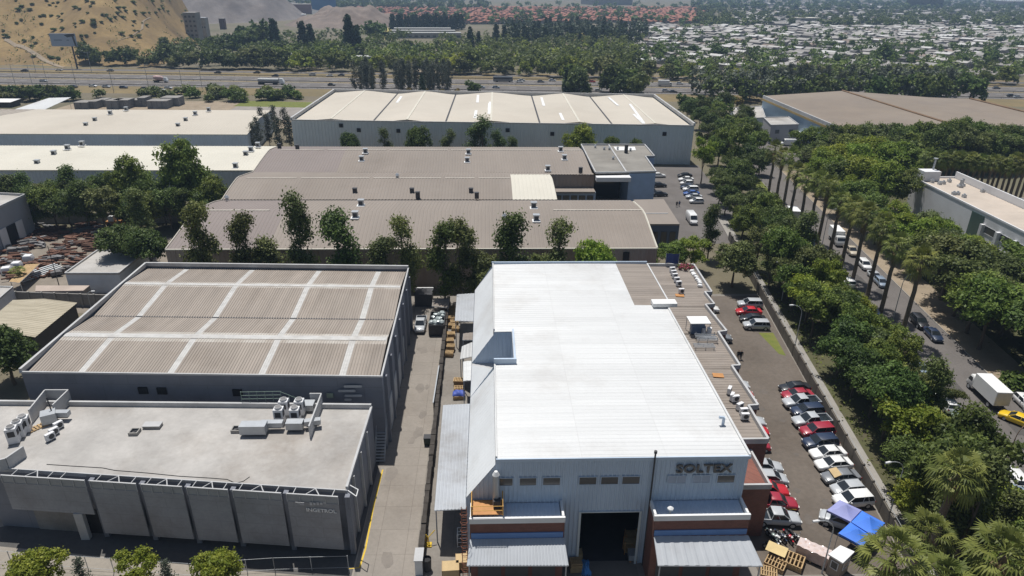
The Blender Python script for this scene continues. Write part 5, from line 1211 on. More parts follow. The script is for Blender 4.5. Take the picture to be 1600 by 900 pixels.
for px, py, c in mw:
    q = P(px, py, .7); o = put('passenger_car', far_car(c)); o.location = (q.x, q.y, .02); o.rotation_euler = (0, 0, R(HW+(180 if py < 122 else 0)))
    tag(o, 'small %s car far off on the motorway' % {'bluegrey': 'blue grey', 'darkred': 'dark red'}.get(c, c), 'car', 'cars on the motorway')
def mixer(loc, head):
    T = thing('mixer_truck', 'concrete mixer truck with a pinkish drum on the motorway', 'truck', loc, R(head))
    b = MB(); loft(b, [(2.6, 1.1, .6, 2.6), (2.7, 1.2, .5, 2.9), (3.9, 1.2, .5, 2.9), (4.4, 1.15, .5, 1.6), (4.6, 1.0, .6, 1.2)]); b.build('cab', car_paint['white'], T, local=True)
    b = MB(); b.tube((-3.6, 0, 3.0), (-2.2, 0, 2.6), .7, 1.35, 14); b.tube((-2.2, 0, 2.6), (.6, 0, 2.4), 1.35, 1.35, 14); b.tube((.6, 0, 2.4), (2.1, 0, 2.2), 1.35, .7, 14); b.build('drum', M('pink_drum', (0.50, 0.34, 0.32), 0.6, 0.1, 0.6), T, local=True, smooth=40)
    b = MB(); b.box((0, 0, .9), (8.4, 1.0, .4)); b.build('chassis', m_dark, T, local=True)
    for x in (3.4, -1.6, -2.8):
        for s in (-1, 1): wo = put('wheel', CACHE['wheel'], T); wo.location = (x, s*1.0, .5); wo.scale = (.5, .5, .5)
q = P(250, 124.5, 1.5); mixer((q.x, q.y, 0.02), HW)
def tanker(loc, head):
    T = thing('tank_truck', 'grey tank truck with white cab on the motorway', 'truck', loc, R(head))
    b = MB(); b.tube((-9, 0, 2.3), (2.8, 0, 2.3), 1.15, 1.15, 16); b.build('tank', M('tank_grey', (0.35, 0.36, 0.36), 0.4, 0.1, 0.5, metal=0.3), T, local=True, smooth=40)
    b = MB(); b.box((-6, 0, 3.3), (4.6, .9, .35)); b.box((.2, 0, 3.3), (4.6, .9, .35)); b.build('walkway', m_white, T, local=True)
    b = MB(); loft(b, [(3.4, 1.15, .6, 3.2), (3.5, 1.25, .5, 3.5), (5.2, 1.25, .5, 3.4), (5.9, 1.2, .5, 1.9), (6.1, 1.1, .6, 1.3)]); b.build('cab', car_paint['white'], T, local=True)
    b = MB(); b.box((-2.2, 0, .95), (14, 1.1, .5)); b.build('chassis', m_dark, T, local=True)
    for x in (4.9, 1.2, 0, -7.6, -8.7, -6.4):
        for s in (-1, 1): wo = put('wheel', CACHE['wheel'], T); wo.location = (x, s*1.0, .5); wo.scale = (.5, .5, .5)
q = P(428, 127, 1.8); tanker((q.x, q.y, 0.02), HW)
def bus(loc, head, label, m):
    T = thing('coach_bus', label, 'bus', loc, R(head))
    b = MB(); loft(b, [(-6, 1.1, .5, 2.9), (-5.9, 1.25, .4, 3.2), (5.7, 1.25, .4, 3.2), (5.95, 1.2, .4, 2.2), (6, 1.0, .5, 1.2)]); b.build('body', m, T, local=True)
    b = MB()
    for s in (-1, 1): b.box((-.1, s*1.26, 2.15), (11, .03, .85))
    b.build('windows', m_glass, T, local=True)
    for x in (4, -3.6):
        for s in (-1, 1): wo = put('wheel', CACHE['wheel'], T); wo.location = (x, s*1.05, .5); wo.scale = (.5, .5, .5)
q = P(786, 124, 1.5); bus((q.x, q.y, .02), HW, 'dark coach with white roof line on the far carriageway', car_paint['grey'])
q = P(1523, 139, 1.5); box_truck((q.x, q.y, .02), HW+180, 'white cabbed truck on the far carriageway at right', 6.5, 2.6)
q = P(1040, 131, 1.5); box_truck((q.x, q.y, .02), HW, 'white box truck far off beyond the pale vaulted roof', 6.5, 2.6)

# ================================================================== people
def person(loc, head, top, legs, stride, label, group):
    jt = {'pelvis': (0, 0, .92), 'chest': (0.02, 0, 1.30), 'neck': (0.02, 0, 1.50), 'head': (0.05, 0, 1.66)}
    v = [(0, 0, .93), (0.01, 0, 1.12), (0.02, 0, 1.36), (0.02, 0, 1.50), (0.04, 0, 1.60), (0.05, 0, 1.74)]
    r = [.15, .145, .165, .06, .095, .085]; e = [(0, 1), (1, 2), (2, 3), (3, 4), (4, 5)]
    for s in (-1, 1):
        n = len(v); f = stride*s
        v += [(0, s*.10, .88), (f*.16, s*.11, .50), (f*.30-.04*(f < 0), s*.11, .09), (f*.30+.13, s*.12, .04)]; r += [.115, .075, .05, .04]; e += [(0, n), (n, n+1), (n+1, n+2), (n+2, n+3)]
        n = len(v); v += [(0.02, s*.20, 1.40), (-f*.10, s*.25, 1.14), (-f*.18+.08, s*.25, .90), (-f*.2+.12, s*.24, .80)]; r += [.065, .05, .036, .036]; e += [(2, n), (n, n+1), (n+1, n+2), (n+2, n+3)]
    me = bpy.data.meshes.new('person_skin'); me.from_pydata(v, e, [])
    o = bpy.data.objects.new('person', me); COL.objects.link(o)
    sk = o.modifiers.new('s', 'SKIN'); sv = me.skin_vertices[0].data
    for i, q in enumerate(r): sv[i].radius = (q, q)
    sv[0].use_root = True
    o.modifiers.new('u', 'SUBSURF').levels = 2; o.modifiers['u'].render_levels = 2
    dg = bpy.context.evaluated_depsgraph_get(); dg.update()
    m2 = bpy.data.meshes.new_from_object(o.evaluated_get(dg)); bpy.data.objects.remove(o)
    skin = bpy.data.materials.get('skin') or M('skin', (0.42, 0.26, 0.18), 0.6, 0.06, 3)
    m2.materials.clear()
    for m in (skin, top, legs, bpy.data.materials.get('dark_hair') or M('dark_hair', (0.02, 0.015, 0.012), 0.8, 0.2, 4)): m2.materials.append(m)
    for p in m2.polygons:
        c = p.center; p.use_smooth = True
        p.material_index = 3 if (c.z > 1.70 or (c.z > 1.60 and c.x < 0.02)) else 0 if c.z > 1.49 or (c.z < .86 and abs(c.y) > .19) else 1 if c.z > .95 else 3 if c.z < .075 else 2
    o = bpy.data.objects.new('person', m2); COL.objects.link(o); o.location = loc; o.rotation_euler = (0, 0, R(head))
    return tag(o, label, 'person', group)
mk = lambda n, c: M(n, c, 0.85, 0.1, 3)
q = P(1152.5, 562); person((q.x, q.y, .016), 250, mk('charcoal_shirt', (.035, .035, .04)), mk('dark_trousers', (.03, .035, .05)), 1, 'person in dark clothes walking in the car park, left of two', 'people walking in the car park')
q = P(1157, 562); person((q.x, q.y, .016), 255, mk('black_jacket', (.02, .02, .025)), bpy.data.materials['dark_trousers'], -1, 'person in black walking in the car park, right of two', 'people walking in the car park')
q = P(1057, 324); person((q.x, q.y, .016), 90, bpy.data.materials['charcoal_shirt'], bpy.data.materials['dark_trousers'], .5, 'person in dark clothes standing in the distant lot, left of two', 'people in the distant lot')
q = P(1061, 323); person((q.x, q.y, .016), 260, mk('blue_shirt', (.06, .09, .18)), bpy.data.materials['dark_trousers'], .5, 'person in blue standing in the distant lot, right of two', 'people in the distant lot')
# ================================================================== rooftop plant
def ac_tower(loc, head, label, n=1, group='condensing units on the office roof'):
    "upright condensing unit with a fan cowl on top"
    T = thing('condensing_unit', label, 'air conditioner', loc, R(head), group, 1.1)
    b = MB(); b.box((0, 0, .95), (.95, .85, 1.7)); b.build('casing', m_office, T, local=True)
    b = MB(); b.tube((0, 0, 1.8), (0, 0, 2.0), .38, .36, 14); b.build('fan_cowl', m_parapet, T, local=True)
    b = MB(); b.tube((0, 0, 2.0), (0, 0, 2.01), .3, .3, 14); b.build('fan', m_scrap, T, local=True)
    b = MB(); b.box((0, -.435, 1.2), (.62, .03, .62)); b.build('coil_grille', m_dark, T, local=True); b = MB(); b.box((.485, 0, 1.2), (.03, .5, .62)); b.build('coil_grille', m_dark, T, local=True)
    b = MB(); b.box((0, 0, .06), (1.0, .9, .1)); b.build('plinth', m_conc, T, local=True)
    return T
RZ = 7.95
for px, py, lab in ((24, 691, 'grey condensing unit nearest the corner screen, first of three at the left roof edge'), (33, 682, 'grey condensing unit standing between two like it at the left roof edge'), (42, 674, 'grey condensing unit farthest back of three at the left roof edge')):
    q = P(px, py, RZ); ac_tower((q.x, q.y, RZ), 20, lab)
for px, py, lab in ((438, 658, 'tall condensing unit left of a pair of towers on the office roof, near one'), (446, 645, 'tall condensing unit left side, standing behind its twin by the rear parapet'), (463, 658, 'tall condensing unit nearer the right hand plant screen'), (470, 645, 'tall condensing unit behind another beside the right plant screen')):
    q = P(px, py+2, RZ); ac_tower((q.x, q.y, RZ), 0, lab)
def ac_split(loc, head, label, group='split units along the annex roof'):
    T = thing('split_unit', label, 'air conditioner', loc, R(head), group)
    b = MB(); b.box((0, 0, .55), (.95, .4, .8)); b.build('casing', m_office, T, local=True)
    b = MB(); b.tube((.08, -.2, .55), (.08, -.225, .55), .3, .3, 14); b.build('fan', m_dark, T, local=True)
    b = MB(); b.box((-.35, 0, .08), (.08, .5, .14)); b.box((.35, 0, .08), (.08, .5, .14)); b.build('feet', m_dark, T, local=True)
    return T
for k, (px, py) in enumerate(((80, 688), (86, 680), (93, 670))):
    q = P(px, py, RZ); ac_split((q.x, q.y, RZ), 60, 'small white split unit on the office roof, %s' % ('nearest the front edge', 'middle one of a row of three', 'next to the square duct box')[k], 'split units on the office roof')
# ducts and boxes on the office roof
def duct(name, label, boxes, tubes=()):
    x0, y0 = boxes[0][0][0], boxes[0][0][1]
    T = thing(name, label, 'duct', (x0, y0, RZ)); b = MB()
    for c, d, rz in boxes: b.box(c, d, rz)
    b.build('casing', m_metal, T)
    b = MB()
    for c, d, rz in boxes: b.box((c[0], c[1], c[2]-d[2]/2-.12), (d[0]*.8, d[1]*.5, .22), rz)
    for p, q, r in tubes: b.tube(p, q, r)
    b.build('supports', m_dark, T); return T
q = P(398, 678, RZ); q2 = P(432, 672, RZ); q3 = P(465, 672, RZ)
duct('air_duct', 'long grey air duct with a big box at its left end across the office roof', [((q.x, q.y, RZ+.85), (2.9, 1.2, 1.1), 0), ((q2.x-.4, q2.y, RZ+.9), (2.5, .75, .6), 0), ((q3.x-.2, q3.y, RZ+.8), (1.9, 1.0, .9), 0), ((q3.x+1.7, q3.y+.4, RZ+.85), (1.8, .7, .6), .2)])
q = P(79, 660, RZ); q2 = P(98, 656, RZ)
duct('air_duct', 'square grey duct box inside the left plant screen of the office roof', [((q.x, q.y, RZ+.8), (1.5, 1.4, 1.2), .5), ((q2.x, q2.y, RZ+.9), (1.9, .7, .6), 0)], [((q.x+.3, q.y+.3, RZ+1.3), (q.x, q.y+.6, RZ+3.0), .07)])
q = P(490, 640, RZ); duct('air_duct', 'low duct box tucked in the corner of the right plant screen', [((q.x-.7, q.y, RZ+.6), (1.7, 1.3, .8), 0)])
q = P(239, 667, RZ); T = thing('roof_hatch', 'flat grey roof hatch in the middle of the office roof', 'roof hatch', (q.x, q.y, RZ)); b = MB(); b.box((0, 0, .18), (1.9, .9, .34)); b.build('kerb', m_conc, T, local=True); b = MB(); b.box((0, 0, .38), (2.0, 1.0, .06)); b.build('cover', m_parapet, T, local=True)
for px, py, lab in ((211, 677, 'small open roof vent with stones left of the hatch on the office roof'), (370, 673, 'small open roof vent beside the big duct box on the office roof')):
    q = P(px, py, RZ); T = thing('roof_vent', lab, 'roof vent', (q.x, q.y, RZ)); b = MB()
    for x, y in ((-.45, 0), (.45, 0)): b.box((x, y, .2), (.12, 1.0, .38))
    for x, y in ((0, -.45), (0, .45)): b.box((x, y, .2), (.78, .12, .38))
    b.build('kerb', m_conc, T, local=True); b = MB(); b.box((0, 0, .1), (.78, .78, .04)); b.box((.1, -.05, .24), (.3, .2, .2), .4); b.build('grate', m_dark, T, local=True)
q = P(60, 668, RZ); T = thing('timber_pallet', 'weathered pallet lying behind the three condensing units', 'pallet', (q.x, q.y, RZ), R(55)); b = MB()
for k in range(6): b.box((-.9+k*.36, 0, .14), (.2, 1.0, .04))
b.build('deck', m_wood, T, local=True); b = MB()
for y in (-.42, 0, .42): b.box((0, y, .06), (2.0, .1, .1))
b.build('bearers', m_wood, T, local=True)
# cage on the rear parapet
q = P(378, 628, 8.5); T = thing('roof_cage', 'green tinted steel cage walkway at the rear parapet of the office', 'cage', (q.x, q.y, 8.4)); b = MB()
for k in range(8): b.tube((k*.95, 0, 0), (k*.95, .1, 1.5 if k < 6 else 1.0-.3*(k-6)), .035)
for z in (.5, 1.0, 1.5): b.tube((0, 0.02, z), (4.75, .08, z), .03)
b.tube((4.75, 0, 1.5), (6.65, .05, .5), .03); b.build('bars', M('green_steel', (0.20, 0.27, 0.23), 0.6, 0.1, 1), T, local=True)
# hose lying on the roof
T = thing('black_hose', 'thin black hose snaking over the front of the office roof', 'hose', (*P2(75, 725, RZ), RZ)); b = MB()
b.path([P(px, py, RZ+.03) for px, py in ((73, 725.5), (110, 728), (160, 731), (180, 735), (230, 739), (280, 744), (330, 747), (355, 749), (368, 755), (380, 752), (390, 745))], .035, 5); b.build('tube', m_black, T)
# annex roof units
AZ = 7.95
for k, (px, py) in enumerate(((1050, 421), (1052, 426), (1054, 431), (1057, 437), (1060, 443), (1064, 455))):
    q = P(px, py+4, AZ); ac_split((q.x, q.y, AZ), 8, 'split unit on the annex roof, %s' % ('first from the rear parapet', 'second from the rear parapet', 'third from the rear parapet', 'fourth from the rear parapet', 'fifth from the rear parapet', 'nearest the orange board')[k])
for k, (px, py) in enumerate(((1139, 612), (1143, 622), (1148, 625), (1155, 637), (1161, 645), (1163, 653))):
    q = P(px, py+3, AZ); ac_split((q.x, q.y, AZ), (60, 60, 10, 30, 5, 0)[k], 'split unit in the front annex roof group, %s' % ('the one farthest from the front', 'second from the back', 'third from the back', 'fourth from the back', 'second from the front', 'nearest the front coping')[k])
q = P(1089, 520, AZ); T = thing('plant_shelter', 'white topped equipment shelter on the annex roof', 'shelter', (q.x, q.y, AZ)); b = MB(); b.box((0, 0, 2.1), (3.0, 2.4, .12)); b.build('roof', m_white, T, local=True); b = MB()
for x in (-1.4, 1.4):
    for y in (-1.1, 1.1): b.tube((x, y, 0), (x, y, 2.05), .05); b.cut()
b.build_each('post', m_metal, T, local=True); b = MB(); b.box((.1, .2, .6), (2.0, 1.2, 1.2)); b.build('machine', M('blue_machine', (.12, .17, .27), .6, .1, 1), T, local=True)
q = P(1103, 533, AZ); T = thing('pipe_rack', 'tangle of grey pipes and small tanks beside the white topped roof shelter', 'pipework', (q.x, q.y, AZ)); b = MB()
for k in range(6): b.tube((-1.5, -.6+k*.3, .5+.1*(k % 3)), (1.6, -.5+k*.28, .45+.12*(k % 2)), .07)
for x in (-1.3, 0, 1.4): b.tube((x, -.7, 0), (x, -.7, 1.0), .05); b.tube((x, .9, 0), (x, .9, 1.0), .05)
b.build('pipes', m_metal, T, local=True); b = MB(); b.tube((.9, 1.7, 0), (.9, 1.7, 1.3), .35, .35, 12); b.tube((.2, 2.0, 0), (.2, 2.0, 1.0), .3, .3, 12); b.build('tank', m_office, T, local=True, smooth=40)
q = P(1098, 547, AZ); T = thing('pipe_rack', 'low rack of pipes in front of the roof shelter', 'pipework', (q.x, q.y, AZ)); b = MB()
for k in range(4): b.tube((-1.2, k*.35, .5), (1.8, k*.3, .45), .06)
for x in (-1, .4, 1.6): b.tube((x, 0, 0), (x, 0, .5), .05); b.tube((x, 1.0, 0), (x, 1.0, .5), .05)
b.build('pipes', m_metal, T, local=True)
for px, py, lab in ((1062, 462, 'orange board lying on the rear part of the annex roof'), (1122, 587, 'orange board lying on the middle of the annex roof')):
    q = P(px, py, AZ); T = thing('timber_board', lab, 'board', (q.x, q.y, AZ+.03), R(-8)); b = MB(); b.box((0, 0, .04), (1.4, 1.0, .05)); b.build('panel', m_orange, T, local=True); b = MB(); b.box((0, -.35, .0), (1.4, .08, .05)); b.box((0, .35, .0), (1.4, .08, .05)); b.build('battens', m_wood, T, local=True)
rr = random.Random(3)
for k in range(10):
    q = P(1062+k*2.1+rr.uniform(-1, 1), 419+rr.uniform(-2, 5), AZ); T = thing('flower_pot', 'pink flowering pot plant at the rear corner of the annex roof', 'pot plant', (q.x, q.y, AZ), 0, 'pink flowering pots on the annex roof'); b = MB(); b.tube((0, 0, 0), (0, 0, .35), .16, .22, 8); b.build('pot', m_brick, T, local=True); b = MB()
    for i in range(40): a = Vector((rr.gauss(0, .25), rr.gauss(0, .25), .6+rr.gauss(0, .16))); u, v = Vector((rr.gauss(0, 1), rr.gauss(0, 1), rr.gauss(0, 1))).normalized()*.12, Vector((rr.gauss(0, 1), rr.gauss(0, 1), rr.gauss(0, 1))).normalized()*.12; b.mat(i % 2); b.face([a-u, a-v, a+u, a+v])
    b.build('blossom', [M('pink_petals', (.55, .08, .16), .7, .2, 4) if 'pink_petals' not in bpy.data.materials else bpy.data.materials['pink_petals'], m_lawn], T, local=True)
for k in range(8):
    q = P(1082+k*1.8+rr.uniform(-1, 1), 425+k*3.2+rr.uniform(-1, 1), AZ); T = thing('plastic_sack', 'white plastic sack by the annex parapet', 'sack', (q.x, q.y, AZ), rr.uniform(0, 3), 'white sacks along the annex parapet'); b = MB(); loft(b, [(-.4, .2, 0, .2), (-.25, .3, 0, .38), (.25, .3, 0, .4), (.42, .18, 0, .22)]); b.build('sack', m_white, T, local=True, smooth=60)
q = P(1050, 412, AZ+.5); T = thing('blue_tarpaulin', 'dark blue tarpaulin hung on the rear parapet of the annex', 'tarpaulin', (q.x, q.y, AZ)); b = MB(); b.sheet(lambda u, v: (u*2.4-1.2, .1*math.sin(9*u)+.1, .5+v*1.9+.08*math.sin(5*u)), 14, 6); b.build('cloth', M('navy_cloth', (.03, .05, .16), .8, .1, 1), T, local=True); b = MB(); b.tube((-1.2, .1, 0), (-1.2, .1, 2.5), .04); b.tube((1.2, .1, 0), (1.2, .1, 2.5), .04); b.build('pole', m_metal, T, local=True)
q = P(1075, 414, AZ)

# ================================================================== tents, kiosk, lamps
def gazebo(c4, label, m):
    c = sum((Vector(p) for p in c4), Vector())/4; T = thing('pop_up_tent', label, 'tent', (c.x, c.y, 0.016), 0, 'pop up tents in the car park'); z = 2.35
    b = MB(); n = 8; ap = Vector((c.x, c.y, 3.2))
    for k in range(4):
        a, d = Vector(c4[k]), Vector(c4[(k+1) % 4]); a.z = d.z = z
        for i in range(n):
            for j in range(n):
                def pt(u, v):
                    p = a.lerp(d, u).lerp(ap, v); e = 0.10*math.sin(math.pi*u)*(1-v)*0.6; p.z -= 0.14*math.sin(math.pi*v)*(0.6+0.4*abs(2*u-1)) + e*0.5; return p
                b.face([pt(i/n, j/n), pt((i+1)/n, j/n), pt((i+1)/n, (j+1)/n), pt(i/n, (j+1)/n)])
        mid = a.lerp(d, .5)
        b.face([a, d, d-Vector((0, 0, .28)), mid-Vector((0, 0, .22)), a-Vector((0, 0, .28))])
    b.build('canopy', m, T, smooth=50)
    for p in c4: b = MB(); b.tube((p[0], p[1], 0.016), (p[0], p[1], z-.02), .035); b.build('leg', m_metal, T)
t1 = [P(1292, 797, 2.35), P(1312, 781, 2.35), P(1346, 797, 2.35), P(1329, 815, 2.35)]
gazebo(t1, 'faded lilac tent over the silver car in the car park', m_lilac)
gazebo([P(1330, 815.5, 2.35), P(1347, 798, 2.35), P(1383, 817, 2.35), P(1364, 837, 2.35)], 'bright blue tent joined to the lilac tent, next to the palms', m_blue)
gazebo([P(1310, 833, 2.35), P(1329, 816, 2.35), P(1363, 838, 2.35), P(1349, 854, 2.35)], 'bright blue tent nearest the guard kiosk', m_blue)
k4 = [P2(1294, 866, 2.6), P2(1313, 852, 2.6), P2(1335.5, 862, 2.6), P2(1317, 880, 2.6)]
cx, cy = sum(p[0] for p in k4)/4, sum(p[1] for p in k4)/4
T = thing('guard_kiosk', 'small guard kiosk with flat off white roof between tents and pallets', 'kiosk', (cx, cy, 0.02))
ins = [mix2(p, (cx, cy), .16) for p in k4]
b = MB(); b.prism(ins, 0.02, 2.45); b.build('wall', M('kiosk_wall', (.30, .24, .19), .8, .1, 1), T)
b = MB(); b.prism(k4, 2.46, 2.62); b.build('roof', m_white, T)
pl = ccw(ins)
for a, c in zip(pl, pl[1:]+pl[:1]): wall_window(T, 'window', mix2(a, c, .2), mix2(a, c, .8), 1.1, 2.1, m_glass, m_office, out=.02, depth=.05)
def street_lamp(base, h, head_to, label, arm=2.2, m=None):
    T = thing('street_lamp', label, 'street lamp', base); d = (Vector((head_to[0]-base[0], head_to[1]-base[1], 0))).normalized(); b = MB()
    b.tube((0, 0, 0), (0, 0, h*.8), .085, .06, 8)
    pts = [Vector((0, 0, h*.8))+d*(arm*(1-math.cos(t)))*0.85+Vector((0, 0, h*.2*math.sin(t))) for t in np.linspace(0, math.pi/2, 6)]
    b.path(pts, .05, 6); b.build('pole', m or m_metal, T, local=True)
    b = MB(); e = pts[-1]; f = e+d*.75+Vector((0, 0, -.02)); b.tube(e, e.lerp(f, .3), .06, .15, 8); b.tube(e.lerp(f, .3), f, .15, .12, 8); b.build('lamp_head', m_white, T, local=True); return T
q = P(1284, 896); h = P(1269, 815, 7.2); street_lamp((q.x, q.y, .016), 7.2, (h.x, h.y), 'curved lamp post standing beside the shrink wrapped pallets', 2.0)
q = P(1391, 800); h = P(1376, 718, 8.0); street_lamp((q.x, q.y, .016), 7.4, (h.x, h.y), 'curved lamp post rising from the dark trees beside the pavement', 2.2)
def plain_pole(name, px0, py0, px1, label, h, m=None, cat='pole'):
    q = P(px0, py0); T = thing(name, label, cat, (q.x, q.y, 0)); b = MB(); b.tube((0, 0, 0), (0, 0, h), .11, .07, 8); b.build('shaft', m or m_metal, T, local=True); b = MB(); b.box((0, 0, h-.3), (1.6, .1, .12)); b.build('crossarm', m_metal, T, local=True)
q = P(1559, 757); h = P(1592, 668, 6); street_lamp((q.x, q.y, 0.02), 8.5, (q.x+6, q.y+2), 'tall rusty lamp post beside the white cars at lower right', 1.4, M('rusty_pole', (.20, .13, .09), .8, .2, 1))
q = P(1395, 500); street_lamp((q.x, q.y, 0.02), 9, (q.x+6, q.y), 'thin grey lamp post on the street near the tall palm trunk', 1.4)
q = P(1284, 385); street_lamp((q.x, q.y, 0.02), 9, (q.x+6, q.y), 'thin grey lamp post on the far street among the palms', 1.4)
for px, py, lab in ((1232, 545, 'concrete lamp post by the pavement near the small lawn'), (1213, 470, 'white headed lamp post beside the far pavement'),): 
    q = P(px, py); street_lamp((q.x+1.0, q.y, 0.06), 8, (q.x-5, q.y), lab, 1.8)
for px, py in ((56, 108), (52, 134), (143, 108), (178, 140), (232, 132), (286, 138), (316, 134), (25, 132), (75, 130), (120, 133)):
    q = P(px, py+4); T = thing('motorway_lamp', 'tall thin lamp post along the motorway below the dry hill', 'lamp post', (q.x, q.y, 0), 0, 'lamp posts along the motorway'); b = MB(); b.tube((0, 0, 0), (0, 0, 12), .16, .1, 6); b.build('pole', m_metal, T, local=True); b = MB(); b.tube((-1.8, 0, 12), (1.8, 0, 12), .09, .09, 5); b.box((-1.8, 0, 11.95), (.8, .3, .16)); b.box((1.8, 0, 11.95), (.8, .3, .16)); b.build('lamp_head', m_metal, T, local=True)
# thin mast by the left sheds
q = P(94, 452); T = thing('radio_mast', 'thin dark mast standing by the low sheds at left', 'mast', (q.x, q.y, 0)); b = MB(); b.tube((0, 0, 0), (0, 0, 9), .09, .05, 6); b.build('shaft', m_dark, T, local=True); b = MB(); b.tube((-.5, 0, 8.6), (.5, 0, 8.6), .03); b.build('aerial', m_dark, T, local=True)
q = P(172, 492); T = thing('street_lamp', 'bent white headed lamp leaning over the block wall at left', 'street lamp', (q.x-3, q.y, 0)); b = MB(); b.path([(0, 0, 0), (0, 0, 4.2), (.5, 0, 4.6), (.9, 0, 4.7)], .05); b.build('pole', m_metal, T, local=True); b = MB(); b.box((1.1, 0, 4.68), (.6, .25, .12)); b.build('lamp_head', m_white, T, local=True)

# ================================================================== goods on the ground
def pallet_stack(loc, head, label, n, group=None, L=1.2, W=1.0):
    T = thing('pallet_stack', label, 'pallets', loc, R(head), group); rr = random.Random(int(loc[0]*50))
    for k in range(n):
        b = MB(); dx, dy, z = rr.uniform(-.05, .05), rr.uniform(-.05, .05), k*.145
        for i in range(7): b.box((-L/2+.06+i*(L-.12)/6+dx, dy, z+.13), (.1, W, .024))
        for y in (-W/2+.05, 0, W/2-.05): b.box((dx, y+dy, z+.06), (L, .09, .1))
        b.build('pallet', m_wood, T, local=True)
    return T
def crate(loc, head, label, d, m, group=None, name='wooden_crate', cat='crate'):
    T = thing(name, label, cat, loc, R(head), group); b = MB(); b.box((0, 0, .12+d[2]/2), d); b.build('box', m, T, local=True)
    b = MB()
    for x in (-d[0]/2+.1, 0, d[0]/2-.1): b.box((x, 0, .06), (.12, d[1]+.04, .115))
    for x in (-d[0]/2, d[0]/2): b.box((x, 0, .12+d[2]/2), (.05, d[1]+.05, d[2]+.04))
    b.build('battens', m_wood, T, local=True); return T
q = P(1235, 880); pallet_stack((q.x, q.y, .02), -35, 'slatted pallet stack beside the shrink wrapped load at bottom right', 5, None, 2.4, 1.9)
q = P(1211, 884); pallet_stack((q.x, q.y, .02), -38, 'loose slatted pallet stack with a plywood sheet beside it at bottom right', 4, None, 2.0, 1.6)
q = P(1200, 897); pallet_stack((q.x, q.y, .02), -20, 'lowest pallet heap at the bottom picture edge right of the awning', 3, None, 1.6, 1.4)
q = P(1216, 877); T = thing('plywood_sheet', 'pale plywood sheet leaning on the pallet heap at bottom right', 'board', (q.x-.1, q.y+.6, .9), R(-38)); b = MB(); b.mesh([(-1, -.6, 0), (1, -.6, .05), (1, .6, .35), (-1, .6, .3), (-1, -.6, .04), (1, -.6, .09), (1, .6, .39), (-1, .6, .34)], [(3, 2, 1, 0), (4, 5, 6, 7), (0, 1, 5, 4), (1, 2, 6, 5), (2, 3, 7, 6), (3, 0, 4, 7)]); b.build('sheet', M('plywood', (.62, .48, .24), .8, .1, 1), T, local=True); b = MB(); b.tube((-.8, .5, -.9), (-.8, .5, .3), .04); b.tube((.8, .5, -.9), (.8, .5, .33), .04); b.build('prop', m_wood, T, local=True)
q = P(1268, 873); T = thing('wrapped_pallet_load', 'long pinkish load in shiny shrink wrap beside the lamp post', 'pallet load', (q.x, q.y, .02), R(-38)); b = MB(); b.box((0, 0, .85), (3.1, 1.4, 1.3)); b.build('load', M('wrapped_boxes', (.52, .40, .35), .3, .25, 1.5), T, local=True); b = MB(); b.sheet(lambda u, v: (-1.58+3.16*u, -.74+1.48*v, 1.53+.05*math.sin(23*u)*math.cos(9*v)+.03*math.sin(50*v+11*u)), 30, 14); b.build('film', M('plastic_film', (.62, .52, .49), .15, .15, 1.2, spec=.8), T, local=True, smooth=60); b = MB()
for x in (-1.2, 0, 1.2): b.box((x, 0, .1), (.2, 1.45, .18))
b.build('pallet', m_wood, T, local=True)
# loading door surroundings
q = P(988, 873); T = thing('pallet_truck_load', 'strapped load on a pallet jack just inside the loading door', 'pallet jack', (q.x, q.y, .03), R(86)); b = MB(); b.box((0, -.3, .12), (1.2, .18, .1)); b.box((0, .3, .12), (1.2, .18, .1)); b.build('forks', m_orange, T, local=True); b = MB(); b.box((0, 0, .55), (1.1, .95, .7)); b.build('load', m_metal, T, local=True); b = MB(); b.tube((.65, 0, .2), (.95, 0, 1.2), .04); b.tube((.95, -.2, 1.2), (.95, .2, 1.2), .03); b.build('handle', m_orange, T, local=True)
for k, (px, py) in enumerate(((983, 862), (985, 850))):
    q = P(px, py); T = thing('steel_rack', ('brownish steel rack behind the pallet jack in the loading door', 'brownish steel rack deeper inside the loading door')[k], 'rack', (q.x, q.y, .03)); b = MB()
    for x in (-.6, .6):
        for y in (-.4, .4): b.tube((x, y, 0), (x, y, 1.7), .04); b.cut()
    b.build_each('upright', m_orange, T, local=True); b = MB()
    for z in (.3, .9, 1.5): b.box((0, 0, z), (1.25, .85, .05)); b.cut()
    b.build_each('shelf', m_wood, T, local=True)
q = P(899, 890); pallet_stack((q.x, q.y, .03), 4, 'tall stack of new pallets by the left awning at the loading door', 8)
q = P(900, 872); crate((q.x, q.y, .03), 0, 'brown carton on a pallet left of the loading door', (1.2, .9, .8), m_card)
q = P(893, 868); T = thing('cable_drum', 'round cable drum standing left of the loading door', 'cable drum', (q.x, q.y, .03), R(20)); b = MB(); b.wheel((0, -.35, .55), .55, .06, 'y', 18); b.wheel((0, .35, .55), .55, .06, 'y', 18); b.build('flange', m_wood, T, local=True); b = MB(); b.wheel((0, 0, .55), .35, .62, 'y', 16); b.build('cable', m_metal, T, local=True)
q = P(914, 888); T = thing('blue_plastic_wrap', 'crumpled bright blue plastic beside the new pallet stack', 'plastic sheet', (q.x, q.y, .03)); b = MB(); r4 = random.Random(8); hh = [[max(0, .7*math.sin(math.pi*i/10)*math.sin(math.pi*j/14)+r4.uniform(-.2, .22)) for i in range(11)] for j in range(15)]
b.sheet(lambda u, v: (-.5+u+.06*math.sin(9*v), -1.0+2.0*v, hh[min(14, int(round(v*14)))][min(10, int(round(u*10)))]), 10, 14); b.build('sheet', M('bright_blue_film', (.10, .30, .62), .3, .2, 2), T, local=True)
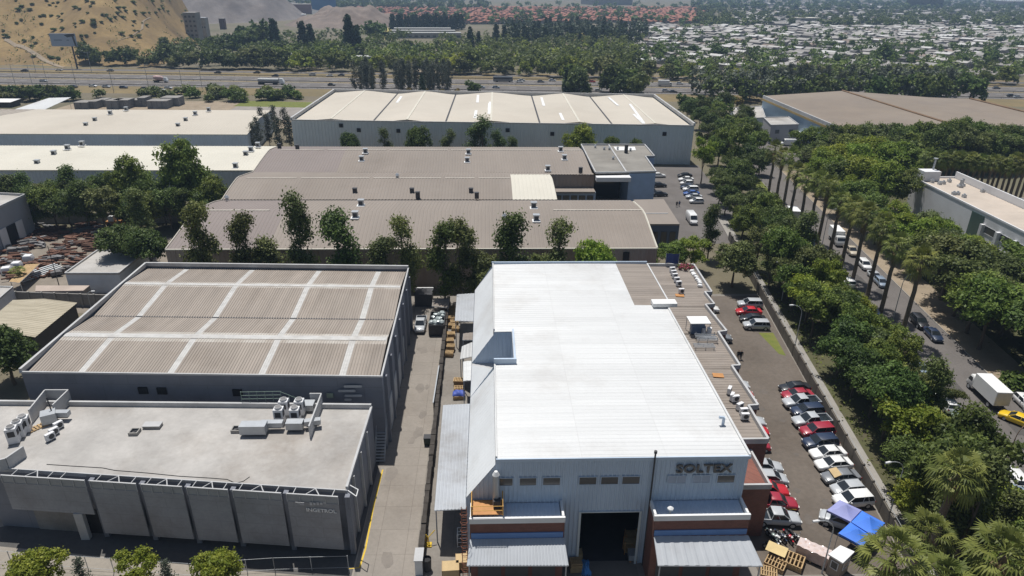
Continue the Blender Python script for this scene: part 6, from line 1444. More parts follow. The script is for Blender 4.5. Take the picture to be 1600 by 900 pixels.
for px, py, lab, d in ((708, 885, 'yellow brown timber box left of the left awning, farther one', (1.4, 1.2, 1.0)), (689, 897, 'yellow brown timber box nearest the bottom edge left of the left awning', (1.7, 1.3, 1.0)), (724, 881, 'yellow brown timber box tucked under the left awning corner', (1.3, 1.0, 1.1))):
    q = P(px, py); crate((q.x+1.0, q.y, .03), 3, lab, d, m_card)
q = P(724, 850); T = thing('wire_cage', 'white framed wire cage of goods at the left wall of the brick block', 'cage', (q.x, q.y, .02)); b = MB()
for x in (-.6, .6):
    for y in (-.5, .5): b.tube((x, y, 0), (x, y, 1.8), .05)
for z in (.1, .7, 1.25, 1.8):
    for y in (-.5, .5): b.tube((-.6, y, z), (.6, y, z), .03)
    for x in (-.6, .6): b.tube((x, -.5, z), (x, .5, z), .03)
b.build('frame', m_white, T, local=True); b = MB(); b.box((0, 0, .5), (1.0, .85, .8)); b.build('goods', m_scrap, T, local=True)
q = P(668, 852); T = thing('yellow_frame', 'bent yellow steel stand beside the dividing wall', 'stand', (q.x, q.y, .02)); b = MB(); b.tube((-.3, -.3, 0), (-.1, .1, 1.4), .05); b.tube((.3, -.3, 0), (.1, .1, 1.0), .05); b.tube((0, .5, 0), (0, .1, 1.2), .05); b.tube((-.3, -.2, .3), (.3, -.2, .3), .05); b.tube((.1, .1, 1.0), (.8, .5, 1.6), .05); b.build('frame', m_yellow, T, local=True); b = MB(); b.box((0, 0, .06), (.9, .7, .1)); b.build('base', m_yellow, T, local=True)
q = P(668, 890); T = thing('waste_bin', 'tall dark cylindrical bin behind the white gate pillar', 'bin', (q.x, q.y, .02)); b = MB(); b.tube((0, 0, 0), (0, 0, 1.5), .4, .45, 14, caps=False); b.build('barrel', m_dark, T, local=True); b = MB(); b.tube((0, 0, 1.2), (0, 0, 1.22), .4, .4, 14); b.build('contents', m_black, T, local=True)
q = P(670, 694); T = thing('wheeled_bin', 'dark green wheeled bin by the dividing wall on the driveway', 'bin', (q.x, q.y, .02)); b = MB(); b.box((0, 0, .6), (1.1, .8, 1.0), 0, 1.1); b.build('tub', M('dark_green_plastic', (.03, .05, .04), .6, .1, 2), T, local=True); b = MB(); b.box((0, .05, 1.15), (1.25, .95, .08)); b.build('lid', m_dark, T, local=True); b = MB(); b.wheel((-.4, .3, .1), .1, .06); b.wheel((.4, .3, .1), .1, .06); b.build('wheels', m_black, T, local=True)
q = P(684, 514); T = thing('waste_skip', 'dark steel skip filled with shiny bags beside the silver pickup', 'skip', (q.x, q.y, .02)); b = MB()
b.bar((-1.3, -2.6), (-1.3, 2.6), .15, 2.1, .1); b.bar((1.3, -2.6), (1.3, 2.6), .15, 2.104, .1); b.bar((-1.24, -2.6), (1.24, -2.6), .15, 2.102, .1); b.bar((-1.24, 2.6), (1.24, 2.6), .15, 2.102, .1); b.box((0, 0, .1), (2.6, 5.2, .12)); b.build('tub', m_dark, T, local=True)
b = MB(); r3 = random.Random(2)
for k in range(30):
    x, y, z = r3.uniform(-.95, .95), r3.uniform(-2.2, 2.2), 1.6+r3.uniform(0, .7); a = r3.uniform(.3, .5)
    n = len(b.v); V = []; F = []
    for i in range(5):
        for j in range(8): t, f = math.pi*(i+.5)/5, 2*math.pi*j/8; rr_ = a*(1+r3.uniform(-.2, .2)); V.append((x+rr_*math.sin(t)*math.cos(f), y+rr_*math.sin(t)*math.sin(f), z+rr_*.8*math.cos(t)))
    for i in range(4):
        for j in range(8): F.append((i*8+j, i*8+(j+1) % 8, (i+1)*8+(j+1) % 8, (i+1)*8+j))
    F.append(tuple(range(8))); F.append(tuple(range(32, 40))); b.mesh(V, F)
b.build('bags', M('clear_bags', (.42, .47, .47), .2, .35, 2.5, spec=.8), T, local=True, smooth=30)
T = awning('timber_lean_to', 'brown lean to roof at the dark far end of the driveway', [P(677, 466, 2.6), P(702, 466, 2.6), P(701, 481, 2.3), P(675, 478, 2.3)], m_brownroof, .4, posts=((.05, .95), (.95, .95)), cat='lean-to')
q = P(663, 474); T = thing('storage_hut', 'dark low hut with a white roof edge behind the parked pickup', 'hut', (q.x, q.y, .02)); b = MB(); b.box((0, 0, 1.2), (3.2, 3.0, 2.4)); b.build('wall', m_dark, T, local=True); b = MB(); b.box((0, 0, 2.45), (3.4, 3.2, .1)); b.build('roof', m_dark, T, local=True); b = MB(); b.box((0, 1.5, 2.52), (3.4, .25, .1)); b.build('edge_trim', m_white, T, local=True)
for k, (px, py, n) in enumerate(((707, 493, 5), (706, 503, 7), (710, 508, 6), (707, 512, 5), (712, 517, 5), (705, 527, 6), (703, 537, 6), (704, 548, 7), (702, 556, 5), (708, 485, 5))):
    q = P(px, py); pallet_stack((q.x, q.y, .02), random.Random(k).uniform(-12, 12), 'timber pallet stack against the dividing wall, %s from the far end' % ('second', 'third', 'fourth', 'fifth', 'sixth', 'seventh', 'eighth', 'second nearest one', 'nearest one, tenth', 'first')[k], n, 'pallet stacks along the dividing wall', 1.3, 1.1)
for k, (px, py, n) in enumerate(((717, 604, 9), (718, 613, 6), (717, 622, 4))):
    q = P(px, py); pallet_stack((q.x, q.y, .02), k*4-4, ('tall orange brown pallet stack under the white flat canopy edge', 'middle pallet stack between the tall one and the blue tarpaulin', 'low pallet stack under the blue tarpaulin')[k], n, 'pallet stacks by the white canopy', 1.5, 1.1)
q = P(717, 621); T = thing('blue_tarpaulin', 'blue tarpaulin over the low pallet stack beside the hall', 'tarpaulin', (q.x, q.y, .62)); b = MB(); b.sheet(lambda u, v: (-.9+1.8*u, -.65+1.3*v, .55*math.sin(math.pi*u)**.4*math.sin(math.pi*v)**.4+.06*math.sin(13*u+5*v)), 16, 12); b.build('sheet', M('blue_tarp', (.07, .11, .42), .6, .15, 2), T, local=True, smooth=50)
q = P(683, 617); T = thing('steel_gate_leaf', 'dark sliding gate leaf standing against the dividing wall', 'gate', (q.x-.1, q.y, .02)); b = MB(); b.bar((0, -5), (0.15, 5), .1, 1.9, .08); b.build('leaf', m_dark, T, local=True); b = MB(); b.bar((-.05, -5), (.1, 5), 1.902, 2.0, .16); b.build('top_rail', m_metal, T, local=True)
# platform with rail and duct on the left block
q = P(755, 790, 8.8); T = thing('roof_platform', 'orange timber platform with yellow railing on the left brick block', 'platform', (0.2, 51.0, 8.75)); b = MB(); b.box((-.5, .1, .05), (3.1, 2.0, .08)); b.build('deck', m_orange, T, local=True); b = MB()
for x, y in ((-2.0, -.95), (1.0, -.95), (-2.0, 1.1), (1.0, 1.1)): b.tube((x, y, 0), (x, y, 1.15), .06)
for z in (.6, 1.12): b.tube((-2, -.95, z), (1, -.95, z), .03); b.tube((1, -.95, z), (1, 1.1, z), .03); b.tube((-2, -.95, z), (-2, 1.1, z), .03)
b.build('railing', M('railing_yellow', (.62, .36, .10), .6, .1, 1), T, local=True)
T = thing('exhaust_stack', 'silver exhaust stack rising beside the orange platform', 'exhaust pipe', (0.55, 51.5, 8.8)); b = MB(); b.tube((0, 0, 0), (0, 0, 3.6), .34, .34, 14); b.build('pipe', m_metal, T, local=True, smooth=40); b = MB(); b.tube((0, 0, 3.6), (0, 0, 4.0), .36, .16, 14); b.build('cone', m_white, T, local=True); b = MB(); b.box((.1, -.4, .5), (.7, .6, .9)); b.build('fan_box', m_dark, T, local=True)
T = thing('caged_ladder', 'rusty ladder with safety hoops on the left end of the brick block', 'ladder', (-2.5, 50.0, 0)); b = MB(); b.tube((-.25, 0, 0), (-.25, 0, 9.9), .04); b.tube((.25, 0, 0), (.25, 0, 9.9), .04); b.build('rails', M('rusty_steel', (.25, .10, .06), .8, .2, 2), T, local=True); b = MB()
for k in range(30): b.tube((-.25, 0, .3+k*.32), (.25, 0, .3+k*.32), .02)
b.build('rungs', bpy.data.materials['rusty_steel'], T, local=True)
for k in range(8):
    b = MB(); z = 2.5+k; pts = [Vector((.35*math.cos(t), -.4+.4*math.sin(t)*-1, z)) for t in np.linspace(0, math.pi, 7)]; b.path(pts, .02, 4); b.build('hoop', bpy.data.materials['rusty_steel'], T, local=True)
T = thing('satellite_dish', 'small white vent dome on the right brick block roof', 'roof vent', (*P2(1047, 799, 8.4), 8.2)); b = MB(); b.tube((0, 0, 0), (0, 0, .5), .09); b.build('stem', m_metal, T, local=True); b = MB(); b.tube((0, 0, .5), (0, 0, .62), .3, .3, 12); b.tube((0, 0, .62), (0, 0, .78), .3, .08, 12); b.build('dome', m_white, T, local=True)

# ---- scrap yard
rr = random.Random(11)
regions = [((-80, 60), (0, 0))]
spots = []
def in_region():
    while True:
        px, py = rr.uniform(2, 158), rr.uniform(352, 436)
        # lanes kept clear as in the photograph
        t = (py-352)/84
        lane = 60+ (1-t)*45 - 55*t
        if abs(px-(118-95*t)) < 10+8*t and t < .75: continue
        if px < 40-(py-352)*.5 and py < 385: continue
        if px > 158-(py-380)*0.9 and py > 380: continue
        return px, py
for k in range(120):
    px, py = in_region(); q = P(px, py)
    kind = rr.choice(('bundle', 'bundle', 'bundle', 'block'))
    if kind == 'bundle':
        T = thing('scrap_bundle', 'rusty bundle of scrap beams and plates on the dirt of the scrap yard', 'scrap', (q.x, q.y, .02), rr.uniform(-.5, .7), 'rusty scrap bundles in the yard'); b = MB()
        for i in range(rr.randint(4, 9)): b.box((rr.uniform(-1.2, 1.2), rr.uniform(-.7, .7), rr.uniform(.15, .75)), (rr.uniform(.8, 3.2), rr.uniform(.15, .6), rr.uniform(.12, .5)), rr.uniform(-.3, .3))
        b.build('pieces', m_rust, T, local=True)
    else:
        T = thing('scrap_bundle', 'grey stack of scrap metal parts on the dirt of the scrap yard', 'scrap', (q.x, q.y, .02), rr.uniform(-.5, .7), 'grey scrap stacks in the yard'); b = MB()
        for i in range(rr.randint(3, 7)): b.box((rr.uniform(-1, 1), rr.uniform(-.7, .7), rr.uniform(.15, .9)), (rr.uniform(.6, 2.4), rr.uniform(.3, .9), rr.uniform(.2, .7)), rr.uniform(-.3, .3))
        b.build('pieces', m_scrap, T, local=True)
T = awning('yard_shelter', 'yellowish narrow shelter roof at the front of the scrap yard', [P(40, 413, 2.5), P(62, 412, 2.5), P(30, 442, 2.3), P(14, 440, 2.3)], m_wood, .5, posts=((.05, .05), (.95, .95), (.05, .95)), cat='shelter')
q = P(62, 430); T = thing('pipe_stack', 'stack of long grey pipes beside the yellowish shelter', 'pipes', (q.x, q.y, .02), R(60)); b = MB()
for k in range(9): b.tube((-4, -1.4+k*.33, .3+.25*(k % 3)), (4, -1.4+k*.33, .3+.25*(k % 3)), .15, .15, 8)
b.build('pipes', m_metal, T, local=True); b = MB(); b.box((-2.5, 0, .08), (.2, 3.2, .14)); b.box((2.5, 0, .08), (.2, 3.2, .14)); b.build('bearers', m_wood, T, local=True)
for px, py in ((28, 420), (46, 409), (12, 428)):
    q = P(px, py); T = thing('covered_pallet', 'pale covered pallet load in the scrap yard', 'pallet load', (q.x, q.y, .02), rr.uniform(-.4, .4), 'pale covered loads in the scrap yard'); b = MB(); loft(b, [(-.9, .7, .1, 1.0), (-.7, .8, .1, 1.5), (.7, .8, .1, 1.5), (.9, .7, .1, 1.0)]); b.build('cover', m_office, T, local=True, smooth=40)
T = thing('orange_loader', 'orange yard machine under the dark trees behind the scrap yard', 'loader', (*P2(180, 353), .02)); b = MB(); b.box((0, 0, .9), (3.4, 1.6, .9)); b.box((1.9, 0, .5), (.8, 2.0, .7)); b.build('body', m_orange, T, local=True); b = MB(); b.box((-.4, 0, 1.9), (1.3, 1.3, 1.1)); b.build('cab', m_white, T, local=True)
for x in (-1, 1):
    for s in (-1, 1): wo = put('wheel', CACHE['wheel'], T); wo.location = (x, s*.8, .5); wo.scale = (.5, .5, .5)
# ---- concrete product stacks at far left
for px0, px1, py0, py1, h in ((116, 138, 160, 171, 3.0), (140, 152, 160, 170, 3.2), (150, 165, 157, 167, 3.0), (166, 185, 160, 171, 3.8), (178, 202, 158, 170, 3.8), (204, 218, 160, 167, 3.0), (216, 228, 157, 167, 4.0), (230, 262, 158, 170, 3.4), (252, 280, 156, 166, 3.8)):
    a, c = P(px0, py1), P(px1, py1); d = P(px0, py0, h)
    T = thing('concrete_stack', 'grey stack of precast concrete units behind the cream warehouses', 'concrete stack', (a.x, a.y, .02), 0, 'precast concrete stacks'); b = MB(); w_ = c.x-a.x; n = max(2, int(w_/2.2))
    for i in range(n):
        for j in range(5): 
            for l in range(2): b.box(((i+.5)*w_/n, 2.0+l*3.6, (j+.5)*h/5), (w_/n-.18, 3.4, h/5-.07))
    b.build('units', M('precast_grey', (.22, .225, .23), .9, .12, .4) if 'precast_grey' not in bpy.data.materials else bpy.data.materials['precast_grey'], T, local=True); b = MB(); b.box((w_/2, 3.8, h+.06), (w_, 7.2, .08)); b.build('top_sheet', m_blockwall, T, local=True)
awning('open_barn', 'white sloping roofed open barn left of the concrete stacks', [P(76, 153, 6.5), P(111, 152, 6.5), P(70, 171, 4.0), P(22, 171, 4.0)], m_whiteroof, 1.0, posts=((.05, .95), (.95, .05), (.05, .05), (.95, .95)), cat='barn')
q = P(10, 166); T = thing('low_barn', 'small white topped shed at the far left beside the barn', 'shed', (q.x, q.y, 0)); b = MB(); b.box((0, 0, 1.2), (9, 7, 2.4)); b.build('wall', m_dark, T, local=True); b = MB(); b.mesh([(-5, -4, 2.45), (5, -4, 2.45), (5, 4, 2.9), (-5, 4, 2.9)], [(0, 1, 2, 3)]); b.build('roof', m_white, T, local=True)
# ---- billboard
q = P(121, 107); T = thing('roadside_billboard', 'big pale blue billboard on one pole at the foot of the dry hill', 'billboard', (q.x, q.y, 0)); b = MB(); b.tube((0, 0, 0), (0, 0, 14), .55, .5, 10); b.build('pole', m_dark, T, local=True)
b = MB(); b.box((-4.6, 0, 18.0), (16.4, .7, 8.0)); b.build('panel', M('billboard_blue', (.36, .42, .52), .6, .05, .1), T, local=True)
b = MB(); b.prism([(-1.4, 19.6), (3.3, 20.4), (3.3, 22.0), (-1.0, 21.6), (-3.4, 20.9)], -.39, -.36); b.prism([(1.4, 20.3), (2.6, 20.5), (3.4, 14.2), (2.2, 14.2)], -.40, -.37)
b.v = [(x, z-.02, y) for x, y, z in b.v]; b.build('dark_picture', m_dark, T, local=True)
b = MB(); b.box((-8, -.37, 17.9), (5.2, .03, .55)); b.box((-1.6, -.37, 17.9), (1.8, .03, .55)); b.build('text_bars', M('billboard_ink', (.16, .20, .28), .6, .05, 1), T, local=True)
# ================================================================== vegetation
def leaf_mesh(name, mat, centres, spread, per, size, seed, up=0.35, aspect=1.5, outward=None):
    "leaf clumps: per leaves round each twig end, every leaf a four-sided blade of its own tone"
    g = np.random.default_rng(seed); C = np.asarray(centres, float); n = len(C)*per
    c = np.repeat(C, per, 0)
    p = c + g.normal(0, 1, (n, 3))*np.asarray(spread)*np.array([1, 1, .8])
    o = np.repeat(np.asarray(outward, float), per, 0) if outward is not None else np.zeros((n, 3))
    nn = o*0.8 + g.normal(0, .55, (n, 3)) + np.array([0, 0, up]); nn /= np.linalg.norm(nn, axis=1)[:, None]
    a = np.cross(nn, g.normal(0, 1, (n, 3))); a /= np.linalg.norm(a, axis=1)[:, None]; b = np.cross(nn, a)
    s = size*g.uniform(.6, 1.35, (n, 1)); L = a*s*aspect*.5; W = b*s*.5
    V = np.stack([p-L, p-W*.9+L*.1, p+L, p+W*.9+L*.1], 1).reshape(-1, 3)
    me = bpy.data.meshes.new(name); me.vertices.add(4*n); me.vertices.foreach_set('co', V.ravel())
    me.loops.add(4*n); me.loops.foreach_set('vertex_index', np.arange(4*n)); me.polygons.add(n); me.polygons.foreach_set('loop_start', np.arange(n)*4); me.polygons.foreach_set('loop_total', np.full(n, 4))
    at = me.attributes.new('tone', 'FLOAT', 'FACE')
    tone = np.clip(np.repeat(g.uniform(.1, .75, len(C)), per)+g.normal(0, .18, n), 0, 1); at.data.foreach_set('value', tone)
    me.materials.append(mat); me.update(); me.validate(); return me

def lobed(lobes, ntw, seed, zmin=None):
    g = np.random.default_rng(seed); w_ = np.array([l[3]**2 for l in lobes]); idx = g.choice(len(lobes), ntw, p=w_/w_.sum())
    d = g.normal(0, 1, (ntw, 3)); d /= np.linalg.norm(d, axis=1)[:, None]; d[:, 2] = np.where(d[:, 2] < -.35, -d[:, 2], d[:, 2])
    L = np.array(lobes)[idx]; rr = L[:, 3:4]*g.uniform(.72, 1.08, (ntw, 1)); c = L[:, :3]+d*rr*np.array([1, 1, .85])
    return c, d

def trunk_mesh(name, h, r, lobes, seed, mat, lean=0.0):
    g = random.Random(seed); b = MB(); pts = [Vector((0, 0, -.1))]; n = 5
    for i in range(1, n+1): pts.append(Vector((lean*i/n+g.uniform(-.12, .12), g.uniform(-.12, .12), h*i/n)))
    for i in range(n): b.tube(pts[i], pts[i+1], r*(1-.75*i/n), r*(1-.75*(i+1)/n), 7)
    for k, l in enumerate(lobes):
        s = pts[min(n, 2+k % 3)].lerp(pts[min(n, 3+k % 3)], g.random()); e = Vector(l[:3]); m = s.lerp(e, .5)+Vector((0, 0, .3))
        b.tube(s, m, r*.35, r*.22, 5); b.tube(m, e, r*.22, r*.07, 5)
    return b.data(name, mat, smooth=60)

TREES = {}
def tree_kind(key, name, trunk, crown): TREES.setdefault(key, []).append((name, trunk, crown))
def ring_lobes(n, R0, z0, z1, r0, r1, seed, flat=1.0):
    g = random.Random(seed); L = []
    for k in range(n):
        a = 2.4*k+g.uniform(-.5, .5); f = math.sqrt((k+.3)/n); z = z0+(z1-z0)*(g.random()**.8)*(1.1-.45*f)
        L.append((R0*f*math.cos(a), R0*f*math.sin(a), z, g.uniform(r0, r1)))
    return L
for v in range(4):       # broad dark street trees, 10 m
    lb = ring_lobes(17, 3.1, 4.2, 8.8, 1.2, 2.0, 10+v)+[(0, 0, 6.5, 2.4)]
    c, d = lobed(lb, 430, 20+v)
    for key, mat in (('dark', L_dark), ('mid', L_mid), ('bright', L_bright), ('olive', L_olive)):
        tree_kind(key, 'broadleaf_tree', trunk_mesh('broad_trunk', 5.5, .28, lb[:8], v, m_bark), leaf_mesh('broad_crown', mat, c, .34, 30, .29, 30+v, outward=d))
for v in range(3):       # open crowned trees, 9.5 m, branches and sky showing between the heads
    g = random.Random(510+v); lb = [(3.3*math.cos(a)*f, 3.3*math.sin(a)*f, z, g.uniform(.8, 1.25)) for a, f, z in [(k*2.4+g.uniform(-.3, .3), math.sqrt((k+.4)/13), g.uniform(4.0, 8.8)) for k in range(13)]]
    c, d = lobed(lb, 260, 520+v)
    for key, mat in (('dark', L_mid), ('mid', L_olive), ('bright', L_bright), ('olive', L_olive)):
        tree_kind(key, 'broadleaf_tree', trunk_mesh('open_trunk', 6.5, .24, lb, 530+v, m_bark, .3), leaf_mesh('open_crown', mat, c, .32, 28, .28, 540+v, outward=d))
for v in range(5):       # upright gums with gaps, 12 m
    g = random.Random(70+v); lb = []
    for k in range(9): z = 3.0+8.3*k/8; wd = 1.9*math.sin(math.pi*(.18+.72*k/8))+.2; a = g.uniform(0, 6.28); lb.append((wd*.6*math.cos(a), wd*.6*math.sin(a), z+g.uniform(-.5, .5), g.uniform(.7, 1.5)))
    if v % 2: lb += [(g.uniform(1.4, 2.2), g.uniform(-1, 1), 4.2, 1.3), (g.uniform(-2.2, -1.4), g.uniform(-1, 1), 5.6, 1.2)]
    c, d = lobed(lb, 230, 80+v); tree_kind('gum', 'gum_tree', trunk_mesh('gum_trunk', 11, .22, lb, v, m_bark, .4), leaf_mesh('gum_crown', L_olive, c, .5, 26, .27, 90+v, outward=d))
    tree_kind('gumdark', 'gum_tree', TREES['gum'][-1][1], leaf_mesh('gum_crown', L_dark, c, .5, 26, .27, 190+v, outward=d))
for v in range(3):       # conifers, 14 m
    g = random.Random(40+v); C = []; D = []
    for k in range(170):
        z = 1.6+12*(k/170)**.9; r = (3.0*(1-(z-1.6)/12.6)+.15)*g.uniform(.7, 1.1); a = g.uniform(0, 6.28); C.append((r*math.cos(a), r*math.sin(a), z)); D.append((math.cos(a), math.sin(a), .2))
    b = MB(); b.tube((0, 0, -.1), (0, 0, 13.4), .3, .05, 7)
    tree_kind('conifer', 'conifer_tree', b.data('conifer_trunk', m_bark), leaf_mesh('conifer_crown', L_con, C, .42, 20, .48, 50+v, up=.1, outward=D))
for v in range(3):       # slender grey poplars, 13 m
    g = random.Random(60+v); C = []; D = []
    for k in range(75):
        z = 2+11*k/75; r = (1.5*math.sin(math.pi*min(.95, .12+.85*k/75))+.15)*g.uniform(.3, 1.1); a = g.uniform(0, 6.28); C.append((r*math.cos(a), r*math.sin(a), z)); D.append((math.cos(a), math.sin(a), .4))
    b = MB(); b.tube((0, 0, -.1), (0, 0, 12.6), .16, .03, 6)
    for k in range(14): a = g.uniform(0, 6.28); z = 2+k*.7; b.tube((0, 0, z), (1.1*math.cos(a), 1.1*math.sin(a), z+2.0), .05, .02, 4)
    tree_kind('poplar', 'poplar_tree', b.data('poplar_trunk', m_conc), leaf_mesh('poplar_crown', L_grey, C, .42, 15, .36, 66+v, outward=D))
for v in range(3):       # far broad trees: fewer, larger leaf clumps
    lb = ring_lobes(14, 3.2, 2.0, 7.6, 1.3, 2.2, 110+v)
    c, d = lobed(lb, 120, 120+v)
    for key, mat in (('fdark', L_dark), ('fmid', L_mid), ('folive', L_olive), ('fbright', L_bright), ('fyellow', L_yellow)):
        tree_kind(key, 'broadleaf_tree', trunk_mesh('far_trunk', 4.5, .28, lb[:3], v, m_bark), leaf_mesh('far_crown', mat, c, .5, 16, .72, 130+v, outward=d))
for v in range(2):
    C = []; D = []; g = random.Random(140+v)
    for k in range(70):
        z = 1.2+12*(k/70); r = (2.6*(1-(z-1.2)/12.6)+.2)*g.uniform(.6, 1.1); a = g.uniform(0, 6.28); C.append((r*math.cos(a), r*math.sin(a), z)); D.append((math.cos(a), math.sin(a), .2))
    b = MB(); b.tube((0, 0, -.1), (0, 0, 13), .3, .05, 5)
    tree_kind('fcon', 'conifer_tree', b.data('far_conifer_trunk', m_bark), leaf_mesh('far_conifer_crown', L_con, C, .5, 14, .8, 150+v, up=.1, outward=D))
for v in range(2):       # shrubs, 2 m
    lb = ring_lobes(6, .8, .5, 1.3, .5, .8, 160+v); c, d = lobed(lb, 40, 165+v); b = MB(); b.tube((0, 0, -.05), (0, 0, 1), .06, .03, 5)
    for key, mat in (('shrub', L_mid), ('shrubdark', L_dark), ('shrubolive', L_olive)):
        tree_kind(key, 'shrub', b.data('shrub_stem', m_bark), leaf_mesh('shrub_crown', mat, c, .22, 16, .3, 170+v, outward=d))

def tree(key, loc, sc, label, group=None, cat='tree', tall=1.0, i=None):
    tkey = key
    name, tr, cr = TREES[key][random.randrange(len(TREES[key])) if i is None else i % len(TREES[key])]
    T = thing(name, label, cat, loc, random.uniform(0, 6.28), group, (sc, sc, sc*tall))
    put('trunk' if cat == 'tree' else 'stem', tr, T); put('crown' if cat == 'tree' else 'leaves', cr, T); return T
def tree_wall(key, px, pytop, Y, sc, label, group=None, i=None):
    "a tree standing at depth Y whose top shows at this pixel"
    q = PY(px, pytop, Y); nat = {'gum': 12.6, 'gumdark': 12.6, 'poplar': 13.2}.get(key, 10.6)
    return tree(key, (q.x, Y, 0), sc, label, group, tall=max(.35, q.z/(nat*sc)), i=i)
def tree_at(key, px, py, zc, sc, label, group=None, cat='tree', tall=1.0):
    q = P(px, py, zc); return tree(key, (q.x, q.y, 0), sc, label, group, cat, tall)

# row of gums between the grey works and the near buildings: crown centre pixel, centre height, scale
for px, pt, Y, s, key, lab in (
    (301, 317, 115, 1.15, 'gum', 'tall olive gum tree at the left corner of the grey works'), (376, 343, 115, 1.0, 'gum', 'dark bushy gum tree second from the left before the grey works'),
    (418, 376, 116, 1.2, 'gum', 'low olive tree between a bushy gum and the tallest gum'), (459, 311, 116, 1.12, 'gum', 'tallest slender gum tree before the grey works'),
    (527, 338, 114, 1.35, 'gumdark', 'wide dark gum tree above the rear parapet of the striped warehouse'), (598, 378, 116, 1.1, 'gum', 'low olive tree just left of the thin topped gum'), (627, 343, 115, 1.05, 'gum', 'thin topped gum tree near the right end of the striped warehouse'),
    (692, 355, 114, 1.15, 'gumdark', 'gum tree above the end of the driveway, left of a twin'), (718, 350, 115, 1.15, 'gum', 'gum tree above the end of the driveway, right of a twin'),
    (757, 392, 113, .9, 'olive', 'small yellowish tree beside the white roof corner'), (804, 338, 114, 1.3, 'gumdark', 'dark gum tree just behind the left half of the white roof'), (878, 351, 114, 1.2, 'gum', 'gum tree behind the middle of the white roof'),
    (932, 371, 113, .95, 'bright', 'light green rounded tree behind the right half of the white roof'), (848, 388, 116, .7, 'olive', 'low shrub like tree between two gums behind the white roof')):
    tree_wall(key, px, pt, Y, s, lab, 'trees between the works and the front buildings')
for px, py, zc, s, tall, key, lab in (
    (1020, 392, 4.5, .65, .8, 'dark', 'dark tree behind the unpainted roof corner'), (1052, 388, 5, .75, .9, 'mid', 'mid green tree behind the annex roof, left of a bright one'), (1083, 385, 5.5, .85, .9, 'bright', 'bright green tree behind the annex roof'),
    (1150, 405, 6, 1.0, 1.0, 'olive', 'drooping grey green tree at the back of the car park'), (1110, 372, 5, .8, 1.2, 'gumdark', 'thin dark tree beside the lot with the delivery van'),
    (1100, 246, 8, .9, 1.6, 'bright', 'tall bright green tree at the corner of the pale warehouse'), (1142, 243, 8, 1.35, 1.3, 'dark', 'massive dark tree beside the tall bright one')):
    tree_at(key, px, py, zc, s, lab, tall=tall)
for px, py, zc, s, tall, key, lab in (
    (222, 352, 7.0, 1.0, 1.2, 'gum', 'slim olive topped tree behind the pale shed'), (195, 388, 5.5, 1.15, .95, 'dark', 'big dark tree leaning over the white walled shed'), (232, 395, 5.0, 1.0, 1.0, 'dark', 'dark tree at the rear corner of the striped warehouse'),
    (262, 422, 3, .55, .6, 'olive', 'low yellowish bush behind the striped warehouse corner'),
    (8, 555, 5.0, 1.0, 1.0, 'dark', 'dark tree at the left edge beside the striped warehouse')):
    tree_at(key, px, py, zc, s, lab, tall=tall)
for px, pt, Y, sc, key, lab in ((275, 204, 165, 1.5, 'mid', 'tall round topped tree rising above the cream roof'), (187, 236, 168, 1.1, 'mid', 'lighter green tree before the cream roof, left of the tallest'), (322, 268, 160, 1.05, 'mid', 'round green tree right of the tallest, by the works gable')):
    tree_wall(key, px, pt, Y, sc, lab, i=0)
for k, (px, pt, Y) in enumerate(((5, 262, 168), (28, 268, 166), (52, 266, 168), (78, 262, 170), (98, 254, 168), (118, 262, 166), (138, 262, 168), (158, 258, 170), (210, 256, 170), (232, 262, 166), (245, 270, 160), (300, 262, 166), (15, 285, 158), (42, 284, 157), (70, 282, 158), (95, 280, 157), (122, 280, 158), (148, 282, 157), (172, 284, 158), (200, 282, 157), (228, 288, 156), (255, 286, 157), (280, 290, 156), (308, 292, 157))):
    tree_wall(('dark', 'gumdark', 'mid')[k % 3], px, pt+random.uniform(0, 16), Y, random.uniform(.9, 1.15), 'dark evergreen in the dense row between scrap yard and cream warehouse', 'dark evergreens behind the scrap yard')
for px, pt, Y, s, key, lab in ((545, 203, 216, .75, 'dark', 'small dark tree at the foot of the pale warehouse, leftmost'), (600, 203, 216, .85, 'gumdark', 'small dark tree at the pale warehouse wall, second from left'), (651, 191, 216, 1.0, 'dark', 'round dark tree before the pale warehouse wall'), (701, 203, 216, .9, 'gumdark', 'thin dark tree before the pale warehouse wall'),
    (752, 182, 216, 1.5, 'gumdark', 'tallest dark tree before the pale warehouse wall'), (777, 204, 215, 1.0, 'gumdark', 'small dark tree right of the tallest by the pale warehouse'), (801, 214, 215, .8, 'gumdark', 'smallest dark tree by the pale warehouse wall'), (907, 188, 215, 1.2, 'bright', 'bright green tree before the pale warehouse wall'), (957, 207, 213, .7, 'dark', 'small dark tree behind the works office, left'), (991, 207, 213, .8, 'dark', 'small dark tree behind the works office, right')):
    tree_wall(key, px, pt, Y, s, lab, 'trees along the pale warehouse wall')
for k, (px, py) in enumerate(((402, 205), (418, 200), (435, 208), (452, 205), (470, 208), (492, 212), (428, 188), (408, 190), (445, 192), (395, 212), (515, 214), (480, 200))):
    tree_at('poplar', px, py, 6.5, random.uniform(.85, 1.0), 'thin grey leafed tree between the cream and pale warehouses', 'grey trees between the warehouses', tall=.95)
# foreground, bottom left
for px, py, zc, s, lab in ((52, 893, 3.4, .56, 'bright green street tree at the bottom left corner'), (213, 884, 4.0, .54, 'bright green street tree in the middle of three at the bottom'), (337, 888, 3.8, .54, 'bright green street tree at the bottom, nearest the driveway')):
    tree_at('bright', px, py, zc, s, lab, 'street trees at the bottom left')
for px, py, lab in ((128, 896, 'thin pale sapling between the first and second street trees at the bottom'), (262, 900, 'small sapling at the bottom between two street trees')):
    tree_at('poplar', px, py, 3, .38, lab)
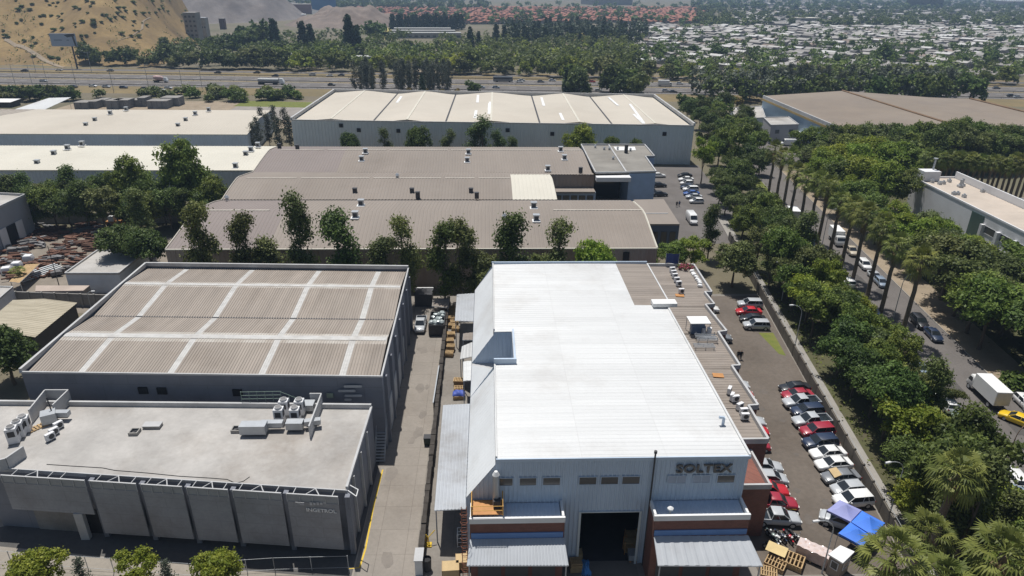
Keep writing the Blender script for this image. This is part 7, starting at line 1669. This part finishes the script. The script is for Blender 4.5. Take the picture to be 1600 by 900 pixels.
# belt between car park and street
for row in range(0, 3):
    y = 45.0+row
    while y < 165:
        d = (5.2, 9.6, 13.2)[row]+random.uniform(-1.0, 1.0)
        skip = (row == 0 and (90 < y < 95 or y > 125)) or (y < 82 and row == 2) or (y > 122 and row == 2)
        if not skip:
            tree(random.choice(('dark', 'dark', 'dark', 'mid', 'mid', 'olive', 'gum', 'bright')), (FX(y, d), y, 0), random.uniform(.72, 1.06)*(1, .95, .78)[row], 'leafy green tree in the belt between the car park pavement and the street', 'trees between car park and street', tall=random.uniform(.85, 1.3))
        y += random.uniform(4.8, 6.2)
for y in (122, 130, 137, 146, 152, 160, 168, 178, 188):
    for d in (-11, -17):
        if random.random() < .85: tree(random.choice(('dark', 'mid', 'dark')), (RX(y, d+random.uniform(-1.5, 1.5)), y, 0), random.uniform(.7, .85), 'tall green tree crowding between the works lot and the palm street', 'trees beside the works lot', tall=random.uniform(1.0, 1.3))
for px, py, s in ((1130, 205, 1.0), (1165, 215, 1.1), (1185, 225, 1.0), (1110, 190, .9), (1150, 190, 1.0), (1175, 198, .9), (1095, 180, .9), (1120, 172, .9), (1175, 262, 1.0), (1155, 275, 1.0), (1190, 245, .8), (1140, 222, 1.1), (1105, 212, 1.0), (1160, 236, 1.1), (1125, 232, 1.0), (1180, 212, 1.0), (1100, 165, 1.0), (1135, 160, 1.0), (1075, 168, .9), (1165, 178, .9), (1120, 188, 1.0), (1145, 205, 1.1), (1168, 250, 1.0), (1140, 262, .9)):
    tree_at(random.choice(('dark', 'dark', 'mid')), px, py, 6, s, 'dark green tree in the clump at the far end of the palm street', 'trees at the far end of the street', tall=1.1)
# right of the street
y = 62.0
while y < 205:
    d = 13.4
    while RX(y, d) < (97 if 118 < y < 182 else 110):
        q = RX(y, d)+random.uniform(-1.6, 1.6)
        if not (y < 80 and d < 20) and random.random() < .93:
            near = d < 22
            tree(random.choice(('dark', 'mid', 'mid', 'olive') if not 128 < y < 200 else ('mid', 'bright', 'bright')), (q, y+random.uniform(-1.8, 1.8), 0), (random.uniform(.95, 1.15) if near else random.uniform(1.05, 1.3))*(1.22 if y < 116 else 1), 'leafy green tree in the grove between the palm street and the grey office', 'trees right of the palm street', tall=random.uniform(.9, 1.1))
        d += random.uniform(6.2, 7.8)
    y += 6.6
for k in range(30):
    px = 1262+k*11.8; Y = 221-8*(k % 2)
    tree_wall(random.choice(('dark', 'dark', 'mid')), px, (200 if px < 1300 else 192 if px < 1400 else 184)+(k % 2)*14+random.uniform(-6, 8), Y, random.uniform(1.15, 1.45), 'dark tree in the thick row before the beige two bay warehouse', 'trees before the beige warehouse')
for px, py, zc, s, lab in ((1516, 380, 4, .62, 'bright leaved tree against the pilasters of the grey office'), (1592, 405, 4.5, .75, 'light green tree at the right edge by the grey office'), (1475, 400, 4.5, .75, 'light green tree near the end windows of the grey office')):
    tree_at('bright', px, py, zc, s, lab)
for px, py, zc, s, key, lab in ((1490, 620, 2, .4, 'olive', 'small yellowish tree beside the white wagon on the street'), (1590, 600, 1.5, 1.6, 'shrub', 'bush beside the white box truck'), (1555, 805, 2.5, .55, 'mid', 'small round tree between parked cars near the right palms'), (1430, 782, 3, .55, 'bright', 'feathery light green tree behind the blue tents'), (1520, 800, 2.5, .6, 'dark', 'dark small tree at the foot of the big palm')):
    tree_at(key, px, py, zc, s, lab, cat='shrub' if key == 'shrub' else 'tree')

for px, py, sc in ((1302, 246, 1.25), (1330, 240, 1.35), (1358, 243, 1.4), (1388, 250, 1.4), (1412, 252, 1.3), (1318, 272, 1.25), (1350, 276, 1.35), (1382, 282, 1.35), (1408, 285, 1.2), (1436, 256, 1.0)):
    q = P(px, py, 8.5); tree(random.choice(('bright', 'mid', 'bright')), (q.x, q.y, 0), sc, 'tall light green tree in the sunny clump beside the left end of the grey office', 'light green trees beside the grey office', tall=1.05, i=random.randrange(4))
# ---- fan palms
def palm_meshes(seed, h, rad, nf):
    g = random.Random(seed); C = MB(); S = MB(); tones = []
    b = MB(); pts = [Vector((g.uniform(-.02, .02)*i, g.uniform(-.02, .02)*i, h*i/8)) for i in range(9)]
    for i in range(8): b.tube(pts[i]-Vector((0, 0, .1 if i == 0 else 0)), pts[i+1], .40-.012*i, .395-.012*(i+1), 9)
    top = pts[-1]
    def fan(B, o, az, el, pet, fr, droop, fold, nb=12):
        d = Vector((math.cos(az)*math.cos(el), math.sin(az)*math.cos(el), math.sin(el))); side = Vector((-math.sin(az), math.cos(az), 0)); nrm = side.cross(d)*-1
        mid = o+d*pet*.6; e = o+d*pet+Vector((0, 0, -droop*.25*pet))
        w_ = side*.035; t = g.random(); n0 = len(B.f)
        B.face([o-w_, mid-w_, mid+w_, o+w_]); B.face([mid-w_, e-w_, e+w_, mid+w_])
        for k in range(nb):
            a = (k/(nb-1)-.5)*2.7; l = fr*(1-.16*abs(a)); dd = (d*math.cos(a)+side*math.sin(a)).normalized()
            lift = nrm*(fold*abs(math.sin(a))+g.uniform(-.12, .12))*l
            m = e+dd*l*.6+lift*.4+Vector((0, 0, -droop*.12*l)); tip = e+dd*l*g.uniform(.8, 1.1)+lift*.3+Vector((0, 0, -droop*(.55+.5*g.random())*l))
            pw = (dd.cross(nrm)).normalized()*l*.062
            B.face([e-pw*.25, m-pw, m+pw, e+pw*.25]); B.face([m-pw, tip-pw*.12, tip+pw*.12, m+pw])
        return [t]*(len(B.f)-n0)
    for k in range(nf):
        f = k/nf; az = k*2.39996+g.uniform(-.25, .25); el = 1.35-1.95*f**.85+g.uniform(-.12, .12)
        tn = fan(C, top+Vector((0, 0, .15)), az, el, rad*(.52+.14*g.random()), rad*(.46+.1*g.random()), .18+.55*f+g.uniform(0, .3), .2)
        tones += [min(1, max(0, t*.6+(.25 if f < .75 else .4)+g.uniform(-.1, .1))) for t in tn]
    for k in range(20): fan(S, top+Vector((0, 0, -.35-.075*k)), k*2.4, -.95-.02*k, rad*.22, rad*.32, .35, .1, 7)
    cm = C.data('palm_crown', L_palm); at = cm.attributes.new('tone', 'FLOAT', 'FACE'); at.data.foreach_set('value', tones)
    return b.data('palm_trunk', m_palmbark, smooth=50), cm, S.data('palm_skirt', m_deadfrond)
PALMS = [palm_meshes(300+k, 12.5, 2.75, 36) for k in range(4)]
def palm(loc, sc, label, group=None, hs=1.0, i=None):
    tr, cr, sk_ = PALMS[random.randrange(4) if i is None else i % 4]
    T = thing('palm_tree', label, 'palm', loc, random.uniform(0, 6.28), group, (sc, sc, sc*hs)); put('trunk', tr, T); put('crown', cr, T); put('dry_skirt', sk_, T); return T
ORD = ['first', 'second', 'third', 'fourth', 'fifth', 'sixth', 'seventh', 'eighth', 'ninth', 'tenth', 'eleventh', 'twelfth', 'thirteenth', 'fourteenth', 'fifteenth', 'sixteenth']
bases = [(1199, 311), (1210, 325.5), (1222, 333), (1231, 354), (1245.5, 371), (1261, 378), (1274.5, 393), (1294.5, 405), (1311, 432), (1330, 447), (1352, 475), (1375, 492), (1407, 530)]
for k, (px, py) in enumerate(bases):
    q = P(px, py); palm((q.x, q.y, 0), 1.0, '%s palm from the far end in the street palm row' % ORD[k], 'palms along the street', random.uniform(1.05, 1.22))
for k, (px, py, zc, sc) in enumerate(((1205, 245, 14, 1.0), (1188, 236, 14, .9), (1222, 262, 13, 1.0), (1240, 255, 14, 1.0))):
    pass
for px, py, zc, sc, lab in ((1497, 738, 13.0, 1.0, 'big shaggy palm standing alone above the street cars at lower right'), (1398, 868, 12.0, 1.05, 'big palm crown beside the blue tents at the bottom'), (1452, 830, 10.0, .85, 'smaller palm crown between the tent palm and the shaggy palm'), (1572, 862, 12.0, 1.15, 'yellow tipped palm crown in the bottom right corner'), (1478, 905, 10.0, .9, 'palm crown cut by the bottom edge between two big palms')):
    q = P(px, py, zc); palm((q.x, q.y, 0), sc, lab, None, zc/(12.6*sc))
for k in range(20):
    px = 1452+k*8.4; py = 243+1.2*k*.5+random.uniform(-2, 2); q = P(px, py, 12.5); palm((q.x, q.y, 0), random.uniform(.85, 1.0), 'fan palm in the dense palm row behind the grey office', 'palms behind the grey office', 1.0)
q = P(27, 447); palm((q.x+1.0, q.y, 0), .55, 'small stubby palm by the block wall at left', None, .5)
# grass and weeds: uncountable
C = []; gg = np.random.default_rng(5)
for k in range(900):
    y = gg.uniform(46, 160); d = gg.uniform(2.6, 13); C.append((FX(y, d), y, .12))
for k in range(700):
    y = gg.uniform(46, 205); d = gg.uniform(-4.4, -.3); C.append((RX(y, d), y, .1))
for k in range(500):
    y = gg.uniform(60, 205); d = gg.uniform(13, 40); C.append((RX(y, d), y, .15))
o = put('ground_weeds', leaf_mesh('ground_weeds', L_mid, C, .5, 5, .28, 999, up=.5)); tag(o, 'low grass and weeds under the trees and palms', 'grass', kind='stuff')
# ================================================================== beyond the motorway
rf_ = random.Random(77)
MASS = []
def mass(name, label):
    "the gathered far trees, too small and too many to stand as things, in one object"
    V = []; T = []; MI = []; mats = []
    for key, loc, sc, tall in MASS:
        me = TREES[key][rf_.randrange(len(TREES[key]))][2]; n = len(me.vertices); v = np.empty(n*3); me.vertices.foreach_get('co', v); v = v.reshape(-1, 3)
        a = rf_.uniform(0, 6.28); c, s_ = math.cos(a), math.sin(a); x, y = v[:, 0]*c-v[:, 1]*s_, v[:, 0]*s_+v[:, 1]*c
        V.append(np.stack([x*sc+loc[0], y*sc+loc[1], v[:, 2]*sc*tall+loc[2]], 1)); t = np.empty(n//4); me.attributes['tone'].data.foreach_get('value', t); T.append(np.clip(t+rf_.uniform(-.25, .25), 0, 1))
        m = me.materials[0]
        if m not in mats: mats.append(m)
        MI.append(np.full(n//4, mats.index(m)))
    V = np.concatenate(V); n = len(V)//4; me = bpy.data.meshes.new(name); me.vertices.add(4*n); me.vertices.foreach_set('co', V.ravel()); me.loops.add(4*n); me.loops.foreach_set('vertex_index', np.arange(4*n))
    me.polygons.add(n); me.polygons.foreach_set('loop_start', np.arange(n)*4); me.polygons.foreach_set('loop_total', np.full(n, 4)); at = me.attributes.new('tone', 'FLOAT', 'FACE'); at.data.foreach_set('value', np.concatenate(T))
    for m in mats: me.materials.append(m)
    me.polygons.foreach_set('material_index', np.concatenate(MI)); me.update(); me.validate(); tag(put(name, me), label, 'trees', kind='stuff'); MASS.clear()
def far_tree(key, px, py, sc, label, group, tall=1.0):
    "py is where the foot of the tree meets the ground"
    q = P(px, py); return tree(key, (q.x, q.y, hill_h(q.x, q.y)-.2 if q.x < -150 else 0), sc, label, group, tall=tall)
# poplars and shrubs on the near side of the motorway
for k in range(84):
    px = rf_.uniform(560, 705) if k < 40 else rf_.choice((rf_.uniform(1190, 1300), rf_.uniform(1310, 1480)))
    q = P(px, 140 if k < 40 else 152); tree('poplar', (q.x, q.y+rf_.uniform(-14, 10), 0), rf_.uniform(.95, 1.25), 'slim grey green poplar on the near bank of the motorway', 'poplars along the motorway', tall=1.05)
for k in range(26):
    px = rf_.choice((rf_.uniform(1100, 1490), rf_.uniform(1100, 1490), rf_.uniform(890, 900), rf_.uniform(940, 985)))
    q = P(px, 150 if px > 1000 else 142); tree(rf_.choice(('fdark', 'fmid', 'folive')), (q.x, q.y+rf_.uniform(-30, 6), 0), rf_.uniform(1.1, 1.6), 'tree in the green bank between the pale warehouse and the motorway', 'trees on the near bank of the motorway', tall=1.15)
for px, py, key, s in ((885, 142, 'fcon', 1.0), (893, 142, 'fcon', .9), (660, 144, 'fcon', .8), (740, 142, 'fdark', .9), (1150, 163, 'fyellow', .75), (1110, 178, 'fdark', 1.1), (1085, 172, 'fdark', 1.0), (1125, 186, 'fmid', 1.0), (1070, 165, 'fdark', .9), (640, 142, 'fyellow', .4), (665, 143, 'fyellow', .4), (690, 143, 'fyellow', .4), (715, 142, 'fyellow', .4)):
    q = P(px, py+6); tree(key, (q.x, q.y, 0), s, 'yellowish shrub like tree behind the pale warehouse roof' if key == 'fyellow' else 'dark tree just behind the pale vaulted warehouse', 'trees behind the pale warehouse')
for k in range(60):
    px = rf_.choice((rf_.uniform(0, 120), rf_.uniform(120, 470), rf_.uniform(330, 480))); q = P(px, rf_.uniform(148, 160)); tree(rf_.choice(('shrub', 'shrubdark', 'shrubolive')), (q.x, q.y, 0), rf_.uniform(1.6, 3.2), 'bush on the dry bank between the concrete stacks and the motorway', 'bushes on the near motorway bank', 'shrub')
for px in (5, 25, 48, 62, 85, 105): q = P(px, 158); tree('fdark', (q.x, q.y, 0), rf_.uniform(.75, 1.0), 'dark round tree at the far left before the motorway', 'trees at the far left before the motorway')
# belt beyond the motorway
BL = 'green roadside tree in the continuous belt beyond the motorway'
px = 140.0
while px < 1600:
    base = 106+0.022*(px-200) if px < 1000 else 124+(px-1000)*.014
    q = P(px, base-rf_.uniform(0, 4)); MASS.append((rf_.choice(('fdark', 'fmid', 'fmid', 'folive', 'fbright') if px > 420 else ('fdark', 'fdark', 'folive')), (q.x, q.y, max(0, hill_h(q.x, q.y)-.2) if q.x < -150 else 0), rf_.uniform(.95, 1.8)*(1 if px < 1000 else .68), 1.0))
    px += rf_.choice((rf_.uniform(9, 14), rf_.uniform(16, 30)))
mass('roadside_trees', 'continuous belt of green roadside trees beyond the motorway')
for px, py, s, key, lab in ((290, 84, 1.2, 'fdark', None), (262, 88, 1.3, 'fdark', None), (330, 82, 1.6, 'fdark', None), (350, 80, 1.6, 'fdark', None), (375, 78, 1.8, 'fdark', None), (398, 80, 3.0, 'fdark', None), (411, 80, 2.7, 'fdark', None), (384, 83, 2.4, 'fdark', None), (364, 85, 2.1, 'fdark', None), (345, 86, 2.0, 'fdark', None), (432, 84, 2.0, 'fcon', None), (425, 85, 1.4, 'fdark', None), (440, 85, 1.5, 'fdark', None), (476, 86, 1.9, 'fcon', None), (488, 84, 1.7, 'fcon', None),
    (505, 88, 1.3, 'fmid', None), (525, 86, 1.4, 'fbright', None), (548, 92, 2.3, 'fcon', None), (560, 92, 1.8, 'fcon', None), (582, 92, .9, 'fdark', None), (588, 68, 2.6, 'fdark', None), (620, 92, 1.3, 'fbright', None), (650, 90, 1.3, 'fdark', None), (638, 84, 1.2, 'fdark', None), (668, 90, 1.1, 'fmid', None), (690, 86, 1.1, 'fdark', None), (705, 80, 1.2, 'fdark', None), (735, 82, 1.5, 'fcon', None), (748, 80, 1.2, 'fcon', None), (775, 74, 1.5, 'fcon', None), (788, 72, 1.4, 'fcon', None), (760, 86, 1.1, 'fmid', None), (810, 82, 1.1, 'fmid', None)):
    far_tree(key, px, py, s, 'dark pointed conifer in the park beyond the motorway' if key == 'fcon' else 'round crowned tree in the park beyond the motorway', 'conifers in the park beyond the motorway' if key == 'fcon' else 'round trees in the park beyond the motorway')
for k in range(26):
    far_tree('fcon', 612+k*4.4+rf_.uniform(-1, 1), 47+rf_.uniform(-1, 1), rf_.uniform(1.2, 1.5), 'dark conifer in the straight screen row behind the long grey sheds', 'conifer row behind the grey sheds')
for k in range(34):
    far_tree('fcon', rf_.uniform(800, 1000), rf_.uniform(48, 78), rf_.uniform(1.0, 1.5), 'dark pointed conifer in the park beyond the motorway', 'conifers in the park beyond the motorway')
for px, py, s in ((1028, 93, 1.5), (1120, 95, 1.7), (1000, 100, 1.2), (1050, 108, 1.2), (1080, 88, 1.2), (1305, 104, 1.0), (1375, 100, 1.7), (1387, 98, 1.4), (1300, 78, .9), (1330, 78, 1.0), (1450, 83, 1.3), (1490, 85, 1.3), (1500, 100, 1.1), (1550, 88, 1.2), (1545, 102, 1.3), (1420, 100, 1.0), (1240, 76, .8), (1210, 56, 1.0), (1090, 72, 1.0), (1190, 60, .9), (1560, 70, 1.2), (1585, 80, 1.2)):
    q = P(px, py); MASS.append((rf_.choice(('fdark', 'fmid')), (q.x, q.y, 0), s, 1.0))
mass('town_trees', 'large dark trees standing among the pale roofs of the distant town')
# bushes on the dry hill
for k in range(110):
    for _ in range(20):
        px, py = rf_.uniform(0, 300), rf_.uniform(0, 104); d = fw*CF + rt*(px-800) - up*(py-450); t = 380.0/CF; hit = None
        for i in range(500):
            q = Vector((0, 0, CH))+d*t
            if q.z <= hill_h(q.x, q.y): hit = q; break
            t += 1.2/CF
        if hit and hill_h(hit.x, hit.y) > 2: break
    if hit: tree(rf_.choice(('shrubdark', 'shrubolive', 'shrubdark')), (hit.x, hit.y, hill_h(hit.x, hit.y)-.2), rf_.uniform(.7, 1.7), 'dark thorny bush dotted on the dry yellow hillside', 'bushes on the dry hill', 'shrub', tall=.8)

C = []; gg = np.random.default_rng(31)
while len(C) < 900:
    x = gg.uniform(-640, -190); y = hwy_y(x, 66)+gg.uniform(0, 230)*gg.random()**.6; h_ = hill_h(x, y)
    if h_ > .6 and math.sin(x*.031+2)*math.cos(y*.043)+math.sin(x*.09+y*.07) > .1: C.append((x, y, h_+.25))
o = put('hill_scrub', leaf_mesh('hill_scrub', L_olive, C, .9, 6, .8, 77)); tag(o, 'low dry scrub scattered over the yellow hillside', 'scrub', kind='stuff')
# ---- far buildings
def far_block(name, label, px0, px1, py, depth, h, wall, roof, cat='building', rows=0, gable=False):
    a, c = P2(px0, py), P2(px1, py); dx, dy = c[0]-a[0], c[1]-a[1]; L = math.hypot(dx, dy); nx, ny = -dy/L*depth, dx/L*depth
    T = thing(name, label, cat, (*a, 0)); poly = [a, c, (c[0]+nx, c[1]+ny), (a[0]+nx, a[1]+ny)]
    b = MB(); b.prism(poly, 0, h, top=False); b.build('wall', wall, T); b = MB(); b.prism(poly, h+.01, h+.6); b.build('roof', roof, T)
    if rows:
        b = MB(); n = max(3, int(L/6))
        for r in range(rows):
            for k in range(n):
                p, q = mix2(a, c, (k+.25)/n), mix2(a, c, (k+.8)/n); z = 1.2+r*(h-1)/rows; b.bar((p[0]-nx*.002, p[1]-ny*.002), (q[0]-nx*.002, q[1]-ny*.002), z, z+min(1.8, (h-1)/rows*.6), .15)
        b.build('windows', m_winglass, T)
    return T
for k, (px0, px1, py, lab) in enumerate(((607, 721, 60, 'nearest of three long grey ribbed sheds before the conifer row'), (612, 712, 56, 'middle one of three long grey ribbed sheds before the conifer row'), (616, 705, 52, 'farthest of three long grey ribbed sheds before the conifer row'))):
    far_block('long_shed', lab, px0, px1, py, 14, 5, m_conc, M('shed_grey', (.36, .36, .35), .8, .12, .05) if k == 0 else bpy.data.materials['shed_grey'], rows=1)
far_block('quarry_plant', 'tall grey concrete quarry plant tower before the rock mound', 293, 312, 66, 16, 26, m_blockwall, m_conc, rows=6)
far_block('quarry_plant', 'pale silo tower right beside the quarry plant', 314, 325, 62, 12, 20, m_conc, m_metal, rows=2)
far_block('quarry_hut', 'small rusty hut on top of the quarry bank', 344, 352, 46, 9, 12, m_rust, m_conc)
far_block('blue_warehouse', 'bright blue warehouse far off at the upper left centre', 488, 526, 17, 60, 22, M('far_blue', (.05, .16, .36), .7, .1, .02), m_metal)
far_block('brick_depot', 'reddish long depot beside the far blue warehouse', 420, 487, 22, 40, 16, M('far_red', (.22, .12, .10), .8, .15, .02), m_blockwall)
far_block('white_shed', 'white shed by the foot of the spoil heap', 462, 478, 28, 16, 5, m_white, m_white)
far_block('stadium', 'broad pale low stadium roof near the horizon', 928, 988, 8, 90, 22, m_blockwall, m_creamwhite)
far_block('tower_block', 'dark twin tower block on the horizon, left half', 1432, 1451, 14, 40, 90, m_glass, m_conc, rows=10)
far_block('tower_block', 'dark twin tower block on the horizon, right half', 1453, 1472, 14, 40, 90, m_glass, m_conc, rows=10)
far_block('town_hall', 'long white topped hall at the far upper right', 1575, 1640, 10, 70, 16, m_blockwall, m_white)
far_block('town_hall', 'large pale hall in the distant town beside the green field', 1250, 1283, 37, 30, 8, m_blockwall, m_creamwhite)
far_block('park_building', 'grey flat park building beyond the motorway trees', 555, 612, 101, 10, 5, m_blockwall, m_parapet, rows=1)
far_block('white_block', 'white office box between the roadside trees beyond the motorway', 430, 462, 102, 10, 7, m_white, m_parapet, rows=2)
far_block('white_house', 'small white house among trees beyond the motorway', 997, 1006, 108, 8, 6, m_white, m_white)

# town houses: low gabled roofs, hundreds of them
def house_mesh(seed, roofi, mats):
    g = random.Random(seed); w_, d, h, r = g.uniform(6.5, 9.5), g.uniform(9, 14), g.uniform(2.8, 5.2), g.uniform(.7, 1.6); b = MB()
    b.prism([(-w_/2, -d/2), (w_/2, -d/2), (w_/2, d/2), (-w_/2, d/2)], 0, h, top=False); b.mat(roofi); o = .5
    b.mesh([(-w_/2-o, -d/2-o, h), (0, -d/2-o, h+r), (w_/2+o, -d/2-o, h), (-w_/2-o, d/2+o, h), (0, d/2+o, h+r), (w_/2+o, d/2+o, h)], [(0, 1, 4, 3), (1, 2, 5, 4), (0, 2, 1), (3, 4, 5)])
    b.box((w_/2+1.2, -d*.2, h*.62), (2.6, d*.5, h*.25)); b.mat(0); b.box((w_/2+1.2, -d*.2, h*.25), (2.0, d*.45, h*.5)); b.mat(2)
    for k in range(2): b.box((-w_/4+k*w_/2, -d/2-.03, h*.55), (1.3, .08, 1.1))
    return b.data('town_house', mats)
HMATS = [m_house, m_zincroof, m_winglass]+m_roofs
HM = [house_mesh(k, (1, 3, 1, 4, 5, 1, 3, 6, 1, 3, 1, 5)[k], HMATS) for k in range(12)]; HR = [house_mesh(20+k, 1, [m_house, m_redtile, m_winglass]) for k in range(4)]
def town_rows(px0, px1, py0, py1, meshes, n, label, group, ang, sp=(9.5, 14), seed=1):
    "houses in street rows over the ground seen in this part of the photograph; returns the ones left over"
    g = random.Random(seed); c = P((px0+px1)/2, (py0+py1)/2); ca, sa = math.cos(ang), math.sin(ang); cells = []
    for i in range(-110, 110):
        for j in range(-110, 110):
            u, v = i*sp[0]+(i//8)*7+g.uniform(-.8, .8), j*sp[1]+(j//2)*7+g.uniform(-.8, .8)
            x, y = c.x+u*ca-v*sa, c.y+u*sa+v*ca
            dv = Vector((x, y, 2-CH)); dp = dv.dot(fw)
            if dp < 50: continue
            px, py = 800+CF*dv.dot(rt)/dp, 450-CF*dv.dot(up)/dp
            if px0 <= px <= px1 and py0 <= py <= py1 and g.random() < .86: cells.append((dp, x, y, g.random()))
    cells.sort(); out = []
    for k, (dp, x, y, rnd) in enumerate(cells):
        if k < n:
            o = put('town_house', meshes[int(rnd*997) % len(meshes)]); o.location = (x, y, .03); o.rotation_euler = (0, 0, ang+(math.pi if rnd > .5 else 0)); tag(o, label, 'house', group)
        else: out.append((x, y, ang, rnd))
    return out
rest = town_rows(985, 1640, 58, 108, HM, 270, 'low pale roofed house in the dense distant town', 'pale houses of the distant town', .55, (11.5, 16), seed=3)
rest += town_rows(1120, 1640, 42, 58, HM, 0, '', '', .4, seed=4)
rest += town_rows(980, 1125, 40, 58, HM, 0, '', '', .4, seed=14)
rest2 = town_rows(560, 1100, 12, 36, HR, 0, '', '', .3, (11, 16), seed=5)
def merged(name, items, meshes, label):
    V, F, MI = [], [], []
    for x, y, a, rnd in items:
        me = meshes[int(rnd*997) % len(meshes)]; ca, sa = math.cos(a), math.sin(a); n = len(V)
        V += [(x+v.co.x*ca-v.co.y*sa, y+v.co.x*sa+v.co.y*ca, v.co.z+.03) for v in me.vertices]
        for p in me.polygons: F.append([i+n for i in p.vertices]); MI.append(p.material_index)
    m = bpy.data.meshes.new(name); m.from_pydata(V, [], F); m.polygons.foreach_set('material_index', MI)
    for mm in meshes[0].materials: m.materials.append(mm)
    o = put(name, m); tag(o, label, 'houses', kind='stuff')
merged('distant_houses', rest, HM, 'mass of tiny pale roofs in the far part of the town')
merged('distant_houses', rest2, HR, 'mass of tiny red tiled roofs near the horizon')
# scattered far houses between far trees
g = random.Random(9); it = []
for k in range(1700):
    px, py = g.uniform(1150, 1640), 4+38*g.random()**1.2; q = P(px, py); it.append((q.x, q.y, g.uniform(0, 3), g.random()))
merged('distant_houses', it, HM, 'scattered tiny roofs among the farthest trees')
# far woods: one mass
def wood(name, n, px0, px1, py0, py1, mat, label, seed, h=9, size=1.5, per=6, cl=12, edge=None, wide=.42):
    "crowns too many to count, standing close: each a heap of leaf clumps on its own spot of ground"
    g = np.random.default_rng(seed); C = []; D = []; k = 0
    while k < n:
        px, py = g.uniform(px0, px1), g.uniform(py0, py1)
        if edge and not edge(px, py): continue
        q = P(px, py)
        if q.x < -150 and hill_h(q.x, q.y) > 1: continue
        k += 1; hh = h*g.uniform(.7, 1.35); r = hh*wide*g.uniform(.8, 1.2)
        d = g.normal(0, 1, (cl, 3)); d /= np.linalg.norm(d, axis=1)[:, None]; d[:, 2] = np.where(d[:, 2] < -.5, -d[:, 2], d[:, 2])
        C.append(d*np.array([r, r, hh*.42])*g.uniform(.6, 1.05, (cl, 1))+np.array([q.x, q.y, hh*.52])); D.append(d)
    o = put(name, leaf_mesh(name, mat, np.concatenate(C), size*.55, per, size, seed, outward=np.concatenate(D))); tag(o, label, 'trees', kind='stuff')
wood('far_woods', 560, 1080, 1640, 16, 44, L_dark, 'far off dark green woods at the upper right', 201, 10, 2.4)
wood('far_woods', 320, 1080, 1640, 1, 18, L_dark, 'farthest woods under the haze at the upper right', 202, 12, 4.5)
wood('far_woods', 230, 540, 1090, 8, 40, L_dark, 'far woods between the red roofs', 203, 10, 2.6)
wood('far_woods', 260, 330, 760, 0, 16, L_dark, 'far woods along the upper edge at left centre', 204, 12, 4)
wood('far_woods', 170, 985, 1640, 44, 106, L_mid, 'garden greenery between the town roofs', 205, 7.5, 1.4)
wood('far_woods', 170, 985, 1640, 44, 106, L_dark, 'dark garden trees between the town roofs', 215, 9, 1.4)
wood('far_woods', 170, 225, 640, 62, 104, L_dark, 'small trees behind the roadside belt', 206, 11, 1.4, edge=lambda x, y: x > 400 or y > 84)
wood('far_woods', 150, 420, 700, 80, 108, L_mid, 'green roadside trees behind the belt at centre left', 208, 10, 1.4)
wood('far_woods', 90, 420, 1000, 80, 114, L_bright, 'bright green trees scattered through the park', 218, 9, 1.4)
wood('far_woods', 270, 690, 1000, 66, 116, L_mid, 'park trees between motorway and conifers', 207, 10, 1.4)
wood('far_woods', 110, 690, 1000, 66, 116, L_olive, 'olive toned park trees between motorway and conifers', 217, 10, 1.4)
wood('far_woods', 110, 1000, 1640, 104, 126, L_mid, 'green roadside trees behind the belt at right', 209, 7, 1.4)
wood('far_woods', 80, 1000, 1640, 100, 126, L_olive, 'olive roadside trees behind the belt at right', 219, 7, 1.4)
wood('far_woods', 200, 790, 1010, 44, 74, L_con, 'dark conifers in the depth of the park', 210, 15, 1.6, wide=.22)
wood('far_woods', 150, 1085, 1490, 146, 160, L_grey, 'grey green tree screen on the near bank of the motorway', 211, 13, 1.2, wide=.26)
wood('far_woods', 90, 1085, 1500, 148, 164, L_dark, 'dark green tree screen on the near bank of the motorway', 212, 12, 1.2, wide=.34)
# ================================================================== air
b = MB(); b.box((0, 2600, 44), (11000, 5600, 92)); hz = b.build('haze', None or m_white); hz.data.materials.clear()
mh = bpy.data.materials.new('haze_air'); mh.use_nodes = True; n_ = mh.node_tree.nodes; n_.remove(n_['Principled BSDF'])
pv = n_.new('ShaderNodeVolumePrincipled'); pv.inputs['Color'].default_value = (.52, .72, 1.0, 1); pv.inputs['Density'].default_value = 0.00018; pv.inputs['Anisotropy'].default_value = 0.2
mh.node_tree.links.new(pv.outputs[0], n_['Material Output'].inputs['Volume']); hz.data.materials.append(mh); tag(hz, 'thin pale blue haze over the whole valley', 'haze', kind='stuff')
